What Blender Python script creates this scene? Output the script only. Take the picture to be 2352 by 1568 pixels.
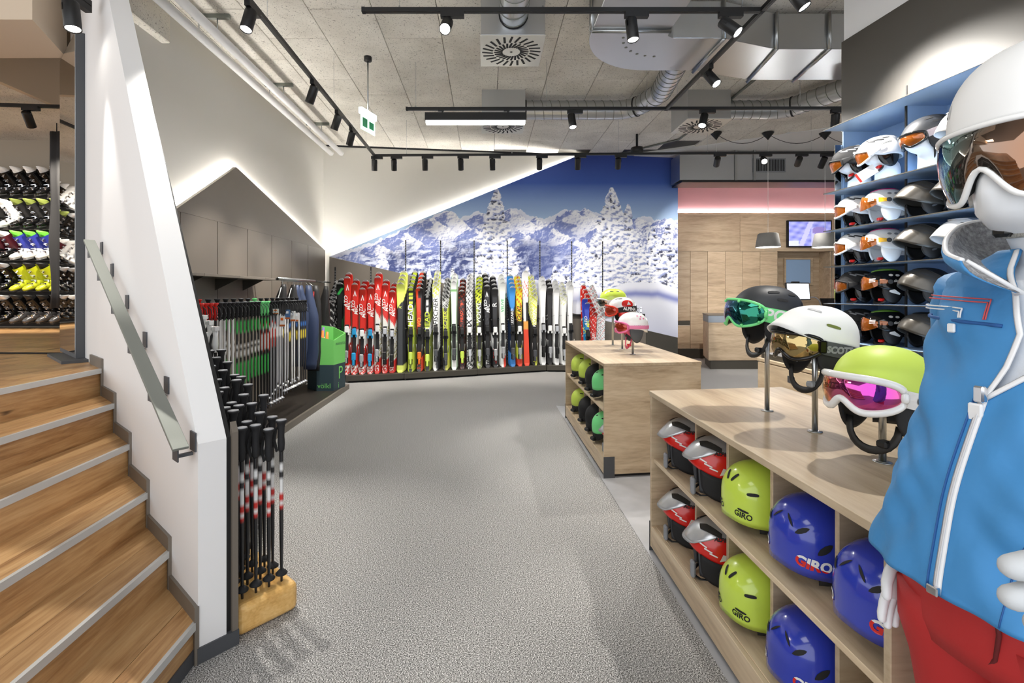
import bpy, bmesh, math, random
import numpy as np
from mathutils import Vector, Matrix, Euler

for _o in list(bpy.data.objects):
    bpy.data.objects.remove(_o, do_unlink=True)
SC = bpy.context.scene
COL = SC.collection
PI = math.pi
def R(d): return math.radians(d)
rnd = random.Random(7)

# ------------------------------------------------------------------ camera
FPX, PU, PV, CH = 1120.0, 1117.0, 675.0, 1.45
cam_d = bpy.data.cameras.new('camera'); cam = bpy.data.objects.new('camera', cam_d); COL.objects.link(cam)
cam.location = (0, 0, CH); cam.rotation_euler = (R(90), 0, 0)
cam_d.sensor_width = 36.0; cam_d.lens = FPX / 2352 * 36.0
cam_d.shift_x = (1176 - PU) / 2352; cam_d.shift_y = -(784 - PV) / 2352
cam_d.clip_start = 0.02
SC.camera = cam
# ------------------------------------------------------------------ world, large lights, exposure
wd = bpy.data.worlds.new('world'); SC.world = wd; wd.use_nodes = True
wd.node_tree.nodes['Background'].inputs[0].default_value = (0.93, 0.96, 1.0, 1)
wd.node_tree.nodes['Background'].inputs[1].default_value = 1.6
SC.view_settings.view_transform = 'Standard'; SC.view_settings.look = 'None'
SC.view_settings.gamma = 1.0; SC.view_settings.use_curve_mapping = False
SC.view_settings.exposure = 0.34
SPOT_W = 30.0

def area_light(name, loc, size, size_y, power, rot=(0, 0, 0), color=(1, 1, 1)):
    l = bpy.data.lights.new(name, 'AREA'); l.shape = 'RECTANGLE'; l.size = size; l.size_y = size_y
    l.energy = power; l.color = color
    o = bpy.data.objects.new(name, l); COL.objects.link(o); o.location = loc; o.rotation_euler = rot
    return o
# area lights: two unseen fills and the output of the linear lamp
area_light('shop_fill_light', (-0.5, -0.8, 4.05), 4.0, 1.6, 55)  # added fill, stands in for unseen brightness behind the camera
area_light('linear_lamp_light', (-.126, 5.72, 3.44), 1.16, .09, 45)
area_light('boot_room_fill_light', (-8.0, 2.6, 3.9), 2.0, 1.2, 90, color=(1.0, .86, .68))  # added warm fill for the boots, out of view and clear of the mirror

# ------------------------------------------------------------------ pixel -> place helpers
def at_y(u, v, Y): return Vector(((u - PU) / FPX * Y, Y, CH + (PV - v) / FPX * Y))
def at_z(u, v, z):
    Y = (CH - z) * FPX / (v - PV); return Vector(((u - PU) / FPX * Y, Y, z))
def at_x(u, v, X):
    Y = X * FPX / (u - PU); return Vector((X, Y, CH + (PV - v) / FPX * Y))
def project(p): return (PU + FPX * p[0] / p[1], PV - FPX * (p[2] - CH) / p[1])

# ------------------------------------------------------------------ materials
def srgb(r, g, b):
    def f(c):
        c /= 255.0
        return c / 12.92 if c <= .04045 else ((c + .055) / 1.055) ** 2.4
    return (f(r), f(g), f(b), 1)
def new_mat(name):
    m = bpy.data.materials.new(name); m.use_nodes = True
    nt = m.node_tree; b = nt.nodes['Principled BSDF']
    return m, nt, b
_mc = {}
def mat(name, col, rough=.5, metal=0.0, spec=.5, coat=0.0, bump=0.0, bscale=80, bdist=.01, emit=None, es=0, alpha=1.0, trans=0.0):
    if name in _mc: return _mc[name]
    m, nt, b = new_mat(name)
    b.inputs['Base Color'].default_value = col
    b.inputs['Roughness'].default_value = rough; b.inputs['Metallic'].default_value = metal
    b.inputs['Specular IOR Level'].default_value = spec
    b.inputs['Coat Weight'].default_value = coat; b.inputs['Coat Roughness'].default_value = .05
    if trans: b.inputs['Transmission Weight'].default_value = trans
    if alpha < 1: b.inputs['Alpha'].default_value = alpha
    if emit: b.inputs['Emission Color'].default_value = emit; b.inputs['Emission Strength'].default_value = es
    if bump:
        tc = nt.nodes.new('ShaderNodeTexCoord'); n = nt.nodes.new('ShaderNodeTexNoise')
        n.inputs['Scale'].default_value = bscale; n.inputs['Detail'].default_value = 4
        bp = nt.nodes.new('ShaderNodeBump'); bp.inputs['Strength'].default_value = bump; bp.inputs['Distance'].default_value = bdist
        nt.links.new(tc.outputs['Object'], n.inputs['Vector']); nt.links.new(n.outputs['Fac'], bp.inputs['Height'])
        nt.links.new(bp.outputs['Normal'], b.inputs['Normal'])
    _mc[name] = m; return m
def ramp(nt, src, stops):
    r = nt.nodes.new('ShaderNodeValToRGB'); e = r.color_ramp.elements
    while len(e) > 1: e.remove(e[-1])
    e[0].position, e[0].color = stops[0]
    for p, c in stops[1:]:
        x = e.new(p); x.color = c
    nt.links.new(src, r.inputs['Fac']); return r
def wood(name, stops, scale, rough=.45, knots=None, bump=.15, coord='Object', rand=0.35):
    m, nt, b = new_mat(name); L = nt.links
    tc = nt.nodes.new('ShaderNodeTexCoord'); mp = nt.nodes.new('ShaderNodeMapping')
    mp.inputs['Scale'].default_value = scale
    oi = nt.nodes.new('ShaderNodeObjectInfo'); ad = nt.nodes.new('ShaderNodeVectorMath'); ad.operation = 'ADD'
    mu = nt.nodes.new('ShaderNodeMath'); mu.operation = 'MULTIPLY'; mu.inputs[1].default_value = 40
    L.new(oi.outputs['Random'], mu.inputs[0]); L.new(mu.outputs[0], ad.inputs[1])
    L.new(tc.outputs[coord], ad.inputs[0]); L.new(ad.outputs[0], mp.inputs['Vector'])
    n = nt.nodes.new('ShaderNodeTexNoise'); n.inputs['Scale'].default_value = 1.0
    n.inputs['Detail'].default_value = 7; n.inputs['Roughness'].default_value = .62; n.inputs['Distortion'].default_value = .7
    L.new(mp.outputs[0], n.inputs['Vector'])
    n2 = nt.nodes.new('ShaderNodeTexNoise'); n2.inputs['Scale'].default_value = 7.0; n2.inputs['Detail'].default_value = 4
    L.new(mp.outputs[0], n2.inputs['Vector'])
    mx = nt.nodes.new('ShaderNodeMix'); mx.data_type = 'FLOAT'; mx.inputs[0].default_value = .3
    L.new(n.outputs['Fac'], mx.inputs[2]); L.new(n2.outputs['Fac'], mx.inputs[3])
    r = ramp(nt, mx.outputs[0], stops)
    hs = nt.nodes.new('ShaderNodeHueSaturation'); L.new(r.outputs[0], hs.inputs['Color'])
    ma = nt.nodes.new('ShaderNodeMath'); ma.operation = 'MULTIPLY_ADD'
    L.new(oi.outputs['Random'], ma.inputs[0]); ma.inputs[1].default_value = rand; ma.inputs[2].default_value = 1 - rand / 2
    L.new(ma.outputs[0], hs.inputs['Value'])
    out = hs.outputs[0]
    if knots:
        mk = nt.nodes.new('ShaderNodeMapping'); mk.inputs['Scale'].default_value = knots[0]
        L.new(ad.outputs[0], mk.inputs['Vector'])
        v = nt.nodes.new('ShaderNodeTexNoise'); v.inputs['Scale'].default_value = 1; v.inputs['Detail'].default_value = 3
        L.new(mk.outputs[0], v.inputs['Vector'])
        rk = ramp(nt, v.outputs['Fac'], [(knots[1], (0, 0, 0, 1)), (knots[1] + .03, (1, 1, 1, 1))])
        mc = nt.nodes.new('ShaderNodeMix'); mc.data_type = 'RGBA'
        L.new(rk.outputs[0], mc.inputs[0]); L.new(out, mc.inputs[6]); mc.inputs[7].default_value = knots[2]; out = mc.outputs[2]
    L.new(out, b.inputs['Base Color']); b.inputs['Roughness'].default_value = rough
    bp = nt.nodes.new('ShaderNodeBump'); bp.inputs['Strength'].default_value = bump; bp.inputs['Distance'].default_value = .004
    L.new(mx.outputs[0], bp.inputs['Height']); L.new(bp.outputs['Normal'], b.inputs['Normal'])
    return m
def colmat(name, rough=.4, coat=0.0, metal=0.0):
    if name in _mc: return _mc[name]
    m, nt, b = new_mat(name)
    a = nt.nodes.new('ShaderNodeVertexColor'); a.layer_name = 'Col'
    nt.links.new(a.outputs['Color'], b.inputs['Base Color'])
    b.inputs['Roughness'].default_value = rough; b.inputs['Coat Weight'].default_value = coat; b.inputs['Metallic'].default_value = metal
    _mc[name] = m; return m
def speckle(name, stops, scale, rough=.9, bump=.4, detail=2.0):
    m, nt, b = new_mat(name); L = nt.links
    tc = nt.nodes.new('ShaderNodeTexCoord'); n = nt.nodes.new('ShaderNodeTexNoise')
    n.inputs['Scale'].default_value = scale; n.inputs['Detail'].default_value = detail; n.inputs['Roughness'].default_value = .7
    L.new(tc.outputs['Object'], n.inputs['Vector'])
    r = ramp(nt, n.outputs['Fac'], stops); L.new(r.outputs[0], b.inputs['Base Color'])
    b.inputs['Roughness'].default_value = rough; b.inputs['Specular IOR Level'].default_value = .2
    if bump:
        bp = nt.nodes.new('ShaderNodeBump'); bp.inputs['Strength'].default_value = bump; bp.inputs['Distance'].default_value = .003
        L.new(n.outputs['Fac'], bp.inputs['Height']); L.new(bp.outputs['Normal'], b.inputs['Normal'])
    return m
def concrete(name):
    m, nt, b = new_mat(name); L = nt.links
    tc = nt.nodes.new('ShaderNodeTexCoord'); oi = nt.nodes.new('ShaderNodeObjectInfo')
    ad = nt.nodes.new('ShaderNodeVectorMath'); ad.operation = 'ADD'
    mu = nt.nodes.new('ShaderNodeMath'); mu.operation = 'MULTIPLY'; mu.inputs[1].default_value = 30
    L.new(oi.outputs['Random'], mu.inputs[0]); L.new(mu.outputs[0], ad.inputs[1]); L.new(tc.outputs['Object'], ad.inputs[0])
    n1 = nt.nodes.new('ShaderNodeTexNoise'); n1.inputs['Scale'].default_value = 2.2; n1.inputs['Detail'].default_value = 6
    n2 = nt.nodes.new('ShaderNodeTexNoise'); n2.inputs['Scale'].default_value = 55; n2.inputs['Detail'].default_value = 3; n2.inputs['Distortion'].default_value = 1.5
    for n in (n1, n2): L.new(ad.outputs[0], n.inputs['Vector'])
    base = ramp(nt, n1.outputs['Fac'], [(.3, srgb(212, 206, 195)), (.7, srgb(238, 233, 223))])
    pit = ramp(nt, n2.outputs['Fac'], [(.33, (.22, .2, .18, 1)), (.40, (1, 1, 1, 1))])
    mx = nt.nodes.new('ShaderNodeMix'); mx.data_type = 'RGBA'; mx.blend_type = 'MULTIPLY'; mx.inputs[0].default_value = .8
    L.new(base.outputs[0], mx.inputs[6]); L.new(pit.outputs[0], mx.inputs[7]); L.new(mx.outputs[2], b.inputs['Base Color'])
    b.inputs['Roughness'].default_value = .9
    bp = nt.nodes.new('ShaderNodeBump'); bp.inputs['Strength'].default_value = .5; bp.inputs['Distance'].default_value = .006
    L.new(pit.outputs[0], bp.inputs['Height']); L.new(bp.outputs['Normal'], b.inputs['Normal'])
    return m

LIGHT_OAK = [(.30, srgb(160, 138, 110)), (.45, srgb(192, 170, 140)), (.58, srgb(208, 188, 158)), (.75, srgb(222, 205, 178))]
OLD_OAK = [(.28, srgb(104, 72, 42)), (.40, srgb(160, 118, 74)), (.54, srgb(190, 150, 102)), (.75, srgb(212, 178, 130))]
M = dict(
    oak_y=wood('oak_grain_lengthwise', LIGHT_OAK, (8, .8, 8), .42),
    oak_x=wood('oak_grain_across', LIGHT_OAK, (.9, 8, 9), .42),
    oak_wall=wood('oak_wall_panel', [(.3, srgb(150, 128, 104)), (.5, srgb(186, 164, 136)), (.7, srgb(206, 186, 160))], (1.0, 8, 9), .5),
    stair=wood('old_oak_plank', OLD_OAK, (13, 1.1, 13), .42, ((9, 1.6, 9), .70, srgb(52, 28, 12)), .35),
    block=wood('laminated_beech_block', [(.3, srgb(176, 126, 62)), (.5, srgb(208, 164, 96)), (.7, srgb(226, 190, 128))], (2, 9, 14), .3),
    brown=mat('taupe_panel', srgb(112, 104, 94), .45),
    brown_d=mat('dark_taupe_metal', srgb(70, 66, 58), .45),
    fascia=mat('dark_fascia', srgb(74, 69, 62), .5),
    white=mat('white_paint', srgb(232, 231, 230), .75),
    wallw=mat('offwhite_plaster', srgb(216, 213, 206), .8),
    black=mat('black_satin', srgb(22, 22, 23), .45),
    blackm=mat('black_matte', srgb(28, 28, 30), .75),
    blackg=mat('black_gloss', srgb(12, 12, 13), .12),
    grey=mat('dark_grey', srgb(72, 74, 78), .5),
    midgrey=mat('mid_grey', srgb(140, 142, 146), .5),
    steel=mat('brushed_steel', srgb(190, 192, 192), .28, 1.0),
    nosing=mat('aluminium_nosing', srgb(206, 207, 205), .4, .35),
    chrome=mat('chrome', srgb(225, 225, 228), .08, 1.0),
    galv=mat('galvanised_sheet', srgb(196, 198, 200), .32, .9, bump=.06, bscale=9),
    rail=mat('painted_steel_rail', srgb(128, 131, 124), .55, .3),
    mirror=mat('mirror_glass', srgb(215, 218, 218), .015, 1.0),
    concrete=concrete('cast_concrete'),
    carpet=speckle('speckled_carpet', [(.38, srgb(44, 43, 42)), (.46, srgb(132, 130, 127)), (.55, srgb(164, 162, 159)), (.62, srgb(232, 231, 228))], 200, .9, .12),
    smooth=speckle('smooth_grey_floor', [(.3, srgb(165, 165, 166)), (.7, srgb(182, 182, 184))], 4, .5, .0),
    pink=mat('pink_wall_paint', srgb(200, 150, 156), .8),
    tan=mat('tan_soffit_paint', srgb(206, 188, 166), .8),
    blueshelf=mat('blue_shelf_back', srgb(146, 176, 212), .5),
    led=mat('led_strip_glow', (1, 1, 1, 1), emit=(1, .97, .92, 1), es=130),
    lens_on=mat('lit_lamp_lens', (1, 1, 1, 1), emit=(1, .95, .86, 1), es=22),
    tubelight=mat('lit_lamp_diffuser', (1, 1, 1, 1), emit=(1, .98, .92, 1), es=9),
    red=mat('red_gloss', srgb(214, 32, 24), .25, coat=.4),
    orange=mat('orange_plastic', srgb(238, 116, 30), .4),
    glassy=mat('clear_plastic', srgb(230, 236, 240), .1, alpha=.45),
    paper=mat('white_paper', srgb(238, 238, 236), .7),
    whiteg=mat('white_gloss', srgb(238, 238, 236), .2, coat=.4),
    whitem=mat('white_matte', srgb(236, 236, 234), .55),
    lime=mat('lime_gloss', srgb(204, 230, 84), .22, coat=.5),
    limem=mat('lime_matte', srgb(202, 226, 92), .5),
    blue=mat('royal_blue_gloss', srgb(44, 62, 178), .18, coat=.6),
    mint=mat('mint_matte', srgb(124, 230, 144), .45),
    silver=mat('silver_lacquer', srgb(200, 202, 206), .25, .6),
    graph=mat('graphite_satin', srgb(98, 94, 88), .32, .6),
    col=colmat('printed_colour', .35, .3),
    colm=colmat('printed_matt', .7),
)

# ------------------------------------------------------------------ mesh building
class MB:
    def __init__(s): s.v = []; s.f = []; s.c = []; s.smooth = []
    def add(s, vs, fs, col=None, smooth=False):
        b = len(s.v); s.v.extend([tuple(p) for p in vs])
        for f in fs: s.f.append(tuple(b + i for i in f)); s.smooth.append(smooth)
        if col is not None:
            while len(s.c) < b: s.c.append((1, 1, 1, 1))
            s.c.extend([col] * len(vs) if not isinstance(col, list) else col)
        return s
    def box(s, x0, x1, y0, y1, z0, z1, M4=None, col=None):
        vs = [Vector((x, y, z)) for x in (x0, x1) for y in (y0, y1) for z in (z0, z1)]
        if M4 is not None: vs = [M4 @ p for p in vs]
        return s.add(vs, [(0, 1, 3, 2), (4, 6, 7, 5), (0, 4, 5, 1), (2, 3, 7, 6), (0, 2, 6, 4), (1, 5, 7, 3)], col)
    def cbox(s, x0, x1, y0, y1, z0, z1, c=.004, M4=None):
        # box with bevelled edges
        X, Y, Z = (x0, x1), (y0, y1), (z0, z1); vs = []; idx = {}
        sg = (1, -1)
        for i in (0, 1):
            for j in (0, 1):
                for k in (0, 1):
                    for a in range(3):
                        p = [X[i] + sg[i] * c, Y[j] + sg[j] * c, Z[k] + sg[k] * c]
                        p[a] = (X, Y, Z)[a][(i, j, k)[a]]
                        idx[(i, j, k, a)] = len(vs); vs.append(Vector(p))
        fs = []
        for a in range(3):
            b, d = (a + 1) % 3, (a + 2) % 3
            for sgn in (0, 1):
                q = []
                for (m, n) in ((0, 0), (1, 0), (1, 1), (0, 1)):
                    t = [0, 0, 0]; t[a] = sgn; t[b] = m; t[d] = n; q.append(idx[(*t, a)])
                fs.append(q if sgn else q[::-1])
        for a in range(3):
            b, d = (a + 1) % 3, (a + 2) % 3
            for m in (0, 1):
                for n in (0, 1):
                    t0 = [0, 0, 0]; t0[b] = m; t0[d] = n; t1 = list(t0); t1[a] = 1
                    q = [idx[(*t0, b)], idx[(*t1, b)], idx[(*t1, d)], idx[(*t0, d)]]
                    fs.append(q if m != n else q[::-1])
        for i in (0, 1):
            for j in (0, 1):
                for k in (0, 1):
                    q = [idx[(i, j, k, a)] for a in range(3)]
                    fs.append(q if (i + j + k) % 2 else q[::-1])
        if M4 is not None: vs = [M4 @ p for p in vs]
        return s.add(vs, fs)
    def prism(s, poly, z0, z1, M4=None, col=None):
        n = len(poly); vs = [Vector((x, y, z0)) for x, y in poly] + [Vector((x, y, z1)) for x, y in poly]
        if M4 is not None: vs = [M4 @ p for p in vs]
        fs = [tuple(range(n))[::-1], tuple(range(n, 2 * n))] + [(i, (i + 1) % n, n + (i + 1) % n, n + i) for i in range(n)]
        return s.add(vs, fs, col)
    def loft(s, rings, cap=True, closed=True, smooth=True, col=None, wrap=False):
        n = len(rings[0]); vs = [p for r in rings for p in r]; fs = []; m = len(rings)
        for i in range(m if wrap else m - 1):
            i2 = (i + 1) % m
            for j in range(n if closed else n - 1):
                j2 = (j + 1) % n
                fs.append((i * n + j, i * n + j2, i2 * n + j2, i2 * n + j))
        if cap and closed and not wrap:
            fs.append(tuple(range(n))[::-1]); fs.append(tuple((m - 1) * n + j for j in range(n)))
        return s.add(vs, fs, col, smooth)
    def tube(s, pts, r, n=8, cap=True, closed=False, M4=None, flat=None, up=None):
        pts = [Vector(p) for p in pts]; rings = []; m = len(pts)
        rr = r if isinstance(r, (list, tuple)) else [r] * m
        prev = None
        for i, p in enumerate(pts):
            if closed: t = pts[(i + 1) % m] - pts[i - 1]
            else: t = pts[min(i + 1, m - 1)] - pts[max(i - 1, 0)]
            t.normalize()
            if prev is None:
                a = Vector(up) if up is not None else (Vector((0, 0, 1)) if abs(t.z) < .9 else Vector((1, 0, 0)))
            else: a = prev
            u = a - t * a.dot(t)
            if u.length < 1e-6: u = t.orthogonal()
            u.normalize(); w = t.cross(u); prev = u
            fu, fw = (1, 1) if flat is None else flat
            rings.append([p + u * (rr[i] * fu * math.cos(2 * PI * k / n)) + w * (rr[i] * fw * math.sin(2 * PI * k / n)) for k in range(n)])
        if M4 is not None: rings = [[M4 @ q for q in rg] for rg in rings]
        return s.loft(rings, cap=cap, wrap=closed)
    def cyl(s, p0, p1, r, n=12, r2=None):
        return s.tube([p0, p1], [r, r if r2 is None else r2], n)
    def lathe(s, prof, n=20, M4=None, cap=True):
        rings = [[Vector((r * math.cos(2 * PI * k / n), r * math.sin(2 * PI * k / n), z)) for k in range(n)] for r, z in prof]
        if M4 is not None: rings = [[M4 @ q for q in rg] for rg in rings]
        return s.loft(rings, cap=cap)
    def mesh(s, name):
        me = bpy.data.meshes.new(name); me.from_pydata(s.v, [], s.f)
        me.polygons.foreach_set('use_smooth', s.smooth)
        if s.c:
            while len(s.c) < len(s.v): s.c.append((1, 1, 1, 1))
            at = me.color_attributes.new('Col', 'FLOAT_COLOR', 'POINT')
            at.data.foreach_set('color', np.array(s.c, dtype=np.float32).ravel())
        bm = bmesh.new(); bm.from_mesh(me); bmesh.ops.recalc_face_normals(bm, faces=bm.faces); bm.to_mesh(me); bm.free()
        return me

def link(name, data, parent=None, loc=None, rot=None):
    o = bpy.data.objects.new(name, data); COL.objects.link(o)
    if parent is not None: o.parent = parent
    if loc is not None: o.location = loc
    if rot is not None: o.rotation_euler = rot
    return o
def part(name, mb, material, parent=None, loc=None, rot=None, label=None):
    me = mb.mesh(name) if isinstance(mb, MB) else mb
    if material is not None:
        me.materials.clear(); me.materials.append(material)
    o = link(name, me, parent, loc, rot)
    if label: o['label'] = label
    return o
def tag(o, label, cat, group=None):
    o['label'] = label; o['category'] = cat
    if group: o['group'] = group
    return o
def thing(name, label, cat, loc=(0, 0, 0), rot=(0, 0, 0), group=None):
    o = link(name, None, None, loc, rot); o.empty_display_size = .05
    return tag(o, label, cat, group)
def struct(name, mb, material, label=None):
    o = part(name, mb, material); o['kind'] = 'structure'
    if label: o['label'] = label
    return o
def dup(root, loc=None, rot=None, label=None, group=None, parent=None):
    r = root.copy(); COL.objects.link(r)
    if parent is not None: r.parent = parent
    if loc is not None: r.location = loc
    if rot is not None: r.rotation_euler = rot
    if label: r['label'] = label
    if group: r['group'] = group
    for ch in root.children:
        dup(ch, parent=r)
    return r
def bev(o, w=.003, seg=2):
    b = o.modifiers.new('bevel', 'BEVEL'); b.width = w; b.segments = seg; b.limit_method = 'ANGLE'
    return o
_font = None
def text_verts(txt, size=1.0, shear=0.0, bold=0.0):
    c = bpy.data.curves.new('t', 'FONT'); c.body = txt; c.size = size; c.shear = shear; c.offset = bold
    c.align_x = 'CENTER'; c.align_y = 'CENTER'; c.resolution_u = 3
    o = bpy.data.objects.new('t', c); COL.objects.link(o)
    dg = bpy.context.evaluated_depsgraph_get(); dg.update()
    me = bpy.data.meshes.new_from_object(o.evaluated_get(dg))
    vs = [(v.co.x, v.co.y) for v in me.vertices]; fs = [tuple(p.vertices) for p in me.polygons]
    bpy.data.objects.remove(o); bpy.data.curves.remove(c); bpy.data.meshes.remove(me)
    return vs, fs
def fbm(x, y, oct=5, seed=0):
    def vn(x, y, sd):
        xi = np.floor(x).astype(np.int64); yi = np.floor(y).astype(np.int64); fx = x - xi; fy = y - yi
        fx = fx * fx * (3 - 2 * fx); fy = fy * fy * (3 - 2 * fy)
        def h(a, b):
            n = (a * 374761393 + b * 668265263 + sd * 974711) & 0x7fffffff
            n = ((n ^ (n >> 13)) * 1274126177) & 0x7fffffff
            return ((n ^ (n >> 16)) & 0xffff) / 65535.0
        return (h(xi, yi) * (1 - fx) + h(xi + 1, yi) * fx) * (1 - fy) + (h(xi, yi + 1) * (1 - fx) + h(xi + 1, yi + 1) * fx) * fy
    s = np.zeros_like(x); a = .5; t = 0
    for k in range(oct):
        s += a * vn(x, y, seed + k * 17); t += a; a *= .5; x = x * 2.03 + 7.1; y = y * 2.03 + 3.7
    return s / t
# ================================================================== THE SHELL
CEIL = 4.17
WT = .13                                   # back wall turn: Y = 9.28 + WT*X
def wall_pt(u, v, off=0.0):
    m = (u - PU) / FPX; Y = (9.28 - off) / (1 - WT * m)
    return Vector((m * Y, Y, CH + (PV - v) / FPX * Y))
def wy(X, off=0.0): return 9.28 - off + WT * X
def lx(Y): return -3.17 + .022 * Y          # left wall X

fl = MB(); fl.box(-3.4, 9.2, -2.5, 11.6, -.06, 0)
floor = struct('floor', fl, M['carpet'])
st = MB(); st.prism([(.905, .4), (1.80, .4), (1.80, 6.0), (.905, 6.33)], 0, .003)
part('smooth_floor_strip', st, M['smooth'], floor)

cl = MB(); cl.box(-12.5, 9.4, -2.5, 11.6, CEIL + .03, CEIL + .12)
ceiling = struct('ceiling', cl, M['brown_d'])
pm = MB(); pm.cbox(-.305, .305, -.497, .497, 0, .034, .004); pmesh = pm.mesh('ceiling_panel'); pmesh.materials.append(M['concrete'])
for j in range(-5, 12):
    xc = -.4714 - .308 + .616 * j
    y0 = .66 if j % 2 == 1 else .19
    for k in range(1, 9):
        y = y0 + k + .5
        if xc > 3.6 and y < 3.0: continue
        if xc + .6 > 3.0 and y > 9.4 - (xc - 3.0) * .5: continue
        o = link('ceiling_panel', pmesh, ceiling, (xc, y, CEIL)); o.rotation_euler = (0, 0, PI if (j + k) % 2 else 0)
pl = MB(); pl.prism([(2.9, 9.55), (5.7, 7.9), (9.2, 5.9), (9.2, 11.5), (2.9, 11.5)], CEIL - .012, CEIL + .03)
struct('ceiling_plaster', pl, M['white'])

# left wall, back wall
w = MB(); w.prism([(lx(3.8), 3.80), (lx(8.95), 8.95), (lx(8.95) - .2, 9.0), (lx(4.0) - .2, 3.98)], 0, CEIL + .03)
struct('wall_left', w, M['wallw'])
w = MB(); w.prism([(-3.2, wy(-3.2)), (3.82, wy(3.82)), (3.82, wy(3.82) + .2), (-3.2, wy(-3.2) + .2)], 0, CEIL + .03)
struct('wall_back', w, M['wallw'])
gap = MB(); gap.prism([(-2.99, wy(-2.99) - .012), (3.0, wy(3.0) - .012), (3.0, wy(3.0)), (-2.99, wy(-2.99))], CEIL - .03, CEIL)
struct('trim_1', gap, M['blackm'])
# concrete downstand on the left wall
bm_ = MB(); bm_.cbox(lx(4) - .05, lx(4) + .09, 3.55, 4.62, 3.82, CEIL + .01, .008)
struct('trim_2', bm_, M['concrete'])

# --- gabled taupe panelling with light behind it on the left wall
PX = -2.95
gb = thing('gable_panelling', 'tall taupe wall panelling cut to a gable peak, lit from behind', 'wall panel', (PX, 5.8, 0), (0, 0, -math.atan(.022)))
def gx(y): return PX + .022 * (y - 5.8)      # face of the panelling, parallel to the left wall
def yz(mb, poly, x0, x1):        # polygon in (Y, z) pushed along X
    n = len(poly); vs = [Vector((x0, y, z)) for y, z in poly] + [Vector((x1, y, z)) for y, z in poly]
    mb.add(vs, [tuple(range(n))[::-1], tuple(range(n, 2 * n))] + [(i, (i + 1) % n, n + (i + 1) % n, n + i) for i in range(n)])
ap, le, re = (5.756, 2.946), (3.86, 1.754), (8.80, 2.213)
def gz(y): return le[1] + (y - le[0]) * .6288 if y < ap[0] else ap[1] - (y - ap[0]) * .2409
joints = [3.86, 4.74, 5.372, 6.018, 6.661, 7.31, 7.942, 8.74]
mbg = MB(); yz(mbg, [(4.653 - 5.8, 2.25), (8.64 - 5.8, 2.25), (ap[0] - 5.8, ap[1])], 0, -.045)
part('gable_board', mbg, M['brown'], gb)
for a, b in zip(joints[:-1], joints[1:]):
    g = .006; p = MB(); ya, yb = a + g, b - g
    top = []
    for y in (yb, min(max(8.64, ya), yb), min(max(4.653, ya), yb), ya): top.append((y - 5.8, min(2.248, gz(y))))
    q = [(ya - 5.8, 0.02), (yb - 5.8, 0.02)]
    for t_ in top:
        if abs(t_[0] - q[-1][0]) > 1e-4 or abs(t_[1] - q[-1][1]) > 1e-4: q.append(t_)
    yz(p, q, 0, -.045); part('panel', p, M['brown'], gb)
ld = MB()
for (a, b) in ((le, ap), (ap, (8.72, gz(8.72)))):
    ld.cyl((lx(5.8) - PX + .018, a[0] - 5.8, a[1] - .022), (lx(5.8) - PX + .018, b[0] - 5.8, b[1] - .022), .008, 6)
part('led_strip', ld, M['led'], gb)
for y in (4.6, 6.0, 7.4, 8.5):
    bk = MB(); bk.box(lx(5.8) - PX - .003, -.045, y - 5.83, y - 5.77, .5, 1.5); part('batten', bk, M['blackm'], gb)

# --- mural, lower taupe panelling and slotted rails on the back wall
OFF = .075
pa, pb = wall_pt(756, 589, OFF), wall_pt(1557, 775, OFF)
pt = wall_pt(1345, 350, OFF); sl = (pt.z - pa.z) / (pt.x - pa.x)
xc_ = pa.x + (CEIL - .005 - pa.z) / sl
def ztop(x): return min(pa.z + sl * (x - pa.x), CEIL - .005)
def zbot(x): return pa.z + (pb.z - pa.z) * (x - pa.x) / (pb.x - pa.x)
def xz(mb, poly, off0, off1):
    n = len(poly); vs = [Vector((x, wy(x, off0), z)) for x, z in poly] + [Vector((x, wy(x, off1), z)) for x, z in poly]
    mb.add(vs, [tuple(range(n)), tuple(range(n, 2 * n))[::-1]] + [(i, (i + 1) % n, n + (i + 1) % n, n + i) for i in range(n)])
low = thing('ski_wall_panelling', 'dark taupe lower wall panelling with slotted rails behind the skis', 'wall panel', (0, 9.1, 0))
xs = [pa.x] + [wall_pt(u, 600, OFF).x for u in (852, 1089, 1313, 1484)] + [pb.x]
for a, b in zip(xs[:-1], xs[1:]):
    p = MB(); g = .003; xz(p, [(a + g, .01), (b - g, .01), (b - g, zbot(b) - .002), (a + g, zbot(a) - .002)], OFF, OFF - .04)
    o = part('panel', p, M['brown_d' if a > 2 else 'brown'], low); o.location = (0, -9.1, 0)
for u, v in ((770, 613), (852, 613), (932, 551), (1012, 552), (1089, 552), (1165, 553), (1240, 553), (1313, 554), (1384, 554)):
    c = wall_pt(u, v, OFF); p = MB()
    p.box(c.x - .011, c.x + .011, wy(c.x, OFF) - .006, wy(c.x, OFF) + .01, .2, c.z)
    o = part('slotted_rail', p, M['black'], low); o.location = (0, -9.1, 0)
    p = MB()
    for k in range(int((c.z - .25) / .05)): p.box(c.x - .004, c.x + .004, wy(c.x, OFF) - .0075, wy(c.x, OFF) - .005, .25 + .05 * k, .275 + .05 * k)
    o2 = part('rail_slots', p, M['midgrey'], o); o2['kind'] = 'stuff'
mur = thing('mountain_mural', 'wall-high photo mural of snowy mountains and fir trees under deep blue sky', 'mural', (0, 9.1, 0))
p = MB(); xz(p, [(pa.x, pa.z), (pb.x, pb.z), (pb.x, CEIL - .005), (xc_, CEIL - .005)], OFF - .002, OFF - .04)
o = part('mural_board', p, M['midgrey'], mur); o.location = (0, -9.1, 0)
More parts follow.
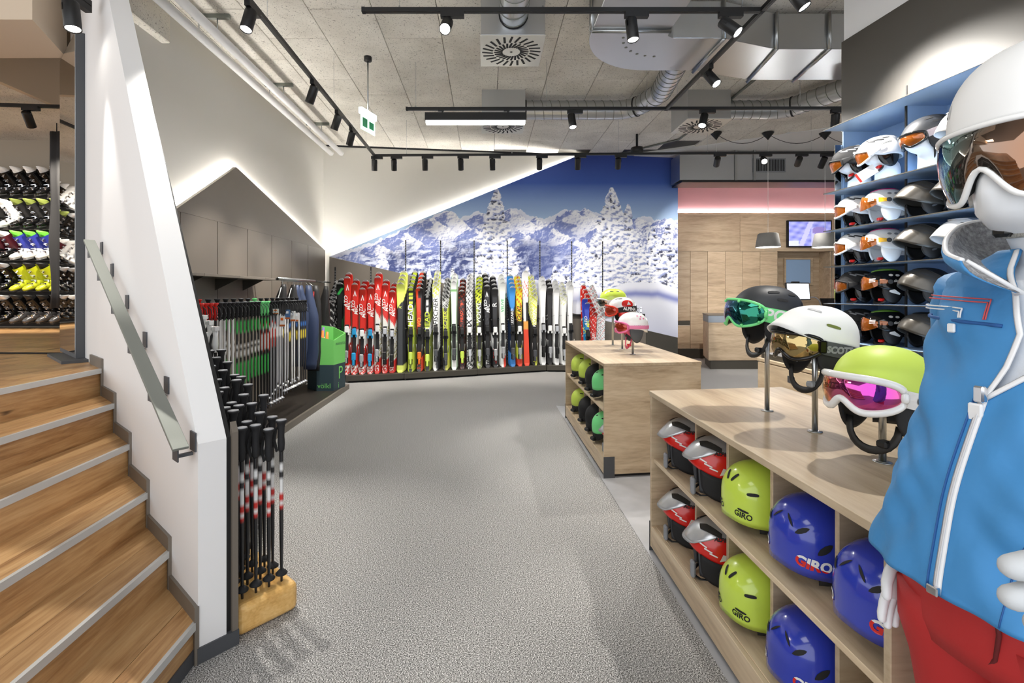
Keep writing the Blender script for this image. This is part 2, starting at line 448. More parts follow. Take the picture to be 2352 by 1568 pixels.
ld = MB(); e0 = Vector((pa.x + .1, wy(pa.x, .018), pa.z + .1 * sl - .03)); e1 = Vector((xc_ - .1, wy(xc_, .018), CEIL - .005 - .1 * sl - .03))
ld.cyl(e0, e1, .008, 6); o = part('led_strip', ld, M['led'], mur); o.location = (0, -9.1, 0)

def mural_colours(U, V):
    sh = U.shape
    def c(r, g, b): return np.array(srgb(r, g, b)[:3])
    def mixc(a, b, t): t = np.clip(t, 0, 1)[..., None]; return a * (1 - t) + b * t
    # sky
    t = (V - 345) / 150.0
    C = mixc(np.broadcast_to(c(42, 60, 142), sh + (3,)), c(66, 104, 186), t * 1.3)
    C = mixc(C, c(176, 202, 232), (t - .5) * 1.7)
    # far ridge
    rx = [700, 800, 860, 930, 1000, 1022, 1036, 1046, 1058, 1078, 1095, 1106, 1120, 1140, 1168, 1180, 1196, 1212, 1228, 1250, 1275, 1288, 1302, 1318, 1345, 1362, 1384, 1410, 1452, 1480, 1510, 1540, 1570]
    ry = [600, 575, 556, 524, 494, 484, 483, 492, 502, 496, 487, 492, 494, 484, 479, 479, 482, 492, 501, 503, 494, 486, 480, 486, 479, 486, 496, 500, 503, 499, 505, 500, 512]
    ridge = np.interp(U, rx, ry) + (fbm(U / 9, U * 0 + 3, 4, 5) - .5) * 14
    n1 = fbm(U / 38 + V / 70, V / 26 - U / 90, 6, 11); n2 = fbm(U / 14, V / 10, 5, 23); n3 = fbm(U / 2.6, V / 2.6, 3, 31)
    def relief(sx, sy, sd, k=3.0):
        def H(u, v): return 1 - np.abs(2 * fbm(u / sx + v / (sx * 2.2), v / sy - u / (sx * 2.6), 6, sd) - 1)
        return (H(U + k, V + k * .8) - H(U - k, V - k * .8))
    big = relief(70, 58, 11, 2.2) * 1.7; fine = relief(22, 17, 47, 1.3) * 1.3 + relief(8, 6, 53, .8) * .9
    depth = V - ridge
    mt = mixc(np.broadcast_to(c(232, 235, 247), sh + (3,)), c(150, 162, 210), depth / 60)
    jag = (fbm(U / 16, V / 11, 5, 91) - .5)
    for k, (pu, pv, sl_, sr_) in enumerate([(1108, 486, .5, .55), (1230, 500, .5, .4), (1168, 477, .8, .62), (1036, 482, .55, .9), (1345, 479, .45, .55), (1308, 479, .75, .5), (1460, 498, .5, .4), (1528, 499, .45, .5), (990, 498, .5, .6), (1090, 520, .62, .7), (1265, 522, .55, .5), (1385, 515, .62, .45), (930, 532, .42, .66), (1195, 528, .7, .6), (1490, 525, .5, .4), (1130, 548, .55, .6), (1320, 545, .5, .7), (1010, 545, .5, .55), (870, 560, .35, .5), (1060, 566, .6, .5)]):
        prof = pv + np.where(U < pu, (pu - U) * sl_, (U - pu) * sr_) + (fbm(U / 8, U * 0 + k, 4, 200 + k) - .5) * 12
        ins = (V > prof) & (V < prof + 150)
        div = U - pu - (fbm(V / 10, V * 0 + k, 4, 300 + k) - .5) * (V - pv) * 1.6 - jag * 26
        face = np.clip(div / 5 + .5, 0, 1)
        col_ = mixc(np.broadcast_to(c(118, 132, 192), sh + (3,)), c(250, 250, 254), face * .95 + fine * 1.4 + jag * .5)
        col_ = mixc(col_, c(150, 160, 208), (V - prof) / 130)
        mt = np.where(ins[..., None], col_, mt)
    # lower forested slopes
    slope1 = np.interp(U, [700, 860, 960, 1040, 1110, 1200, 1260, 1330, 1400, 1557], [585, 572, 560, 548, 556, 540, 560, 578, 545, 530]) + (n1 - .5) * 70
    fl_ = .20 + big * 3.2 + fine * 1.2 + (n3 - .5) * .9
    forest = mixc(np.broadcast_to(c(64, 76, 130), sh + (3,)), c(196, 204, 232), fl_)
    mt = mixc(mt, forest, (V - slope1) / 34)
    snowf = fbm(U / 26, V / 9, 4, 77)
    mt = mixc(mt, c(216, 222, 240), ((snowf - .60) * 7) * np.clip((V - slope1) / 20, 0, 1))
    valley = np.exp(-((U - 1240 - (V - 560) * .15) / 40.0) ** 2) * np.clip((V - 535) / 30, 0, 1)
    mt = mixc(mt, c(84, 98, 158), valley * .7)
    C = np.where((V > ridge)[..., None], mt, C)
    # right hillside of snow
    hill = np.interp(U, [1260, 1330, 1390, 1440, 1500, 1570], [640, 585, 548, 530, 520, 505]) + (n2 - .5) * 14
    hs = mixc(np.broadcast_to(c(130, 140, 190), sh + (3,)), c(242, 243, 250), .62 + big * 2.5 + fine * 2.0 - (n3 - .5) * 2.2)
    C = np.where((V > hill)[..., None], hs, C)
    # snow-laden trees: apex u, v, base v, half width at base
    def tree(C, au, av, bv, hw, sd, thick=1.0):
        h = np.clip((V - av) / (bv - av), 0, 1.15)
        lob = fbm(V / 9 + sd, np.sign(U - au) * 3 + sd, 4, sd)
        half = (hw * h ** .8) * (.55 + .8 * lob) + 2
        a = np.abs(U - au + (fbm(V / 20, V * 0 + sd, 3, sd) - .5) * 6)
        inside = (a < half) & (V > av) & (V < bv)
        def B(u, v): return fbm(u / 8.5, v / 5.2, 4, sd + 3)
        cl_ = B(U + 1.6, V + 2.2) - B(U - 1.6, V - 2.2); tx = B(U, V); side = (U - au) / (hw + 4)
        t = mixc(np.broadcast_to(c(150, 160, 202), sh + (3,)), c(250, 250, 254), .86 - cl_ * 3.6 - side * .22)
        t = mixc(t, c(58, 62, 88), (tx - .63 * thick) * 9 + (n3 - .5) * 1.2)
        return np.where(inside[..., None], t, C)
    for k, (au, bv, hh) in enumerate([(1330, 660, 60), (1352, 660, 80), (1300, 655, 45), (1275, 650, 40), (1375, 665, 95), (985, 640, 22), (1040, 645, 30), (1210, 640, 30)]):
        C = tree(C, au, bv - hh, bv, hh * .25, 60 + k)
    C = tree(C, 878, 574, 622, 17, 3, 1.3)
    C = tree(C, 1140, 432, 660, 60, 4); C = tree(C, 1500, 520, 650, 32, 5, .9); C = tree(C, 1535, 515, 665, 40, 6, .9)
    C = tree(C, 1442, 468, 650, 44, 7); C = tree(C, 1405, 430, 668, 76, 8, 1.05); C = tree(C, 1470, 560, 660, 30, 9)
    # snowy foreground
    fg = np.interp(U, [1240, 1320, 1400, 1460, 1510, 1570], [672, 664, 660, 648, 645, 668]) + (fbm(U / 40, U * 0, 3, 2) - .5) * 14
    band = np.exp(-((V - (fg + 26)) / 9.0) ** 2) * np.clip((U - 1290) / 60, 0, 1)
    sf = mixc(np.broadcast_to(c(240, 241, 250), sh + (3,)), c(128, 136, 196), band * .95)
    sf = mixc(sf, c(196, 200, 226), (V - fg - 40) / 120)
    C = np.where(((V > fg) & (U > 1240))[..., None], sf, C)
    C = np.where(((V > 640) & (U <= 1240) & (V > 640 + 6 * n2))[..., None], c(205, 208, 226), C)
    return C
nx, nz = 720, 380
X = np.linspace(pa.x, pb.x, nx)[:, None] * np.ones((1, nz)); T = np.linspace(0, 1, nz)[None, :] * np.ones((nx, 1))
ZT = np.minimum(pa.z + sl * (X - pa.x), CEIL - .005); ZB = pa.z + (pb.z - pa.z) * (X - pa.x) / (pb.x - pa.x)
Z = ZB + (ZT - ZB) * T; Y = 9.28 - OFF + WT * X
Cc = mural_colours(PU + FPX * X / Y, PV - FPX * (Z - CH) / Y)
me = bpy.data.meshes.new('mural_print')
ii = (np.arange(nx - 1)[:, None] * nz + np.arange(nz - 1)[None, :]).ravel()
me.vertices.add(nx * nz); me.vertices.foreach_set('co', np.stack([X, Y, Z], -1).astype(np.float32).ravel())
q = np.stack([ii, ii + nz, ii + nz + 1, ii + 1], -1).astype(np.int32)
me.loops.add(q.size); me.loops.foreach_set('vertex_index', q.ravel())
me.polygons.add(len(q)); me.polygons.foreach_set('loop_start', np.arange(0, q.size, 4, dtype=np.int32))
me.update(calc_edges=True); me.validate()
at = me.color_attributes.new('Col', 'FLOAT_COLOR', 'POINT')
at.data.foreach_set('color', np.concatenate([Cc, np.ones(X.shape + (1,))], -1).astype(np.float32).ravel())
me.materials.append(M['colm']); o = link('mural_print', me, mur); o.location = (0, -9.1, 0)

wx_a, wx_b = (1785 - PU) / FPX * 10.97, (1913 - PU) / FPX * 10.97
# --- right side: side wall behind the helmet shelves, cash desk bay
def hx(Y, off=0.0): return 3.15 - .092 * Y + off
w = MB(); w.prism([(hx(-2.5, .34), -2.5), (hx(3.78, .34), 3.78), (3.5, 3.78), (3.9, -2.5)], 0, CEIL + .03)
struct('wall_right', w, M['white'])
w = MB(); w.box(3.5, 9.2, 11.0, 11.2, 3.25, CEIL + .03)
struct('wall_cash_desk', w, M['pink'])
w = MB(); w.box(3.5, 9.2, 11.42, 11.58, 0, CEIL); w.box(3.5, wx_a, 11.002, 11.42, 0, 3.25); w.box(wx_b, 9.0, 11.002, 11.42, 0, 3.25); w.box(wx_a, wx_b, 11.002, 11.42, 2.45, 3.25)
struct('wall_niche', w, M['wallw'])
w = MB(); w.box(9.0, 9.2, -2.5, 11.0, 0, CEIL + .03)
struct('wall_far_right', w, M['wallw'])
w = MB(); w.box(3.55, 3.72, wy(3.7) + .19, 11.0, 0, CEIL + .03)
struct('wall_return', w, M['pink'])
# oak cladding of the cash desk wall
oc = thing('oak_wall_cladding', 'pale oak wall cladding in tall panels behind the cash desk, with a niche', 'wall panel', (5.5, 11.0, 0))
YW = 11.0 - .03
def wx(u): return (u - PU) / FPX * YW
def wz(v): return CH + (PV - v) / FPX * YW
def slab(name, x0, x1, z0, z1, m='oak_wall', y0=-.03, y1=0.0, parent=oc):
    p = MB(); p.cbox(x0 - 5.5 + .003, x1 - 5.5 - .003, y0, y1, z0 + .002, z1 - .002, .002)
    return part(name, p, M[m], parent)
us = [1550, 1585.6, 1625.5, 1665.7, 1705.9, 1746, 1785.6]
for a, b in zip(us[:-1], us[1:]): slab('panel', wx(a), wx(b), .85 if a < 1560 else .22, wz(577))
slab('panel', wx(1550), wx(1585.6), .22, .74)
slab('groove', wx(1550), wx(1585.6), .75, .84, 'brown_d', -.01)
slab('top_board', wx(1550), wx(1700), wz(577), 3.25); slab('top_board', wx(1700), 9.0, wz(577), 3.25)
slab('panel', wx(1912), 9.0, .22, wz(577)); slab('plinth_board', wx(1550), 9.0, 0, .21, 'brown_d', -.02)
slab('niche_back', wx(1780), wx(1915), .22, wz(570), 'oak_wall', .36, .40)
slab('niche_side', wx(1785.6), wx(1785.6) + .03, .22, wz(577), 'oak_wall', 0, .36); slab('niche_side', wx(1908), wx(1912), .22, wz(577), 'oak_wall', 0, .36)
slab('niche_top', wx(1786), wx(1911), wz(577), wz(577) + .03, 'oak_wall', 0, .36)
p = MB(); p.box(0, .58, 0, .03, 0, .55)
o = part('window_opening', p, M['blueshelf'], oc, (wx(1806) - 5.3, .33, 1.70))
p = MB()
for (x0, x1, z0, z1) in ((-.04, .62, .55, .59), (-.04, .62, -.04, 0), (-.04, 0, 0, .55), (.58, .62, 0, .55)): p.box(x0, x1, -.03, .02, z0, z1)
part('window_frame', p, M['oak_wall'], oc, (wx(1806) - 5.3, .33, 1.70))
ld = MB(); ld.box(wx(1550) - 5.5, 3.4, -.026, -.008, 3.252, 3.262); part('led_strip', ld, M['led'], oc)
p = MB(); p.box(wx(1550) - 5.5, 3.5, -.035, -.028, 3.22, 3.275); part('cornice', p, M['oak_wall'], oc)

# ================================================================== STAIRS (left)
WD = Vector((-.748, .664, 0)); WN = Vector((-.664, -.748, 0))     # along the stair wall, towards the stairs
A0 = Vector((-1.131, 1.913, 0))
def Yw(X): return 1.913 + (-1.131 - X) / 1.126
RIS, XT, X1s = .165, .2455, -1.137
stairs = thing('staircase', 'six-step staircase of rustic oak boards with aluminium nosings', 'stairs', (-1.14, 1.2, 0))
def sp(name, mb, m):
    o = part(name, mb, M[m], stairs); o.location = (1.14, -1.2, 0); return o
YN = .15
for k in range(1, 7):
    xk = X1s - (k - 1) * XT; xn = xk - XT; z = RIS * k
    sk = lambda x, y: x + .033 * (Yw(x) - y)
    last = (k == 6)
    if not last:
        xm = xk - XT * (.46 if k % 2 else .56)
        for (a, b) in ((xk - .002, xm + .001), (xm - .001, xn - .022)):
            p = MB(); p.prism([(sk(a, YN), YN), (sk(a, Yw(a)), Yw(a)), (sk(b, Yw(b)), Yw(b)), (sk(b, YN), YN)], z - .028, z)
            bev(sp('tread_plank', p, 'stair'), .002, 1)
    p = MB(); a, b = xk - .012, xk - .03
    p.prism([(sk(a, YN), YN), (a, Yw(a)), (b, Yw(b)), (sk(b, YN), YN)], z - RIS + (.0 if k > 1 else .055), z - .028)
    sp('riser', p, 'stair')
    p = MB(); a, b = xk + .004, xk - .012
    p.prism([(sk(a, YN), YN), (a, Yw(a) - .008), (b, Yw(b) - .008), (sk(b, YN), YN)], z - .026, z + .003)
    sp('nosing', p, 'nosing')
    # dark stepped skirting against the wall
    t0 = (xk + 1.131) / -.748; t1 = t0 + XT / .748
    p = MB()
    M4 = Matrix(((WD.x, WN.x, 0, A0.x), (WD.y, WN.y, 0, A0.y), (0, 0, 1, 0), (0, 0, 0, 1)))
    p.box(t0, t1, -.002, .012, z - .002, z + .062, M4); p.box(t0 - .014, t0, -.002, .014, z - RIS, z + .062, M4)
    sp('skirting', p, 'brown')
p = MB(); a, b = X1s - .006, X1s - .03; p.prism([(a + .06, YN), (a, Yw(a)), (b, Yw(b)), (b + .06, YN)], 0, .058); sp('plinth', p, 'grey')
# solid carriage under the steps
p = MB()
for k in range(1, 7):
    a = X1s - (k - 1) * XT - .031; b = a - XT if k < 6 else a - .5
    p.prism([(a + .05, YN), (a, Yw(a) - .0), (b, Yw(b)), (b + .05, YN)], 0, RIS * k - .029)
sp('carriage', p, 'brown_d')
# upper floor (boot department), planked
X6 = X1s - 5 * XT
lf = MB(); lf.prism([(X6 - .1, YN), (X6 - .1, Yw(X6 - .1)), (-3.36, 3.89), (-3.36, 6.8), (-12.3, 6.8), (-12.3, YN)], .86, .966)
landing = struct('floor_landing', lf, M['brown_d'])
yb = YN; kk = 0
while yb < 6.7:
    wbd = .19; ye = min(yb + wbd, 6.78)
    def xr(y):
        if y < Yw(X6): return X6 - .012 + .033 * (Yw(X6) - y)
        if y < 3.89: return -1.131 - 1.126 * (y - 1.913) - .003
        return -3.37
    xa, xb = xr(yb), xr(ye); xa2 = xr(min(yb + .001, ye))
    j1 = -4.2 - (kk % 3) * .7; p = MB()
    p.prism([(xa, yb + .001), (xb, ye - .001), (j1 + .001, ye - .001), (j1 + .001, yb + .001)], .964, .99)
    part('plank', p, M['stair'], landing)
    p = MB(); p.prism([(j1 - .001, yb + .001), (j1 - .001, ye - .001), (-12.2, ye - .001), (-12.2, yb + .001)], .964, .99); part('plank', p, M['stair'], landing)
    yb = ye; kk += 1
# white stair wall with its steeply cut top
M4W = Matrix(((WD.x, 0, -WN.x, A0.x), (WD.y, 0, -WN.y, A0.y), (0, 1, 0, 0), (0, 0, 0, 1)))   # (along, z, thickness away from stairs)
SL = 1.5057                                   # metres along the wall per unit of Y
sw = MB(); sw.prism([(0, .0), (0, .861), (1.41 * SL, 4.20), (1.83 * SL, 4.20), (1.83 * SL, 0)], 0, .105, M4W)
struct('wall_stair', sw, M['white'])
bd = thing('stair_wall_backboard', 'dark grey board cladding the shop side of the white stair wall', 'wall panel', A0)
p = MB(); p.prism([(.012, .0), (.012, .86), (.10, 1.00), (1.41 * SL, 4.0), (1.6 * SL, 4.0), (1.6 * SL, 0)], .106, .126, M4W)
o = part('board', p, M['black'], bd); o.location = -A0
p = MB(); p.prism([(-.004, .0), (-.004, .88), (.02, .92), (.02, 0)], .126, .15, M4W); o = part('edge_batten', p, M['brown'], bd); o.location = -A0
p = MB(); p.prism([(-.008, .0), (-.008, .062), (.4, .062), (.4, 0)], -.004, .152, M4W); o = part('base_strip', p, M['grey'], bd); o.location = -A0
# handrail
hr = thing('handrail', 'flat grey steel handrail on square wall brackets beside the oak stairs', 'handrail', A0)
def hw(s, off, z): return A0 + WD * (s * SL) + WN * off + Vector((0, 0, z))
a, b = hw(-.015, .066, .862), hw(1.10, .066, 1.775)
t = (b - a).normalized(); n_ = WN.copy(); upv = t.cross(n_).normalized()
if upv.z < 0: upv = -upv
p = MB(); vs = []
for q_ in (a, b):
    for (i, j) in ((-1, -1), (1, -1), (1, 1), (-1, 1)): vs.append(q_ + n_ * (.028 * i) + upv * (.006 * j))
p.add(vs, [(0, 1, 2, 3), (7, 6, 5, 4), (0, 4, 5, 1), (1, 5, 6, 2), (2, 6, 7, 3), (3, 7, 4, 0)])
o = part('rail_bar', p, M['rail'], hr); o.location = -A0; bev(o, .0015, 1)
for s in (.03, .255, .48, .705, .93, 1.11):
    z = .870 + (s + .01) / 1.137 * .915; c = hw(s, 0, 0); c.z = z - .045
    M4 = Matrix(((WD.x, WN.x, 0, c.x), (WD.y, WN.y, 0, c.y), (0, 0, 1, c.z), (0, 0, 0, 1)))
    p = MB(); p.box(-.03, .03, .0, .006, -.03, .045, M4); p.box(-.008, .008, .005, .066, -.045, -.033, M4); p.box(-.03, .03, .062, .067, -.055, .03, M4)
    o = part('bracket', p, M['grey'], hr); o.location = -A0
# tall mirror on the wall at the landing
mc = A0 + WD * (1.46 * SL) ; mc.z = .99
mr = thing('wall_mirror', 'tall narrow mirror in a dark grey frame at the head of the stairs', 'mirror', mc)
def mw(mb, t0, t1, n0, n1, z0, z1):
    M4 = Matrix(((WD.x, WN.x, 0, 0), (WD.y, WN.y, 0, 0), (0, 0, 1, 0), (0, 0, 0, 1))); mb.box(t0, t1, n0, n1, z0, z1, M4)
p = MB(); mw(p, 0, .64, .0, .05, .02, 2.26); part('mirror_body', p, M['grey'], mr)
p = MB(); mw(p, .012, .63, .05, .053, .05, 2.25); part('mirror_glass', p, M['mirror'], mr)
p = MB(); mw(p, -.12, .5, -.0, .14, .0, .02); part('foot_plate', p, M['grey'], mr)
# boot department shell
w = MB(); w.box(-12.4, -3.3, 6.72, 6.9, .99, 3.62); struct('wall_boots', w, mat('warm_grey_wall', srgb(168, 158, 142), .8))
w = MB(); w.box(-3.36, -3.26, 3.95, 6.72, .99, CEIL); struct('wall_boots_side', w, M['wallw'])
w = MB(); w.box(-12.4, -4.87, 4.3, 6.75, 3.57, 3.62); struct('ceiling_boots', w, M['concrete'])
w = MB(); w.box(-4.90, -4.84, 4.0, 6.75, 3.565, CEIL + .03); struct('wall_bulkhead', w, M['tan'])
w = MB(); w.prism([(-8, 3.15), (-2.98, 3.2), (-3.2, 3.72), (-8, 3.75)], 3.25, CEIL + .03); struct('wall_soffit', w, M['tan'])
p = MB(); p.tube([(-7, 3.95, 1.0), (-5, 3.6, .998), (-4.2, 3.75, .998), (-3.25, 3.72, .998)], .006, 6)
tag(part('floor_cable', p, M['blackm']), 'thin black cable lying across the oak landing floor', 'cable')
# ================================================================== LIGHT TRACKS AND SPOTLIGHTS
TZ = 3.62
def track(label, a, b, wires=()):
    a, b = Vector(a), Vector(b)
    t = thing('light_track', label, 'light track', a)
    d = (b - a); L = d.length; yaw = math.atan2(d.y, d.x)
    p = MB(); p.box(0, L, -.018, .018, -.016, .016); p.box(0, L, -.006, .006, -.0175, -.0165)
    o = part('rail', p, M['black'], t); o.rotation_euler = (0, 0, yaw)
    for end in (0, L):
        p = MB(); p.box(end - .012, end + .012, -.02, .02, -.018, .018); o = part('end_cap', p, M['blackm'], t); o.rotation_euler = (0, 0, yaw)
    for f in wires:
        q = d * f; p = MB(); p.cyl((q.x, q.y, .016), (q.x, q.y, CEIL - TZ + .005), .0018, 5); part('suspension_wire', p, M['steel'], t)
        p = MB(); p.cyl((q.x, q.y, .014), (q.x, q.y, .035), .007, 6); part('wire_clip', p, M['steel'], t)
    return t
track('black light track running the depth of the shop along the gabled left wall', (-1.753, 2.3, TZ), (-1.753, 7.64, TZ), (.3, .62, .9))
track('black light track across the ceiling in front of the round-edged metal duct', (-.94, 3.733, TZ), (2.11, 3.733, TZ), (.09, .45, .95))
track('black light track joining the two cross tracks, running towards the cash desk', (2.11, 2.4, TZ), (2.11, 5.72, TZ), (.3, .9))
track('black light track carrying the glowing linear lamp', (-.93, 5.72, TZ), (4.18, 5.70, TZ), (.02, .32, .55, .9))
track('black light track hung before the mountain mural', (-1.753, 7.64, TZ), (5.42, 7.48, TZ), (.07, .3, .53, .72, .94))
track('short black light track in the boot department', (-9.0, 5.0, 3.50), (-4.5, 5.35, 3.50), (.5,))
SPOT_MESH = {}
def spot(base, aim, label, group, yaw=0.0, on=True, power=None, size=55, blend=.6, color=(1, .96, .9), scale=1.0):
    """base: point on the track; aim: point lit"""
    base = Vector(base); t = thing('spotlight', label, 'spotlight', base, group=group)
    d = (Vector(aim) - base).normalized(); s = scale
    p = MB(); M4 = Matrix.Rotation(yaw, 4, 'Z')
    p.box(-.05 * s, .13 * s, -.02, .02, -.055, -.012, M4); part('driver_box', p, M['black'], t)
    p = MB(); p.cyl((0, 0, -.05), (0, 0, -.085), .011, 8); part('swivel', p, M['blackm'], t)
    rot = d.to_track_quat('-Z', 'Y').to_euler(); c = Vector((0, 0, -.10)) + d * (.05 * s)
    if 'b' not in SPOT_MESH:
        q = MB(); q.lathe([(.036, .085), (.043, .082), (.044, .075), (.044, -.085), (.041, -.088), (.038, -.080), (.03, -.06)], 20)
        SPOT_MESH['b'] = q.mesh('lamp_head'); SPOT_MESH['b'].materials.append(M['black'])
        q = MB(); q.lathe([(.0005, -.0785), (.0375, -.0785), (.0375, -.080), (.0005, -.0800)], 16); SPOT_MESH['l'] = q.mesh('lens'); SPOT_MESH['l'].materials.append(M['lens_on'])
        q = MB(); q.box(.038, .0455, -.006, .006, .02, .06); SPOT_MESH['s'] = q.mesh('cooling_slot'); SPOT_MESH['s'].materials.append(M['blackg'])
    h = link('lamp_head', SPOT_MESH['b'], t, c, rot); h.scale = (s, s, s)
    link('lens', SPOT_MESH['l'], h); link('cooling_slot', SPOT_MESH['s'], h)
    if on:
        l = bpy.data.lights.new('spot_beam', 'SPOT'); l.energy = power or SPOT_W * 5; l.spot_size = R(size); l.spot_blend = blend
        l.shadow_soft_size = .03; l.color = color
        lo = bpy.data.objects.new('spot_beam', l); COL.objects.link(lo); lo.parent = t
        lo.location = c + d * (.10 * s); lo.rotation_euler = rot
    return t
g1, l1 = 'spotlights on the left wall track', 'black cylinder spotlight on the track along the gabled left wall'
for v_u, y, aim in ((0, 2.95, (-1.2, 2.4, 0)), (0, 3.62, (-1.9, 3.2, 2.2)), (0, 4.95, (-2.9, 5.4, .9)), (0, 5.75, (-2.9, 6.3, .8)), (0, 6.35, (-2.7, 7.1, .8))):
    spot((-1.753, y, TZ), aim, l1, g1, yaw=R(90))
g2, l2 = 'spotlights on the front cross track', 'black cylinder spotlight on the track in front of the metal duct'
spot((-.30, 3.733, TZ), (-.6, .6, .5), l2, g2, on=False)
spot((1.11, 3.733, TZ), (1.35, 3.35, .3), l2, g2); spot((1.83, 3.733, TZ), (2.95, 2.75, 1.95), l2, g2, power=200, size=70)
g3, l3 = 'spotlights on the joining track', 'black cylinder spotlight on the track running towards the cash desk'
spot((2.11, 3.35, TZ), (2.95, 2.9, 1.9), l3, g3, yaw=R(90), power=200, size=70); spot((2.11, 4.62, TZ), (2.85, 3.45, 1.7), l3, g3, yaw=R(90), power=170)
spot((2.11, 2.55, TZ), (1.3, 1.6, .9), l3, g3, yaw=R(90))
g4, l4 = 'spotlights on the linear lamp track', 'black cylinder spotlight on the track that carries the linear lamp'
spot((1.0, 5.72, TZ), (1.2, 4.9, .9), l4, g4); spot((2.55, 5.71, TZ), (1.5, 4.6, .9), l4, g4); spot((4.08, 5.70, TZ), (4.6, 6.8, 0), l4, g4)
g5, l5 = 'spotlights before the mural', 'black cylinder spotlight on the track hung before the mountain mural'
for i, u in enumerate((860, 905, 976, 1058, 1131, 1239, 1327, 1420)):
    y = 7.64 - .16 * (u - 860) / 1065; x = (u - PU) / FPX * y
    spot((x, y, TZ), (x * 1.12 + .05, wy(x) - .5, .75 if i % 2 == 0 else 1.9), l5, g5, size=62 if i % 2 == 0 else 75, power=90)
l6 = 'black cylinder spotlight on the mural track, over the cash desk end'
for i, (u, on, aim) in enumerate(((1648, True, (4.6, 10.9, 1.8)), (1753, False, (2.5, 3.0, 1.0)), (1836, True, (6.0, 10.9, 2.0)), (1893, True, (5.2, 9.6, 1.0)))):
    y = 7.50; spot(((u - PU) / FPX * y, y, TZ), aim, l6, 'spotlights over the cash desk', on=on)
spot((-2.47, 2.90, 3.25), (-2.02, 2.66, .6), 'black cylinder spotlight over the oak stairs by the white wall', 'stair spotlights', yaw=R(90), power=60, size=34)
st_t = thing('light_track', 'short black track holding the spotlight above the stairs', 'light track', (-2.47, 2.90, 3.25))
p = MB(); p.box(-.02, .02, -.35, .13, -.016, .02); part('rail', p, M['black'], st_t)
for yy in (-.25, .08):
    p = MB(); p.cyl((0, yy, .02), (0, yy, CEIL - 3.25 + .003), .006, 6); part('suspension_rod', p, M['black'], st_t)
for x, y, aim in ((-5.9, 5.24, (-6.1, 6.6, 1.9)), (-5.0, 5.31, (-5.4, 6.6, 1.9)), (-7.2, 5.14, (-7.4, 6.6, 1.9))):
    spot((x, y, 3.50), aim, 'black cylinder spotlight on the boot department track', 'boot department spotlights', size=75, power=200, color=(1, .9, .76))
# linear lamp
ll = thing('linear_lamp', 'long black linear lamp with glowing underside hung from the ceiling track', 'lamp', (-.716, 5.72, 3.46))
p = MB(); p.box(0, 1.18, -.05, .05, .012, .105); bev(part('housing', p, M['black'], ll), .003)
p = MB(); p.box(.01, 1.17, -.045, .045, -.012, .012); part('diffuser', p, M['tubelight'], ll)
for x in (.2, .97):
    p = MB(); p.cyl((x, 0, .1), (x, 0, .15), .008, 6); p.box(x - .05, x + .02, -.018, .018, .135, .15); part('hanger', p, M['black'], ll)
# exit sign
ex = thing('exit_sign', 'lit green-and-white exit sign hanging from a thin rod', 'exit sign', at_y(845, 300, 5.6))
c0 = at_y(845, 300, 5.6); zt = CEIL - c0.z
p = MB(); p.cyl((0, 0, .22), (0, 0, zt - .03), .009, 8); part('rod', p, M['steel'], ex)
p = MB(); p.cyl((0, 0, zt - .045), (0, 0, zt + .005), .045, 12); part('ceiling_rose', p, M['black'], ex)
M4 = Matrix.Rotation(R(70), 4, 'Z')
p = MB(); p.box(-.15, .15, -.02, .02, .155, .22, M4); part('lamp_bar', p, M['tubelight'], ex)
p = MB(); p.box(-.14, .14, -.005, .005, -.02, .155, M4); part('sign_plate', p, mat('exit_sign_face', srgb(210, 235, 222), .3, emit=srgb(200, 240, 220), es=.8), ex)
p = MB()
for (a, b, c, d) in ((-.11, -.02, .02, .12), (.02, .11, .03, .11)): p.box(a, b, -.007, .007, c, d, M4)
part('pictogram', p, mat('exit_green', srgb(30, 140, 90), .4), ex)

# ================================================================== AIR DUCTS
def swirl(label, x0, y0, ztop=CEIL + .01, zb=3.78, n=24):
    t = thing('air_diffuser', label, 'air vent', (x0 + .29, y0 + .29, zb))
    p = MB(); p.box(-.29, .29, -.29, .29, .006, ztop - zb); bev(part('plenum_box', p, M['galv'], t), .004)
    p = MB(); p.cbox(-.298, .298, -.298, .298, -.004, .006, .003); part('face_plate', p, mat('diffuser_plate', srgb(214, 212, 204), .35, .3), t)
    q = MB(); q.box(.0, .105, -.011, .011, -.0055, -.0035); sm = q.mesh('air_slot'); sm.materials.append(M['blackm'])
    q = MB(); q.box(.0, .085, -.010, .010, -.0055, -.0035); sm2 = q.mesh('air_slot'); sm2.materials.append(M['blackm'])
    for k in range(n):
        a = 2 * PI * k / n
        o = link('air_slot', sm2, t, (.085 * math.cos(a), .085 * math.sin(a), 0), (0, 0, a + R(28)))
        o = link('air_slot', sm, t, (.178 * math.cos(a + .13), .178 * math.sin(a + .13), 0), (0, 0, a + .13 + R(18)))
    p = MB(); p.lathe([(.0005, -.006), (.012, -.006), (.012, -.003), (.0005, -.003)], 10); part('centre_screw', p, M['blackm'], t)
    return t
swirl('square swirl air vent under the ceiling with a silver pipe entering its front', -.05, 4.40)
swirl('square swirl air vent behind the glowing linear lamp', -.06, 6.49)
swirl('square swirl air vent near the cash desk, partly behind a spotlight', 2.68, 6.49)
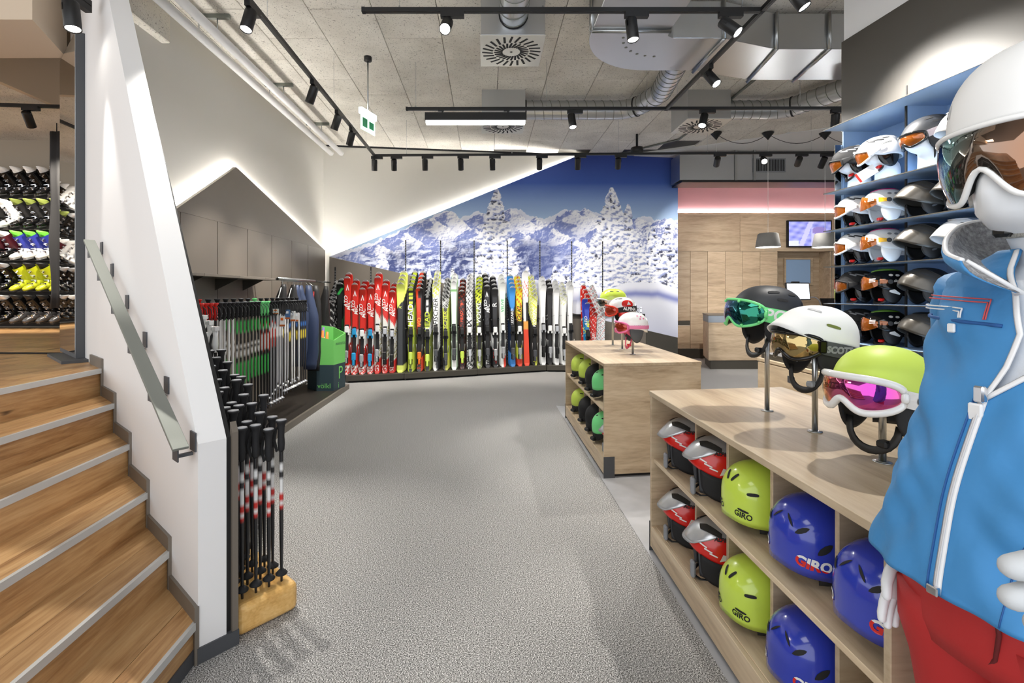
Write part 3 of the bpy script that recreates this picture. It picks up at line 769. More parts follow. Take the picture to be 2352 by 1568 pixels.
def spiral(name, label, pts, r, group=None):
    # smooth polyline with raised spiral seams
    P = [Vector(p) for p in pts]; out = []
    for i in range(len(P) - 1):
        seg = (P[i + 1] - P[i]).length; n = max(2, int(seg / .02))
        for k in range(n): out.append(P[i].lerp(P[i + 1], k / n))
    out.append(P[-1]); rr = []
    acc = 0
    for i, p in enumerate(out):
        if i: acc += (out[i] - out[i - 1]).length
        rr.append(r + (.006 if (acc % .115) < .022 else 0))
    t = thing(name, label, 'duct', P[0], group=group)
    mb = MB(); mb.tube([p - P[0] for p in out], r, 24); o = part('pipe', mb, M['galv'], t)
    hel_, acc, pu = [], 0.0, Vector((0, 0, 1))
    for i, p in enumerate(out):
        if i: acc += (out[i] - out[i - 1]).length
        tg = (out[min(i + 1, len(out) - 1)] - out[max(i - 1, 0)]).normalized(); uu = (pu - tg * pu.dot(tg)).normalized(); ww = tg.cross(uu)
        for s_ in range(4):
            if i == len(out) - 1: break
            f = s_ / 4; q_ = p.lerp(out[i + 1], f) - P[0]; ph = 2 * PI * (acc + f * .02) / .12
            hel_.append(q_ + uu * ((r + .001) * math.cos(ph)) + ww * ((r + .001) * math.sin(ph)))
    mb = MB(); mb.tube(hel_, .0045, 5); part('spiral_seam', mb, M['rail'], o)
    for i in (0, len(P) // 2):
        d = (P[min(i + 1, len(P) - 1)] - P[max(i - 1, 0)]).normalized(); mb = MB()
        mb.tube([P[i] - P[0] + d * .03, P[i] - P[0] + d * .05], r + .009, 24); part('clamp_ring', mb, M['blackm'], t)
    return t
def arc(c, a0, a1, r, z, n=8): return [(c[0] + r * math.cos(R(a0 + (a1 - a0) * k / n)), c[1] + r * math.sin(R(a0 + (a1 - a0) * k / n)), z) for k in range(n + 1)]
spiral('spiral_duct', 'silver spiral pipe running into the front of the nearest swirl vent', [(.245, 4.44, 3.97), (.245, 3.6, 3.97), (.245, 2.2, 3.97)], .125)
spiral('spiral_duct', 'silver spiral pipe from the vent behind the linear lamp, bending up to the metal duct',
       [(.50, 6.76, 4.0), (1.75, 6.76, 4.0)] + arc((1.78, 6.42), 90, 20, .34, 4.0)[1:] + [(2.20, 6.15, 3.99), (2.03, 5.06, 3.955)], .125)
spiral('spiral_duct', 'silver spiral pipe from the vent by the cash desk, bending away past the dark fascia',
       [(3.24, 6.76, 4.0), (3.9, 6.76, 4.0)] + arc((3.9, 6.42), 90, 20, .34, 4.0)[1:] + [(4.45, 6.0, 3.99), (5.0, 5.0, 3.98)], .125)
dz0, dz1 = 3.78, 4.12
dk = thing('rectangular_duct', 'large folded sheet-metal duct with a rounded elbow under the ceiling', 'duct', (1.3, 4.4, dz0))
def dprism(name, poly):
    p = MB(); p.prism([(x - 1.3, y - 4.4) for x, y in poly], 0, dz1 - dz0); o = part(name, p, M['galv'], dk); bev(o, .004, 1); return o
dprism('duct_run', [(.936, 2.0), (1.626, 2.0), (1.626, 4.30), (.936, 4.30)])
outer = [(1.66 + .724 * math.cos(R(a)), 4.363 + .724 * math.sin(R(a))) for a in np.linspace(180, 90, 14)]
dprism('duct_elbow', [(1.626, 4.302), (1.64, 4.40), (1.70, 4.44), (2.16, 4.445), (2.16, 5.087)] + outer[::-1] + [(.936, 4.302)])
dprism('duct_offset', [(2.164, 4.445), (2.75, 4.64), (2.85, 5.31), (2.164, 5.087)])
dprism('duct_run', [(2.754, 4.64), (3.25, 4.64), (3.35, 5.31), (2.854, 5.31)]); dprism('duct_run', [(3.254, 4.64), (5.5, 4.64), (5.5, 5.31), (3.354, 5.31)])
for (x0, y0, x1, y1) in ((.93, 4.30, 1.63, 4.30), (2.162, 4.43, 2.162, 5.10), (2.752, 4.62, 2.852, 5.33), (3.252, 4.62, 3.352, 5.33)):
    p = MB(); p.tube([(x0 - 1.3, y0 - 4.4, -.012), (x1 - 1.3, y1 - 4.4, -.012)], .02, 4); p.tube([(x0 - 1.3, y0 - 4.4, -.012), (x0 - 1.3, y0 - 4.4, .34)], .02, 4)
    part('flange', p, M['steel'], dk)
for k in range(7):
    a = R(170 - 13 * k); p = MB(); p.lathe([(.0005, -.003), (.014, -.003), (.014, .001)], 10)
    part('rivet', p, M['rail'], dk, (1.66 + .42 * math.cos(a) - 1.3, 4.363 + .42 * math.sin(a) - 4.4, 0))
for y in (2.8, 3.6):
    p = MB(); p.cyl((.1, y - 4.4, .3), (.1, y - 4.4, .42), .006, 6); part('drop_rod', p, M['steel'], dk)
# metal duct over the cash desk with grille
dd = thing('grille_duct', 'boxy metal duct with a slatted grille above the cash desk', 'duct', (5.6, 9.2, 3.60))
p = MB(); p.box(-1.95, 2.4, 0, .44, 0, .5); bev(part('duct_body', p, M['galv'], dd), .004)
p = MB(); p.box(-1.93, 1.5, -.06, .44, -.055, -.02); part('support_rail', p, M['black'], dd)
gx0, gx1, gz0, gz1 = at_y(1731, 0, 9.2).x - 5.6, at_y(1802, 0, 9.2).x - 5.6, at_y(0, 393, 9.2).z - 3.6, at_y(0, 366, 9.2).z - 3.6
p = MB()
for (a, b, c, d) in ((gx0, gx1, gz1, gz1 + .02), (gx0, gx1, gz0 - .02, gz0), (gx0 - .02, gx0, gz0 - .02, gz1 + .02), (gx1, gx1 + .02, gz0 - .02, gz1 + .02)): p.box(a, b, -.012, 0, c, d)
part('grille_frame', p, M['midgrey'], dd)
p = MB(); p.box(gx0, gx1, -.004, 0, gz0, gz1); part('grille_back', p, M['blackm'], dd)
q = MB(); q.box(-.004, .004, -.010, -.002, 0, gz1 - gz0); qm = q.mesh('grille_slat'); qm.materials.append(M['midgrey'])
for k in range(20): link('grille_slat', qm, dd, (gx0 + (gx1 - gx0) * (k + .5) / 20, 0, gz0))
for x in (-.9, -.55, 1.05, 1.3):
    p = MB(); p.box(x - .02, x + .02, -.03, -.005, -.03, .56); p.box(x - .2, x + .02, -.04, -.02, -.05, -.03); part('bracket', p, M['steel'], dd)
# pair of white pipes along the left wall
for i, (xx, lab) in enumerate(((-2.80, 'white heating pipe under the ceiling, the one against the left wall'), (-2.62, 'white heating pipe under the ceiling, the one away from the left wall'))):
    t = thing('ceiling_pipe', lab, 'pipe', (xx, 3.66, 3.97), group='white ceiling pipes')
    p = MB(); p.tube([(0, 0, 0), (.02, 5.04, 0)], .044, 16); part('pipe', p, M['white'], t)
    p = MB(); p.lathe([(.02, 0), (.047, .004), (.047, .05), (.044, .05)], 16, Matrix.Translation((.02, 5.08, 0)) @ Matrix.Rotation(R(90), 4, 'X')); part('end_cap', p, M['white'], t)
for k, y in enumerate((4.75, 6.3, 7.75)):
    t = thing('pipe_hanger', 'grey channel bracket holding the two white ceiling pipes', 'bracket', (-2.70, y, 3.97), group='pipe hangers')
    p = MB(); p.box(-.16, .2, -.02, .02, .16, .205); part('channel', p, M['rail'], t)
    for x in (-.1, .08):
        p = MB(); p.cyl((x, 0, .03), (x, 0, .17), .006, 6); part('rod', p, M['steel'], t)
# small fittings by the mural: camera dome and conduit
t = thing('ceiling_speaker', 'small black round ceiling speaker above the mural edge', 'speaker', at_y(1463, 346, 8.3))
p = MB(); p.lathe([(.06, -.05), (.10, -.035), (.105, .0), (.10, .05), (.04, .06)], 16); part('speaker_body', p, M['black'], t)
p = MB(); p.cyl((0, 0, .05), (0, 0, CEIL - at_y(1463, 346, 8.3).z + .003), .02, 8); part('stem', p, M['blackm'], t)
p = MB(); a = at_z(1430, 345, CEIL - .03); p.tube([at_z(1428, 352, CEIL - .018), at_z(1560, 320, CEIL - .018), at_z(1640, 260, CEIL - .018), at_z(1735, 182, CEIL - .018)], .017, 6)
tag(part('cable_conduit', p, M['rail']), 'grey cable conduit crossing the concrete ceiling to the mural', 'conduit')

# pendant lamps over the cash desk
PY = 8.2
for u, vt in ((1645, 312), (1764, 305), (1895, 308)):
    x = (u - PU) / FPX * PY
    zc = CEIL - .012
    if u == 1645: shade = None
    t = thing('pendant_lamp', {1645: 'black ceiling cone with a short cord above the mural track, no shade in view', 1764: 'grey concrete pendant lamp over the cash desk, clear of the television', 1895: 'grey concrete pendant lamp hanging in front of the television'}[u], 'lamp', (x, PY, zc))
    p = MB(); p.lathe([(.09, 0), (.085, -.015), (.01, -.11), (.004, -.12)], 16); part('ceiling_cone', p, M['black'], t)
    zs = CH + (PV - 535) / FPX * PY - zc
    if u == 1645: zs = -.55
    p = MB(); p.cyl((0, 0, -.1), (0, 0, zs + .01), .0035, 6); part('cord', p, M['whitem'], t)
    if u != 1645:
        p = MB(); p.lathe([(.012, .0), (.135, -.004), (.155, -.02), (.19, -.24), (.182, -.24), (.15, -.03), (.02, -.02)], 28, Matrix.Translation((0, 0, zs)), cap=False)
        part('shade', p, mat('cast_concrete_shade', srgb(150, 148, 144), .8, bump=.2, bscale=25), t)
        p = MB(); p.lathe([(.001, -.21), (.165, -.21), (.165, -.216), (.001, -.216)], 24, Matrix.Translation((0, 0, zs))); part('diffuser', p, M['tubelight'], t)
        pl_ = bpy.data.lights.new('pendant_bulb', 'POINT'); pl_.energy = 28; pl_.shadow_soft_size = .12; lo = bpy.data.objects.new('pendant_bulb', pl_); COL.objects.link(lo); lo.parent = t; lo.location = (0, 0, zs - .30)
sw_ = []
xs_ = [(u - PU) / FPX * PY for u in (1645, 1764, 1895, 2010)]
pts = []
for a, b in zip(xs_[:-1], xs_[1:]):
    for k in range(10):
        f = k / 10; pts.append((a + (b - a) * f, PY, CEIL - .03 - .16 * 4 * f * (1 - f)))
p = MB(); p.tube(pts, .005, 6); tag(part('swag_cable', p, M['black']), 'thin black cable swagged between the pendant lamp cones', 'cable')
# ================================================================== SKI WALL
def plane_text(name, txt, size, material, parent, org, xdir, updir, shear=0, bold=0, sx=1.0):
    """flat lettering on a plane; org is the text centre"""
    vs, fs = text_verts(txt, size, shear, bold); xd, ud = Vector(xdir).normalized(), Vector(updir).normalized()
    mb = MB(); mb.add([Vector(org) + xd * (x * sx) + ud * y for x, y in vs], fs)
    me = bpy.data.meshes.new(name); me.from_pydata(mb.v, [], mb.f); me.materials.append(material)
    return link(name, me, parent)
# plinth sections
fp = [at_z(795, 880, 0), at_z(929, 873.5, 0), at_z(1096, 863.5, 0), at_z(1256, 853.5, 0), Vector((2.45, 9.02, 0))]
places = ('beside the green cardboard bin', 'under the lime and red skis', 'under the blue skis', 'behind the far oak counter')
for i in range(4):
    a, b = fp[i], fp[i + 1]; sh = .05 * (1 if i % 2 else 0)
    t = thing('ski_plinth', 'low dark taupe ski plinth ' + places[i], 'plinth', (a.x, a.y, 0), group='ski plinths')
    p = MB(); p.prism([(0, -sh * .4), (b.x - a.x - .004, b.y - a.y - sh * .4), (b.x - a.x - .004, wy(b.x, OFF + .01) - a.y), (0, wy(a.x, OFF + .01) - a.y)], .03, .12)
    bev(part('platform', p, M['brown_d'], t), .004)
    p = MB(); p.prism([(.02, .05), (b.x - a.x - .02, b.y - a.y + .05), (b.x - a.x - .02, wy(b.x, OFF + .02) - a.y), (.02, wy(a.x, OFF + .02) - a.y)], 0, .03); part('recessed_base', p, M['blackm'], t)
def front_line(x):     # Y of the plinth front at X
    for a, b in zip(fp[:-1], fp[1:]):
        if x <= b.x: break
    return a.y + (b.y - a.y) * (x - a.x) / (b.x - a.x)

def hexc(h):
    h = h.lstrip('#'); return srgb(int(h[0:2], 16), int(h[2:4], 16), int(h[4:6], 16))
def ski_profile(t, wide):
    w = .047 + .017 * ((t - .45) / .43) ** 2 * (1 if t > .45 else .55)
    if t > .945: w *= math.sqrt(max(0.0, 1 - ((t - .945) / .055) ** 2))
    if t < .025: w *= .62 + .38 * (t / .025)
    return w * wide * .885
SKI_M = {}
def ski_mesh(key, L, fn, wide=1.0):
    NT, NW = 70, 8; mb = MB(); th = .012
    top, bot, ct, cb = [], [], [], []
    for i in range(NT + 1):
        t = i / NT; hw_ = max(ski_profile(t, wide), .0012); z = t * L
        y = -.075 * max(0, (t - .86) / .14) ** 2 - .02 * max(0, (.03 - t) / .03)
        y += .012 * math.sin(PI * min(t / .86, 1))
        for j in range(NW + 1):
            w = -1 + 2 * j / NW
            top.append(Vector((hw_ * w, y - th * (1 if abs(w) < .99 else .35), z))); bot.append(Vector((hw_ * w, y, z)))
            ct.append(fn(t, w) if t < .972 else (.55, .55, .55, 1)); cb.append((.012, .012, .013, 1))
    n = NW + 1; N = len(top); fs = []
    for i in range(NT):
        for j in range(NW):
            a = i * n + j; fs.append((a, a + 1, a + n + 1, a + n)); fs.append((N + a, N + a + n, N + a + n + 1, N + a + 1))
        a = i * n; fs.append((a, a + n, N + a + n, N + a)); a = i * n + NW; fs.append((a, N + a, N + a + n, a + n))
    fs.append(tuple(range(NW, -1, -1)) + tuple(range(N, N + NW + 1)))
    mb.add(top + bot, fs, ct + cb)
    me = mb.mesh('ski_body'); me.materials.append(M['col']); return me
def nz(t, w, s=1.0, k=0): return (math.sin(t * 91 * s + w * 3.1 + k) + math.sin(t * 157 * s - w * 5.3 + k * 2.1)) * .5
def bands(lst, base):
    lst = [(a, b, hexc(c)) for a, b, c in lst]; base = hexc(base)
    def f(t, w):
        for a, b, c in lst:
            if a <= t + .012 * w < b: return c
        return base
    return f
def atomic(main, lo='c81f18', white='f2f0ec'):
    m, l, wh = hexc(main), hexc(lo), hexc(white)
    def f(t, w):
        if t < .10 and nz(t, w, .9) > .25: return wh
        if .30 < t < .46 and w > .35: return wh
        return m if not (.12 < t < .24 and w > .4) else l
    return f
def gsw(t, w):
    r, wh, y = hexc('d8281e'), hexc('f0eee8'), hexc('a89a2c')
    if t > .60 - .05 * w: return r
    if t < .12 + .04 * w: return r
    if w > .45 and nz(t, w, 1.7) > .1 and (.18 < t < .34 or .4 < t < .5): return y
    return wh
def yellowpow(t, w):
    if .08 < t < .76 + .05 * w: return hexc('26282a')
    return hexc('dfe86a')
def spiral_d(t, w):
    return hexc('e8e8e6') if (math.sin(t * 60 + w * 2.6) > .86 or (t < .6 and nz(t, w, 3) > .45)) else hexc('1b1b1c')
def greenlogo(t, w): return hexc('37c05a') if (.87 < t < .93 and abs(w - (t - .9) * 16) < .45) or (w > .8 and t < .6) else hexc('1a1c1b')
def headlime(t, w):
    if t > .70: return hexc('d3e63c') if int(t * 40) % 2 == 0 and abs(w) < .75 else hexc('202122')
    if abs(w) > .7: return hexc('c6da3a')
    return hexc('d3e63c') if (.50 < t < .58 or .04 < t < .2) else hexc('1d1e1f')
def redblack(t, w):
    if t > .42: return hexc('d8401c') if (w < .5 - (t - .42) * .5 and not (.86 < t < .95 and abs(w) < .35)) else hexc('231f1e')
    return hexc('d8401c') if (w > .55 and t < .16) else hexc('2a2726')
def headwhite(t, w):
    if t > .74: return hexc('e6e6e4') if (abs(w) < .4 and nz(t, 0, .8) > -.3) else hexc('1c1c1d')
    if .42 < t < .56: return hexc('e9e9e6')
    return hexc('1c1c1d') if abs(w) < .8 else hexc('cfe03a')
def fischw(t, w):
    if t > .82: return hexc('dbe24e') if (nz(t, w, 1.2) > 0) else hexc('efefec')
    if t < .22: return hexc('1e1e1f') if w > .1 + nz(t, w) * .4 else hexc('eeeeea')
    return hexc('f2f2ef')
def fischb(t, w):
    if t > .80: return hexc('f0f0ec') if nz(t, w * 2, 1.6) > .05 else hexc('232423')
    if t < .16: return hexc('d8d85a') if w > -.2 + t * 3 else hexc('2a2a28')
    return hexc('45433e') if abs(w) < .75 else hexc('c9d94a')
def whitegreen(t, w): return hexc('7cb070') if (abs(w) > .82 or (.88 < t < .91)) else hexc('f0f1ee')
def instinct(t, w): return hexc('9a2c12') if nz(t, w, 2.2) > .55 else (hexc('e0502a') if (.8 < t < .84 and abs(w) < .4) else hexc('261a17'))
def whiteblack(t, w):
    if t > .62: return hexc('19191b') if nz(t, w * 1.6, 1.1) > .1 else hexc('f0f0f0')
    return hexc('efefee') if t > .42 else (hexc('1c1c1d') if nz(t, w, 1.3) > -.1 else hexc('e2e2e0'))
def volklime(t, w):
    if t > .80: return hexc('d2e23a') if nz(t, w, 1.0) > -.2 else hexc('20211e')
    return hexc('a7b452') if w < -.2 else (hexc('3c3d36') if t > .3 else hexc('6a7040'))
def atoblack(t, w): return hexc('3c3a3c') if nz(t, w, .5) > .6 else hexc('1f1e20')
def rosrace(t, w):
    if .22 < t < .36: return hexc('efefec')
    return hexc('d6301f') if (.05 < t < .2 and abs(w) < .3 and nz(t, w) > 0) else hexc('222224')
def veuve(t, w): return hexc('d8402c') if (t < .14 and w > .2) else (hexc('3fb86a') if (.60 < t < .86 and w > .85) else hexc('e9ebe6'))
def blizz(t, w):
    if t > .70 + .05 * abs(w): return hexc('3f8ed6')
    if .50 < t < .70: return hexc('1d1e22')
    if t < .16: return hexc('3a80c8')
    return hexc('2c74d0') if abs(w) < .55 else hexc('1b2a44')
def yelred(t, w):
    if t > .56: return hexc('e4502a') if nz(t, w, .8) > .35 else hexc('e6d63a')
    if t > .26: return hexc('38362e')
    return hexc('d8452c') if t < .09 else hexc('d2d84a')
def whitered(t, w):
    if t > .66: return hexc('d83a34') if (.72 < t < .9 and nz(t, w * 2, .9) > .35) else hexc('f1f0ef')
    if t > .46: return hexc('1f1f20') if w > 0 else hexc('e9e8e6')
    return hexc('e2a04a') if t > .38 else hexc('e04a30')
def volkyel(t, w):
    if t > .56: return hexc('d9de4c') if nz(t, w * 1.5, 1.5) > -.2 else hexc('f2f2e8')
    return hexc('d9de4c') if (t < .12 and w > .2) else hexc('2b2a29')
def whites(t, w): return hexc('4a3d4e') if (abs(w) < .28 and .1 < t < .42 or abs(w) < .2 and .42 < t < .6) else hexc('f2f2f1')
def blackp(t, w): return hexc('2c2b2c')
def whitep(t, w): return hexc('dadad8') if (w > .75 or t > .93) else hexc('f4f4f3')
def whitey(t, w): return hexc('dfe2a8') if (t > .84 and nz(t, w) > .2) else hexc('efefec')
def blueato(t, w):
    if t > .7: return hexc('3346b4')
    return hexc('e4e63c') if (t < .2 or (.46 < t < .56 and nz(t, w) > .2)) else hexc('1f7ab0')
def redhook(t, w): return hexc('d22a20') if nz(t, w, .7) < .7 else hexc('f0eeec')
def hooks(t, w): return hexc('d8402c') if nz(t, w, 2.0) > .72 else (hexc('2c2c30') if nz(t, w * 2, 3.1, 2) > .62 else hexc('eceef0'))
# binding (shared)
def binding_meshes(c1, c2):
    res = []
    b = MB(); b.cbox(-.032, .032, -.018, 0, -.34, .30, .006); res.append(('binding_plate', b, M['blackm']))
    b = MB(); b.cbox(-.036, .036, -.062, -.016, .16, .27, .012); b.cbox(-.048, -.02, -.05, -.02, .12, .17, .008); b.cbox(.02, .048, -.05, -.02, .12, .17, .008)
    res.append(('toe_piece', b, c1))
    b = MB(); b.cbox(-.034, .034, -.078, -.016, -.26, -.13, .014); b.cbox(-.02, .02, -.085, -.03, -.34, -.25, .010); res.append(('heel_piece', b, c2))
    for s in (-1, 1):
        b = MB(); b.cyl((s * .042, -.03, -.12), (s * .05, -.055, .0), .006, 6); res.append(('brake_arm', b, M['steel']))
    return [(n, mb.mesh(n), m) for n, mb, m in res]
BW, BB, BL, BK = (M['whiteg'], mat('sky_plastic', srgb(40, 150, 205), .3), M['lime'], M['black'])
BIND = {k: binding_meshes(*v) for k, v in dict(w=(M['whiteg'], M['silver']), k=(M['black'], M['grey']), b=(BB, BB), l=(M['black'], M['lime']), s=(M['silver'], M['black']), o=(M['black'], M['orange'])).items()}
for lst in BIND.values():
    for n, me, m in lst: me.materials.append(m)
WHT, BLK = M['whitem'], M['black']
tm = {}
def tmat(h):
    if h not in tm: tm[h] = mat('print_' + h, hexc(h), .4)
    return tm[h]
# (u centre, v of the highest tip, count, design, width, binding, [(text, size, t, colour, shear)], description)
ATO = [('ATO', .062, .74, 'f4f2ee', .25, -.024), ('MIC', .062, .70, 'f4f2ee', .25, .024)]
def tri(h='f4f2ee'): return [('\u25b2', .075, .90, h, 0)]
SK = [
 (757, 645, 6, spiral_d, 1.05, None, [], 'black ski with white swirl print behind the green bin'),
 (778, 640, 2, greenlogo, 1.05, 'k', [], 'black ski with a green flash at the tip'),
 (795, 626, 2, atomic('d92b20'), 1.0, 'w', ATO + [('GS', .10, .05, 'f4f2ee', .2)], 'red racing ski with white block letters and GS at the tail'),
 (812.5, 641, 2, atomic('d92b20'), 1.0, 'b', ATO + [('GS', .10, .05, 'f4f2ee', .2)], 'red racing ski with white block letters and GS at the tail'),
 (830.5, 643, 3, atomic('d92b20'), 1.0, 'w', ATO + [('SL', .10, .05, 'f4f2ee', .2)], 'red racing ski with white block letters and SL at the tail'),
 (849.5, 650, 2, atomic('d92b20'), 1.0, 'b', ATO + [('SL', .10, .05, 'f4f2ee', .2)], 'red racing ski with white block letters and SL at the tail'),
 (866, 625, 2, gsw, 1.0, 'w', [('ATO', .058, .76, 'f4f2ee', .25, -.024), ('MIC', .058, .73, 'f4f2ee', .25, .022), ('GS', .09, .05, 'f4f2ee', .2)], 'white ski with red tip and tail and olive flecks'),
 (883.5, 642, 2, gsw, 1.0, 's', [('ATO', .058, .76, 'f4f2ee', .25, -.024), ('MIC', .058, .73, 'f4f2ee', .25, .022), ('GS', .09, .05, 'f4f2ee', .2)], 'white ski with red tip and tail and olive flecks'),
 (900, 649, 3, gsw, 1.0, 's', [('ATO', .058, .76, 'f4f2ee', .25, -.024), ('MIC', .058, .73, 'f4f2ee', .25, .022), ('SL', .09, .05, 'f4f2ee', .2)], 'white ski with red tip, red tail and SL lettering'),
 (919, 622, 4, yellowpow, 1.18, None, [('R', .05, .72, 'dfe86a', .2)], 'wide pale yellow powder ski with a black middle'),
 (943, 622, 5, headlime, .95, 'l', [('HEAD', .10, .66, 'f4f4f2', 0), ('SUPER', .045, .14, '1d1e1f', 0), ('SHAPE', .045, .08, '1d1e1f', 0)], 'black and lime checked ski with white lettering'),
 (963, 623, 5, redblack, 1.05, 'o', [('VO', .07, .58, 'e8a02c', .15), ('LKL', .07, .66, 'd8301c', .15), ('RTM', .08, .09, 'e8501c', 0)], 'orange-red and black ski'),
 (981.5, 639, 5, headwhite, .92, 'l', [('HEAD', .09, .64, 'd3e63c', 0), ('WORLDCUP', .035, .15, 'f4f4f2', 0)], 'black ski with white blocks at the tip and lime lettering'),
 (1001, 621, 4, fischw, 1.0, 'k', [('FISCHER', .085, .66, '222222', .2)], 'white ski with yellow tip flecks and thin black lettering'),
 (1023.5, 638, 5, fischb, 1.0, 'k', [('FISCHER', .07, .62, 'dbe24e', .2)], 'grey-black ski with yellow lettering'),
 (1043, 628, 3, whitegreen, 1.0, 'k', [], 'white ski with thin green edges'),
 (1061.5, 639, 4, instinct, .95, 'l', [('INSTINCT', .05, .16, 'e8502a', 0), ('HEAD', .05, .66, 'e8502a', 0)], 'black-brown ski with orange lettering'),
 (1079, 630, 4, whiteblack, 1.05, 'w', [('X', .12, .55, '1c1c1d', .2)], 'white ski with bold black shapes'),
 (1101, 633, 4, volklime, 1.0, 'w', [('VOLKL', .085, .68, 'f2f2ee', .2), ('SRC', .07, .06, 'f2f2ee', .1)], 'lime and olive ski with white lettering'),
 (1120, 627, 4, atoblack, 1.0, 'k', [('ATO', .062, .75, 'eeeeec', .25, -.024), ('MIC', .062, .71, 'eeeeec', .25, .024), ('Ti', .08, .06, 'eeeeec', .2)], 'black ski with white slanted lettering'),
 (1138, 633, 4, rosrace, 1.0, 'w', [('R', .09, .78, 'eeeeec', 0), ('ESX', .09, .17, 'd6301f', 0)], 'black ski with a white band and red letters'),
 (1156, 630, 3, veuve, 1.02, 'w', [('VEUVE', .055, .72, '3fb86a', .15)], 'white ski with green lettering at the edge'),
 (1178, 630, 4, blizz, 1.0, 'k', [('BLIZZARD', .05, .60, 'f0f0f0', .1)], 'bright blue and black ski'),
 (1194, 631, 4, yelred, 1.0, 'w', [('VOLKL', .08, .64, '24221c', .25), ('ACTION', .04, .17, '24221c', .1)], 'yellow ski with red diamonds at the tip'),
 (1210, 622, 1, whitered, 1.12, None, [], 'wide white ski with red slashes and a red tail'),
 (1228, 630, 6, volkyel, 1.0, 'k', [('VOLKLWERK', .055, .60, 'f0f0ee', .15), ('RTM', .06, .1, 'd9de4c', 0)], 'yellow-white patterned ski with a black tail'),
 (1248, 634, 3, whites, 1.0, 's', [], 'white ski with a dark violet centre line'),
 (1263, 640, 3, blackp, .98, 'w', [('CLOUD 9', .04, .2, 'dddddd', 0)], 'plain black ski between white skis'),
 (1279, 643, 3, whitep, 1.0, 's', [], 'plain white ski with a pale grey edge'),
 (1296, 647, 4, whitey, 1.0, 'w', [], 'white ski with pale yellow tip marks'),
 (1312, 645, 2, whitep, .98, 'k', [], 'plain white ski with a pale grey edge'),
 (1352, 684, 2, blueato, .92, 'k', [('ATO', .058, .70, 'eeeeec', .25, -.02), ('MIC', .058, .66, 'e4e63c', .25, .02)], 'short blue and yellow junior ski'),
 (1366, 652, 7, redhook, .92, None, [('ATO', .058, .5, 'eeeeec', .25, -.02), ('MIC', .058, .47, 'eeeeec', .25, .02)], 'red ski in the row behind the stand helmets'),
 (1386, 654, 7, hooks, .92, None, [], 'white ski with black and red hook marks'),
]
yaw_w = math.atan(WT); STK = []
for i, (u, vt, n, fn, wide, bk, texts, desc) in enumerate(SK):
    m0 = (u - PU) / FPX
    # base near the plinth front
    Yb = 8.0
    for _ in range(6): Yb = front_line(m0 * Yb) + .10
    far = i >= 31; nose = i in (0, 1)
    if nose: Yb = front_line(-2.27) + .35
    if i >= 32: Yb += .09
    elif i == 31: Yb -= .045
    Xb = m0 * Yb
    avail = wy(Xb, OFF) - .035 - Yb
    step = min(.085 if not far else .034, max(.02, avail * .5 / max(1, n - 1)))
    lean = min(R(6.5), math.atan(max(.02, avail - step * (n - 1) - .02) / 1.8))
    mem = []
    for k in range(n):                       # k = 0 is the front ski
        off = step * k; yb = Yb + off; xb = Xb - (.012 * k if m0 > 0 else -.004 * k) - (.02 * k if far else 0)
        ytop = yb + 1.75 * math.sin(lean)
        # rear ski reaches the highest pixel row
        ztop = CH + (PV - (vt + (n - 1 - k) * (9 if not far else 10.5))) / FPX * ytop
        mem.append((xb, yb, min(max((ztop - .12) / math.cos(lean), .9), 1.95)))
    STK.append((i, [(a_[0], a_[1]) for a_ in mem], lean))
    L0 = mem[0][2]; body = ski_mesh(i, L0, fn, wide)
    for k, (xb, yb, L) in enumerate(mem):
        wh = 'front of its stack' if k == 0 else 'deeper in its stack'
        t = thing('ski', desc + ', ' + wh, 'ski', (xb + .001 * k, yb, .12), (-lean, 0, yaw_w + R(2) * (1 if k % 2 else -1) * .3), group='skis on the mural wall')
        o = link('ski_body', body, t); o.scale = (1, 1, L / L0)
        if k == 0:
            if bk:
                zb = .36 * L0
                for nm, me_, m_ in BIND[bk]: link(nm, me_, t, (0, 0, zb - .06))
            for (tx, sz, tt, hc, shr, *dx) in texts:
                vs, fs = text_verts(tx, sz * (1.5 if tt > .3 else 1.2), shr, .0012); mb = MB()
                mb.add([Vector((-y * .85 + (dx[0] if dx else 0), -.0135 - .075 * max(0, ((tt * L0 + x) / L0 - .86) / .14) ** 2 + .012 * math.sin(PI * min((tt * L0 + x) / L0 / .86, 1)), tt * L0 + x)) for x, y in vs], fs)
                me2 = bpy.data.meshes.new('lettering'); me2.from_pydata(mb.v, [], mb.f); me2.materials.append(tmat(hc)); link('lettering', me2, t)
            if desc.startswith('red racing') or 'olive flecks' in desc or 'SL lettering' in desc or 'slanted' in desc:
                mb = MB(); zt = .885 * L0; yy = -.0142 - .004
                mb.add([(-.026, yy, zt - .05), (-.013, yy, zt - .05), (0, yy - .003, zt + .015), (0, yy - .006, zt + .055), (.026, yy, zt - .05), (.013, yy, zt - .05)], [(0, 1, 2, 3), (4, 3, 2, 5)])
                part('emblem', mb, WHT, t)
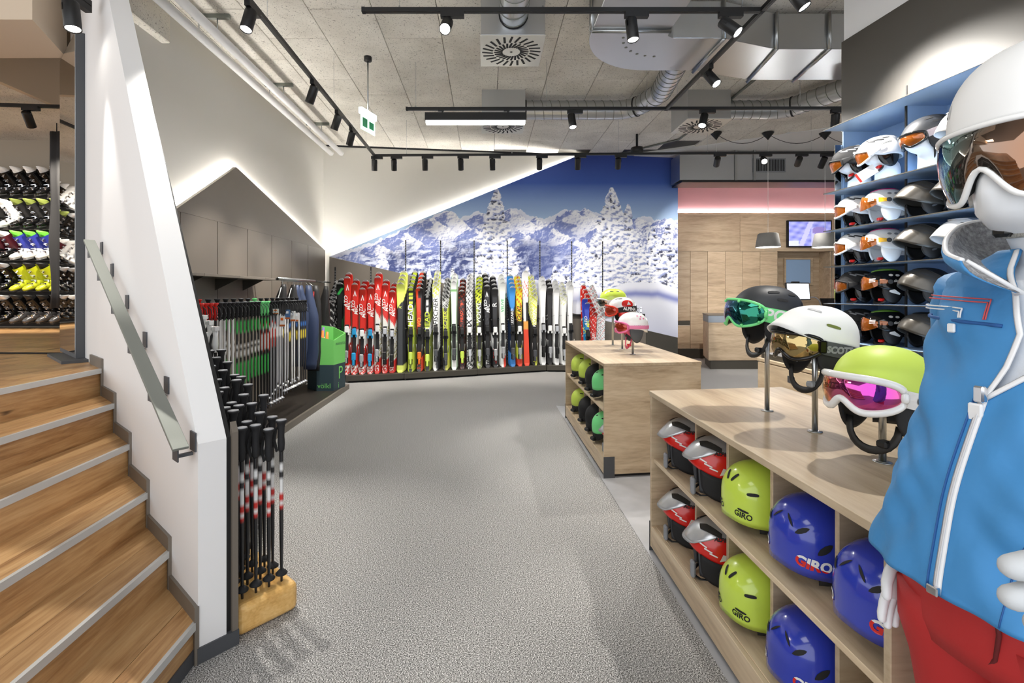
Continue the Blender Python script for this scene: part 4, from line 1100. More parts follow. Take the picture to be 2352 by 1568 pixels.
# rack bars and prongs between the skis
for i, (u0, u1, zr, wh) in enumerate(((775, 925, .80, 'holding the red skis'), (930, 1090, .86, 'holding the lime and white skis'), (1092, 1250, .98, 'holding the blue and yellow skis'), (1252, 1480, 1.04, 'behind the far oak counter'))):
    xa, xb = wall_pt(u0, 700, OFF).x, wall_pt(u1, 700, OFF).x
    t = thing('ski_rack', 'black wall rack with steel prongs ' + wh, 'rack', (xa, wy(xa, OFF), zr), (0, 0, yaw_w), group='ski racks')
    L = (xb - xa) / math.cos(yaw_w)
    p = MB(); p.box(0, L, -.035, -.0, -.02, .02); part('bar', p, M['black'], t)
    cy, sy = math.cos(yaw_w), math.sin(yaw_w)
    def loc_(x, y): dx, dy = x - xa, y - wy(xa, OFF); return Vector((dx * cy + dy * sy, -dx * sy + dy * cy, 0))
    for (i0, m0_, l0_), (i1, m1_, l1_) in zip(STK[:-1], STK[1:]):      # one prong in each gap between two stacks
        if i1 >= 31: continue
        fx, rx_ = (m0_[0][0] + m1_[0][0]) / 2, (m0_[-1][0] + m1_[-1][0]) / 2
        if not (xa - .02 <= rx_ < xb + .03): continue
        sh = zr * math.tan(min(l0_, l1_)); fy = min(m0_[0][1], m1_[0][1]) + sh - .10
        a_, b_ = loc_(rx_, wy(rx_, OFF) - .02), loc_(fx, fy)
        p = MB(); p.tube([a_, b_, b_ + Vector((0, -.02, .02))], .0045, 6); part('prong', p, M['steel'], t)
# little chrome hook on the mural
h = wall_pt(1472, 712, OFF); t = thing('wall_hook', 'small chrome double hook on the snowy part of the mural', 'hook', h)
p = MB(); p.tube([(0, 0, .03), (0, -.06, .03), (-.07, -.09, .04), (-.12, -.09, .03)], .008, 6); part('upper_arm', p, M['chrome'], t)
p = MB(); p.tube([(0, 0, -.04), (0, -.06, -.05), (-.06, -.09, -.05), (-.10, -.09, -.02)], .008, 6); part('lower_arm', p, M['chrome'], t)
p = MB(); p.box(-.015, .015, -.012, 0, -.07, .06); part('back_plate', p, M['chrome'], t)

# ================================================================== LEFT WALL: shelf, platform, rail
t = thing('display_platform', 'low dark platform along the gabled wall under the hanging ski poles', 'plinth', (-2.5, 5.5, 0))
def xr_(y): return -2.10
p = MB(); p.prism([(-.40, -1.55), (.40, -2.1), (.40, 1.96), (-.40, 1.96)], .015, .07); bev(part('deck', p, mat('dark_oak_deck', srgb(46, 41, 37), .4), t), .003)
p = MB(); p.box(.37, .402, -2.1, 1.965, .0, .072); part('edge_strip', p, M['brown'], t)
yz0 = [3.95, 4.63, 5.27, 5.85, 6.13]
for i, (a, b) in enumerate(zip(yz0[:-1], yz0[1:])):
    t = thing('wall_shelf', 'narrow taupe wall shelf board above the ski poles', 'shelf', (PX, a, 1.63), group='taupe wall shelves'); t.location.x = gx((a + b) / 2) - .004; t.rotation_euler = (0, 0, -math.atan(.022))
    p = MB(); p.cbox(.0, .30, .002, b - a - .002, -.012, .018, .003); part('board', p, M['brown'], t)
    for yy in (.05,):
        p = MB(); p.prism([(0, -.012), (.26, -.012), (0, -.14)], yy, yy + .006, Matrix(((1, 0, 0, 0), (0, 0, 1, 0), (0, 1, 0, 0), (0, 0, 0, 1)))); part('bracket', p, M['brown_d'], t)
hr_ = thing('hanging_rail', 'chrome hanging rail with telescopic sleeves carrying ski bags', 'rail', (-2.5, 5.85, 1.635))
p = MB(); p.cyl((0, 0, 0), (0, 1.95, 0), .013, 10); part('rail_tube', p, M['chrome'], hr_)
p = MB(); p.cyl((0, 0, 0), (0, 1.25, 0), .02, 10); part('rail_sleeve', p, M['steel'], hr_)
for y in (.32, 1.1, 1.3):
    p = MB(); p.box(gx(5.85 + y) + 2.5 - .004, .0, y - .008, y + .008, -.012, .012); part('arm', p, M['steel'], hr_)
# pole rack bars
pr = thing('pole_rack', 'steel pole rack on the gabled wall, hidden among grips', 'rack', (PX, 4.0, 1.28))
for x in (.569, .689):
    p = MB(); p.cyl((x, -.35, 0), (x, 2.15, 0), .007, 6); part('bar', p, M['steel'], pr)
for y in (.1, 1.08, 2.1):
    p = MB(); p.box(gx(4.0 + y) - PX - .004, .70, y - .008, y + .008, -.014, -.004); part('arm', p, M['black'], pr)
# ---- ski poles
PM = {}
def pole_parts(design, L):
    key = (design, round(L, 2))
    if key in PM: return PM[key]
    D = dict(kid=('shape', 'black', 'black'), hkid=0)
    cfg = {  # grip material, shaft colours list (t0,t1,hex) over base hex, basket material
        'rental': (M['blackm'], '1c1c1e', [(.50, .66, 'c9302a'), (.62, .655, 'e8e8e6'), (.66, .70, 'e8e8e6'), (.70, .74, '2a2a2c'), (.74, .78, 'e0e0de')], M['blackm']),
        'white': (M['whiteg'], '222224', [(.6, .7, 'e8e8e6')], M['blackm']),
        'redgrip': (M['red'], '1c1c1e', [(.5, .8, 'd8d8d6')], M['whitem']),
        'whiteshaft': (M['blackm'], 'ececea', [(.0, .1, '303032')], M['whitem']),
        'green': (M['blackm'], '1a1b1b', [(.36, .54, '2fae4a'), (.80, .88, '2fae4a'), (.6, .63, 'dcdcda'), (.66, .69, 'dcdcda')], M['blackm']),
        'greengrip': (M['mint'], '1a1b1b', [(.36, .54, '2fae4a'), (.80, .88, '2fae4a'), (.6, .75, 'c8c8c6')], M['blackm']),
        'redshaft': (M['blackm'], '232325', [(.55, .82, 'd23a2a'), (.74, .80, 'e8e8e6')], M['silver']),
        'silver': (M['blackm'], '8c8c90', [(.7, .8, 'e0e0de')], M['silver']),
        'dark': (M['blackm'], '202022', [(.6, .7, 'd8c03a'), (.75, .8, '3a74c0')], M['silver']),
    }[design]
    g, base, segs, bk = cfg
    mb = MB(); N = 40; rings = []; cols = []; seg = [(a, b, hexc(h)) for a, b, h in segs]; b0 = hexc(base)
    for i in range(N + 1):
        tt = i / N; r = .0055 + .0035 * min(1, tt * 3); z = .01 + tt * (L - .06)
        rings.append([Vector((r * math.cos(a), r * math.sin(a), z)) for a in [k * PI / 3 for k in range(6)]])
        c = b0
        for a, b, h in seg:
            if a <= tt < b: c = h
        if design == 'rental' and .5 < tt < .78 and i % 3 == 0: c = hexc('e8e8e6')
        cols += [c] * 6
    mb.loft(rings, col=cols); sm = mb.mesh('shaft'); sm.materials.append(M['col'])
    gm = MB(); z0 = L - .135
    if design == 'white':
        gm.tube([(0, 0, z0), (.004, 0, z0 + .04), (-.004, 0, z0 + .085), (.0, 0, z0 + .12)], [.013, .017, .013, .016], 10)
        gm.loft([[Vector((x, y * 1.0, z)) for x, y in ((-.03, -.012), (.0, -.02), (.04, -.010), (.055, 0), (.04, .010), (0, .02), (-.03, .012))] for z in (z0 + .118, z0 + .14)], smooth=False)
        gm.loft([[Vector((x, y, z)) for x, y in ((-.02, -.011), (.03, -.014), (.04, 0), (.03, .014), (-.02, .011))] for z in (z0 - .006, z0 + .008)], smooth=False)
    else:
        gm.tube([(0, 0, z0 - .01), (0, 0, z0), (0, 0, z0 + .03), (.002, 0, z0 + .06), (0, 0, z0 + .10), (0, 0, z0 + .122), (0, 0, z0 + .128), (0, 0, z0 + .135)], [.009, .014, .016, .0145, .015, .019, .025, .024], 12)
    gm = gm.mesh('grip'); gm.materials.append(g)
    cm = MB(); cm.lathe([(.001, L - .0005), (.023, L - .0005), (.023, L + .002), (.001, L + .003)], 12); cm = cm.mesh('grip_cap'); cm.materials.append(M['midgrey'] if design in ('rental', 'green', 'whiteshaft') else g)
    bmz = MB(); bmz.lathe([(.008, .055), (.0255, .046), (.0265, .051), (.009, .068)], 14); bmz = bmz.mesh('basket'); bmz.materials.append(bk)
    st_ = MB(); st_.tube([(.012, 0, L - .02), (.04, .006, L - .05), (.045, .012, L - .10), (.03, .006, L - .15), (.014, 0, L - .12)], .007, 6, flat=(.35, 1.2)); st_ = st_.mesh('wrist_strap'); st_.materials.append(M['blackm'])
    PM[key] = [('shaft', sm), ('grip', gm), ('grip_cap', cm), ('basket', bmz), ('wrist_strap', st_)]
    return PM[key]
def pole(design, L, loc, label, group, rot=(0, 0, 0), strap=True):
    t = thing('ski_pole', label, 'ski pole', loc, rot, group)
    for nm, me in pole_parts(design, L):
        if nm == 'wrist_strap' and not strap: continue
        link(nm, me, t)
    return t
# wooden block of rental poles at the end of the stair wall
bo = A0 + WD * .02 - WN * .152
blk = thing('pole_block', 'rounded laminated wood block drilled to hold rental ski poles', 'stand', bo)
yawb = math.atan2(WD.y, WD.x)
p = MB(); p.box(0, 1.42, -.275, -.004, 0, .132); o = part('block_body', p, M['block'], blk, (0, 0, 0), (0, 0, yawb)); bev(o, .03, 4)
rr = random.Random(3)
for r in range(15):
    tt = .055 + .088 * r
    for c in range(4):
        nn = .045 + .058 * c
        if (r * 7 + c * 5) % 9 == 0 and r > 0: continue
        pz = bo + WD * tt - WN * nn
        white_ = r >= 9; L = (.735 + .33 * tt + rr.uniform(-.03, .03)) if not white_ else (1.0 + .13 * (tt - .85) / .5 + .05 * c)
        Lr = round(L / .03) * .03
        lab = 'black ski pole with red-and-white print standing in the laminated wood block' if not white_ else 'ski pole with a white moulded grip at the back of the wood block'
        pole('rental' if not white_ else 'white', Lr, (pz.x, pz.y, .12), lab, 'poles in the wood block', (R(rr.uniform(-.12, .12)), R(.5 + rr.uniform(-.15, .15)), yawb))
# hanging poles on the gabled wall
y = 3.69; k = 0
while y < 6.1:
    if y < 4.06: d, lab = 'redgrip', 'hanging ski pole with a red grip'
    elif y < 4.35: d, lab = 'whiteshaft', 'hanging ski pole with black grip and white shaft'
    elif y < 4.83: d, lab = 'green', 'hanging black ski pole with a green band on the shaft'
    elif y < 5.05: d, lab = 'greengrip', 'hanging black ski pole with green grip and green band'
    elif y < 5.49: d, lab = ('redshaft' if k % 2 else 'silver'), ('hanging ski pole with a red and black shaft' if k % 2 else 'hanging ski pole with a silver shaft among the red ones')
    elif y < 5.85: d, lab = ('whiteshaft' if k % 3 else 'dark'), ('hanging white-shafted ski pole beside the ski bags' if k % 3 else 'hanging dark ski pole between white ones')
    else: d, lab = 'dark', 'hanging dark ski pole next to the navy ski bag'
    L = 1.14 if y < 4.6 else 1.11 if y < 5.4 else 1.05
    x = -2.24 if k % 2 == 0 else -2.36
    pole(d, L, (x, y, 1.375 - L + (.03 if k % 4 == 1 else 0)), lab, 'poles hanging on the gabled wall', (0, 0, rr.uniform(-.3, .3)), strap=(k % 2 == 0))
    y += .0345; k += 1
# paper tags on some poles
for i, (u, v, w_, h_, cc) in enumerate(((633, 715, 15, 12, 'f0f0ee'), (648, 738, 14, 24, 'f0efee'), (660, 722, 13, 22, '4a6f9e'), (673, 726, 12, 24, 'e4e4e2'), (681, 728, 10, 20, 'd8d8d8'))):
    Yp = 2.208 * FPX / (PU - u); c = at_y(u, v, Yp)
    t = thing('price_tag', ('white hang tag with orange dot on a ski pole', 'tall white hang tag with orange top on a ski pole', 'blue snow-picture hang tag on a ski pole', 'grey-white hang tag on a white ski pole', 'small pale hang tag with dark square on a ski pole')[i], 'tag', c)
    sx, sz = w_ * Yp / FPX / 2, h_ * Yp / FPX / 2; p = MB(); p.box(-sx, sx, -.001, .001, -sz, sz); part('card', p, tmat(cc), t)
    p = MB(); p.box(-sx * .5, sx * .4, -.0025, -.001, sz * .2, sz * .7); part('printed_mark', p, M['orange'] if i < 2 else tmat('e8eef4'), t)
    p = MB(); p.box(-sx * .9, sx * .9, -.0025, -.001, -sz * .95, -sz * .6); part('printed_footer', p, tmat('b8642c'), t)
# ---- ski bags on the rail
def bag(y, L, wdt, thick, m, label, x=-2.5, cut=None, edge=None, seed=1, z=1.60):   # hooked over the rail at X = -2.5
    t = thing('ski_bag', label, 'bag', (x, y, z - L), group='hanging ski bags')
    q = random.Random(seed); rings = []
    for i in range(15):
        f = i / 14; zz = L * (1 - f) - .03
        w_ = wdt * (.30 + .7 * min(1, f * 2.6)) * (1 - .18 * max(0, (f - .8) / .2)); th = thick * (.5 + .5 * math.sin(PI * min(1, f + .12)))
        ox = .02 * math.sin(f * 5 + seed); oy = .003 * math.sin(f * 3 + seed * 2)
        rg = []
        for k in range(14):
            a = 2 * PI * k / 14; wob = 1 + .10 * math.sin(a * 3 + f * 9 + seed) + q.uniform(-.03, .03)
            rg.append(Vector((ox + w_ * .5 * math.copysign(abs(math.cos(a)) ** .7, math.cos(a)) * wob, oy + th * math.sin(a) * wob, zz)))
        rings.append(rg)
    p = MB(); p.loft(rings); part('bag_body', p, m, t)
    p = MB(); hk = -2.5 - x; p.tube([(0, 0, L - .05), (hk * .6, 0, L - .015), (hk, 0, L + .012), (hk - .02, 0, L + .035), (hk, 0, L + .056), (hk + .02, 0, L + .04)], .004, 6); part('hook', p, M['steel'], t)
    if edge:
        p = MB(); p.tube([r_[10] + Vector((0, -.004, 0)) for r_ in rings[1:13]], .006, 5); part('piping', p, edge, t)
    return t
navy = mat('navy_nylon', srgb(52, 64, 92), .45, bump=.25, bscale=14); blk_n = mat('black_nylon', srgb(34, 33, 33), .5, bump=.25, bscale=14)
bag(5.98, .55, .16, .05, blk_n, 'short black bag with white piping at the start of the hanging rail', edge=M['whitem'], seed=2)
bag(6.33, .60, .17, .05, blk_n, 'short black bag with white piping in the middle of the hanging rail', edge=M['whitem'], seed=3)
bag(6.47, 1.05, .17, .052, navy, 'navy ski bag behind the dark poles', seed=4)
bag(6.74, 1.16, .22, .062, navy, 'long crumpled navy ski bag beside the green bin', x=-2.44, seed=5)
bag(6.605, 1.1, .2, .046, navy, 'pale-topped navy ski bag behind the long crumpled one', x=-2.52, seed=6)
bag(6.87, 1.20, .2, .042, blk_n, 'long black ski bag hanging over the edge of the green bin', x=-2.42, edge=M['red'], seed=7)
bag(7.55, .9, .18, .06, blk_n, 'black ski bag at the end of the rail by the swirl-print skis', x=-2.5, seed=8)
# ---- green and teal cardboard bin
GB = mat('bin_green_print', srgb(124, 212, 108), .6); GT = mat('bin_teal_print', srgb(46, 66, 74), .6)
bc = Vector((-2.375, 7.15, .07)); bn = thing('cardboard_bin', 'tall angular cardboard bin, green above and dark teal below', 'bin', bc)
hexp = [(-.24, -.02), (-.04, -.21), (.20, -.21), (.27, .12), (.06, .24), (-.2, .2)]
p = MB(); p.prism(hexp, 0, .37); part('lower_half', p, GT, bn)
p = MB(); n_ = len(hexp); topz = [.88, .78, .72, .80, .88, .92]
vs = [Vector((x, y, .37)) for x, y in hexp] + [Vector((x * 1.03, y * 1.03, z)) for (x, y), z in zip(hexp, topz)] + [Vector((x * .97, y * .97, z)) for (x, y), z in zip(hexp, topz)] + [Vector((x * .95, y * .95, .45)) for x, y in hexp]
fs = []
for i in range(n_):
    j = (i + 1) % n_; fs += [(i, j, n_ + j, n_ + i), (n_ + i, n_ + j, 2 * n_ + j, 2 * n_ + i), (2 * n_ + i, 2 * n_ + j, 3 * n_ + j, 3 * n_ + i)]
fs.append(tuple(range(3 * n_, 4 * n_))); p.add(vs, fs); part('upper_half', p, GB, bn)
def face_text(i, z, txt, size, m, f=.5, shear=0, sx=1, off=.004):
    a, b = Vector((*hexp[i], 0)), Vector((*hexp[(i + 1) % n_], 0)); xd = (b - a).normalized(); nn = Vector((xd.y, -xd.x, 0))
    return plane_text('lettering', txt, size, m, bn, a.lerp(b, f) * (1.03 if z > .37 else 1.0) + nn * off + Vector((0, 0, z)), xd, (0, 0, 1), shear, .0, sx)
face_text(1, .07, 'v\u00f6lkl', .10, GB, .45); face_text(2, .66, 'PHANTASTICK', .052, GT, .5, 0, .8, .010); face_text(2, .23, 'P', .26, GB, .58); face_text(2, .06, 'i', .12, GB, .4)
for i, (dx, dy, cc, hh, lab) in enumerate(((.0, -.10, 'ee7a22', .40, 'orange skin strap bundle standing in the green bin'), (.06, -.08, 'f08a30', .38, 'lighter orange strap bundle standing in the green bin'), (-.08, -.05, '4a78c8', .46, 'blue wrapped strap standing in the green bin'), (-.13, .0, 'c8ccd8', .48, 'clear wrapped strap standing in the green bin'), (-.03, .02, '7a5aa8', .44, 'violet wrapped strap standing in the green bin'), (-.12, -.03, 'e05a2a', .36, 'red-orange strap at the rim of the green bin'))):
    t = thing('strap_bundle', lab, 'strap', bc + Vector((dx, dy, .452)))
    p = MB(); p.tube([(0, 0, 0), (.0, .0, hh * .5), (.01, 0, hh)], [.02, .026, .017], 8, flat=(1, .5)); part('bundle', p, tmat(cc), t)
    p = MB(); p.tube([(0, 0, hh * .6), (0, 0, hh * .68)], .028, 8, flat=(1, .6)); part('wrapper', p, M['paper'], t)

# ================================================================== BOOT WALL
bwll = thing('boot_wall', 'dark slatted display wall carrying rows of ski boots', 'display wall', (-7.0, 6.70, .99))
p = MB(); p.box(-2.6, 2.6, -.02, .015, 0.02, 2.12); part('back_board', p, mat('dark_boot_board', srgb(46, 42, 38), .6), bwll)
RZ = [.10, .515, .93, 1.345, 1.76]
for z in RZ:
    p = MB(); p.box(-2.6, 2.6, -.17, -.02, z - .03, z - .012); part('boot_shelf', p, mat('dark_boot_board', srgb(46, 42, 38), .6), bwll)
def boot_proto(low, cuff, liner, buckle, sole):
    parts_ = []
    # foot points to -Y ; heel at +y
    sec = [(.13, .035, .02, .075), (.10, .042, .012, .11), (.04, .045, .01, .125), (-.03, .045, .01, .112), (-.10, .048, .01, .085), (-.16, .045, .012, .07), (-.185, .032, .018, .055)]
    rings = []
    for y, hw_, z0, z1 in sec:
        zc, hz = (z0 + z1) / 2, (z1 - z0) / 2
        rings.append([Vector((hw_ * math.copysign(abs(math.cos(a)) ** .7, math.cos(a)), y, zc + hz * math.copysign(abs(math.sin(a)) ** .7, math.sin(a)))) for a in [2 * PI * k / 12 for k in range(12)]])
    m1 = MB(); m1.loft(rings); parts_.append(('lower_shell', m1, low))
    rings = []
    for z, yc, ry, rx in ((.085, .065, .072, .050), (.13, .05, .074, .054), (.19, .03, .070, .054), (.25, .008, .070, .056), (.285, -.004, .072, .058)):
        rings.append([Vector((rx * math.cos(a), yc + ry * math.sin(a), z + .02 * math.sin(a))) for a in [2 * PI * k / 14 for k in range(14)]])
    m2 = MB(); m2.loft(rings, cap=False); m2.loft([[Vector((p_.x * .9, p_.y * .9 + .0, p_.z)) for p_ in r_] for r_ in rings[::-1]], cap=False); parts_.append(('cuff', m2, cuff))
    rings = []
    for z, yc, ry, rx in ((.22, .015, .056, .044), (.28, -.006, .058, .046), (.315, -.016, .060, .048), (.335, -.022, .056, .046)):
        rings.append([Vector((rx * math.cos(a), yc + ry * math.sin(a), z + .025 * math.sin(-a))) for a in [2 * PI * k / 14 for k in range(14)]])
    inner = [[Vector((p_.x * .78, (p_.y + .02) * .78 - .02, p_.z - d)) for p_ in rings[-1]] for d in (0.0, .08)]
    m3 = MB(); m3.loft(rings + inner, cap=True); parts_.append(('liner', m3, liner))
    for (yy, zz, ang) in ((-.10, .088, 0), (-.045, .118, 15), (-.04, .175, 60), (-.055, .235, 62)):
        b = MB(); M4 = Matrix.Translation((.0, yy, zz)) @ Matrix.Rotation(R(-ang), 4, 'X'); b.cbox(-.045, .05, -.012, .012, -.004, .008, .003, M4); b.cbox(.035, .054, -.010, .010, -.03, .006, .003, M4); parts_.append(('buckle', b, buckle))
    b = MB(); b.cbox(-.036, .036, -.185, -.10, 0, .02, .006); b.cbox(-.036, .036, .05, .135, 0, .022, .006); parts_.append(('sole', b, sole))
    return [(n, mb.mesh(n), m) for n, mb, m in parts_]
maroon = mat('maroon_plastic', srgb(70, 20, 30), .3, coat=.3); bblue = mat('boot_blue', srgb(50, 60, 150), .3, coat=.3); byel = mat('boot_yellow', srgb(196, 204, 40), .3, coat=.3)
bgreen = mat('boot_green', srgb(110, 214, 70), .4); olive = mat('olive_liner', srgb(110, 122, 52), .6)
BT = dict(
    wt=(boot_proto(M['blackg'], M['blackg'], M['whitem'], M['chrome'], M['blackm']), 'black ski boot with pale liner top, on the top row'),
    ol=(boot_proto(M['blackg'], M['black'], olive, M['chrome'], M['blackm']), 'black ski boot with olive liner, on the second row'),
    mr=(boot_proto(M['blackg'], maroon, M['whitem'], M['chrome'], M['blackm']), 'black and maroon ski boot with white liner'),
    gb=(boot_proto(M['whiteg'], bblue, bgreen, M['chrome'], M['midgrey']), 'white and blue ski boot with bright green liner'),
    bk=(boot_proto(M['blackg'], M['blackg'], M['silver'], M['chrome'], M['blackm']), 'glossy black ski boot with silver buckles'),
    yl=(boot_proto(byel, byel, M['black'], M['chrome'], M['blackm']), 'yellow ski boot with black and cream liner'),
    gr=(boot_proto(mat('boot_graphite', srgb(88, 88, 90), .25, .3), M['blackg'], M['black'], M['chrome'], M['blackm']), 'graphite ski boot with black cuff, on the bottom row'),
    ww=(boot_proto(M['whiteg'], M['whiteg'], M['whitem'], M['chrome'], M['midgrey']), 'all-white ski boot with white liner'))
for lst, _ in BT.values():
    for n, me, m in lst: me.materials.append(m)
layout = {4: 'wt' , 3: 'ol', 2: 'gb', 1: 'yl', 0: 'gr'}
for row in range(5):
    for c in range(19):
        x = -5.56 - c * .172
        kind = layout[row]
        if row in (1, 2, 0) and 4 <= c: kind = 'mr' if row == 2 else 'bk'
        if c >= 10: kind = ('wt', 'bk', 'ww', 'bk', 'ww')[row] if (c // 3) % 2 else ('ww', 'gr', 'mr', 'bk', 'bk')[row]
        if row == 3 and c == 4: kind = 'ww'
        lst, lab = BT[kind]
        t = thing('ski_boot', lab + (' among the yellow ones' if row == 1 and kind == 'bk' and c < 10 else ' beside the graphite ones' if row == 0 and kind == 'bk' and c < 10 else ''), 'ski boot', (x, 6.47, .99 + RZ[row] + .03), (R(20), 0, R(-20)), group='boots on the boot wall'); t.scale = (1.02, 1.02, 1.02)
        for n, me, m in lst: link(n, me, t)
dr = thing('black_drape', 'narrow black curtain hanging beside the boot wall', 'curtain', (-5.33, 6.05, 1.28))
rings = []
for i in range(12):
    z = 2.18 * i / 11; rings.append([Vector((.085 * (1 - .15 * math.sin(i)) * math.cos(a) + .01 * math.sin(i * 1.3), .03 * math.sin(a) * (1 + .5 * math.sin(5 * a)), z)) for a in [2 * PI * k / 16 for k in range(16)]])
p = MB(); p.loft(rings); part('fabric', p, M['blackm'], dr)
p = MB(); p.cyl((0, 0, 2.17), (0, 0, CEIL - 1.28 + .01), .006, 6); part('hanger', p, M['black'], dr)
# ================================================================== HELMETS
def hdir(az, el):
    a, e = R(az), R(el); return Vector((math.cos(e) * math.cos(a), math.cos(e) * math.sin(a), math.sin(e)))
class Hel:
    """helmet surface about its own centre: front +X, left +Y, up +Z"""
    def __init__(s, af=.138, ab=.146, b=.113, c=.125, n=2.25, rim=(4, -18, -30), ear=-52, peak=0.0, low=.17):
        s.af, s.ab, s.b, s.c, s.n, s.rimv, s.ear, s.peak, s.low = af, ab, b, c, n, rim, ear, peak, low
    def rad(s, d):
        a = s.af if d.x > 0 else s.ab; c = s.c if d.z > 0 else s.low; n = s.n
        return 1.0 / ((abs(d.x) / a) ** n + (abs(d.y) / s.b) ** n + (abs(d.z) / c) ** n) ** (1 / n)
    def pt(s, az, el, off=0.0):
        d = hdir(az, el); return d * (s.rad(d) + off)
    def rim(s, az):
        f, sd, bk = s.rimv; a = abs(((az + 180) % 360) - 180)
        if a < 90: t = .5 - .5 * math.cos(PI * min(1, a / 90)); return f + (sd - f) * t
        t = .5 - .5 * math.cos(PI * (a - 90) / 90); return sd + (bk - sd) * t
    def shell(s, NA=56, NE=14, off=0.0, top=90, rimf=None, botf=None):
        mb = MB(); rings = []; rimf = rimf or s.rim
        for i in range(NE + 1):
            f = i / NE; rg = []
            for k in range(NA):
                az = 360 * k / NA; er = rimf(az); el = top - .5 - (top - .5 - er) * f
                p = s.pt(az, el, off)
                if s.peak:
                    a = abs(((az + 180) % 360) - 180)
                    w = max(0, 1 - (a / 62) ** 2) * max(0, (f - .72) / .28) ** 1.5
                    p = p + Vector((s.peak * w, 0, -.004 * w))
                rg.append(p)
            rings.append(rg)
        inner = [[p * (1 - .045) for p in rings[-1]]] + [[p * .91 for p in r_] for r_ in rings[::-1][1:]]
        mb.loft(rings + inner, cap=True); return mb
    def skirt(s, az0, az1, elow, off=-.004, n=20, m=6, thick=.016, up=4):
        """soft lower part from the rim down to elow(az)"""
        mb = MB(); outer = []
        for i in range(n + 1):
            az = az0 + (az1 - az0) * i / n; e1 = s.rim(az) + up; e0 = elow(i / n)
            a = s.pt(az, e1, off); hd = hdir(az, 0); rh = s.rad(hd) + off; zb = -.0024 * abs(e0) if e0 < 0 else .0024 * e0
            b = hd * (rh * (.93 if e0 < -20 else 1.0)); b.z = min(zb, a.z - .004); mid = hd * (rh * 1.0); mid.z = (a.z * .4 + b.z * .6)
            outer.append([(a.lerp(mid, j / m)).lerp(mid.lerp(b, j / m), j / m) for j in range(m + 1)])
        rings = []
        for r_ in outer:
            back = [p - p.normalized() * thick for p in r_][::-1]; rings.append(r_ + back)
        mb.loft(rings, cap=True); return mb
    def frame(s, az, el):
        d = hdir(az, el); e = Vector((-math.sin(R(az)), math.cos(R(az)), 0)); n = d.cross(e); return d, e, n
    def onto(s, az, el, p, q, off):
        d, e, n = s.frame(az, el); r = s.rad(d); w = (d + (e * p + n * q) / r).normalized(); return w * (s.rad(w) + off)
    def patch(s, az, el, poly, rot=0, off=.0018, rings=4):
        cr, sr = math.cos(R(rot)), math.sin(R(rot)); P = []
        m = len(poly); dens = []
        for i in range(m):
            a, b = poly[i], poly[(i + 1) % m]
            for k in range(4): dens.append((a[0] + (b[0] - a[0]) * k / 4, a[1] + (b[1] - a[1]) * k / 4))
        cx = sum(x for x, y in poly) / m; cy = sum(y for x, y in poly) / m
        mb = MB(); vs = []; fs = []; N = len(dens)
        for r_ in range(1, rings + 1):
            f = r_ / rings
            for x, y in dens:
                x2, y2 = cx + (x - cx) * f, cy + (y - cy) * f; vs.append(s.onto(az, el, x2 * cr - y2 * sr, x2 * sr + y2 * cr, off))
        vs.append(s.onto(az, el, cx * cr - cy * sr, cx * sr + cy * cr, off)); c = len(vs) - 1
        for k in range(N):
            fs.append((c, k, (k + 1) % N))
            for r_ in range(rings - 1): fs.append((r_ * N + k, (r_ + 1) * N + k, (r_ + 1) * N + (k + 1) % N, r_ * N + (k + 1) % N))
        mb.add(vs, fs, smooth=True)
        me = bpy.data.meshes.new('p'); me.from_pydata(mb.v, [], mb.f); me.polygons.foreach_set('use_smooth', mb.smooth); return me
    def text(s, az, el, txt, size, rot=0, off=.002, shear=0, bold=0, sx=1.0):
        vs, fs = text_verts(txt, size, shear, bold); cr, sr = math.cos(R(rot)), math.sin(R(rot))
        me = bpy.data.meshes.new('lettering'); me.from_pydata([s.onto(az, el, x * sx * cr - y * sr, x * sx * sr + y * cr, off) for x, y in vs], [], fs); return me
def two_tone(h, az, el, txt, size, rot, m1, m2, parent, off=.002, bold=.002):
    vs, fs = text_verts(txt, size, 0, bold); bm = bmesh.new(); V_ = [bm.verts.new((x, y, 0)) for x, y in vs]
    for f in fs:
        try: bm.faces.new([V_[i] for i in f])
        except ValueError: pass
    bmesh.ops.bisect_plane(bm, geom=bm.verts[:] + bm.edges[:] + bm.faces[:], plane_co=(0, -.05 * size, 0), plane_no=(.25, 1, 0))
    for f in bm.faces: f.material_index = 1 if (f.calc_center_median().y + f.calc_center_median().x * .25 + .05 * size) < 0 else 0
    cr, sr = math.cos(R(rot)), math.sin(R(rot))
    for v_ in bm.verts:
        x, y = v_.co.x, v_.co.y; v_.co = h.onto(az, el, x * cr - y * sr, x * sr + y * cr, off)
    me = bpy.data.meshes.new('lettering'); bm.to_mesh(me); bm.free(); me.materials.append(m1); me.materials.append(m2)
    link('lettering', me, parent, (0, 0, parent['hz']))
def slot(l, w):      # rounded bar
    return [(math.copysign(abs(math.cos(a)) ** .55, math.cos(a)) * l / 2, math.copysign(abs(math.sin(a)) ** .7, math.sin(a)) * w / 2) for a in [2 * PI * k / 14 for k in range(14)]]
def almond(l, w): return [(-l / 2, -w * .1), (-l * .35, -w * .36), (-l * .1, -w * .5), (l * .2, -w * .42), (l * .42, -w * .12), (l / 2, w * .12), (l * .36, w * .36), (l * .1, w * .5), (-l * .2, w * .42), (-l * .42, w * .12)]
def ell(a, b, n=14): return [(a * math.cos(2 * PI * k / n), b * math.sin(2 * PI * k / n)) for k in range(n)]
def rect(a, b): return [(-a / 2, -b / 2), (a / 2, -b / 2), (a / 2, b / 2), (-a / 2, b / 2)]
AMBER = mat('amber_visor', srgb(158, 84, 18), .05, .3, coat=.8, trans=.25)
LINER = M['blackm']
BINV = []
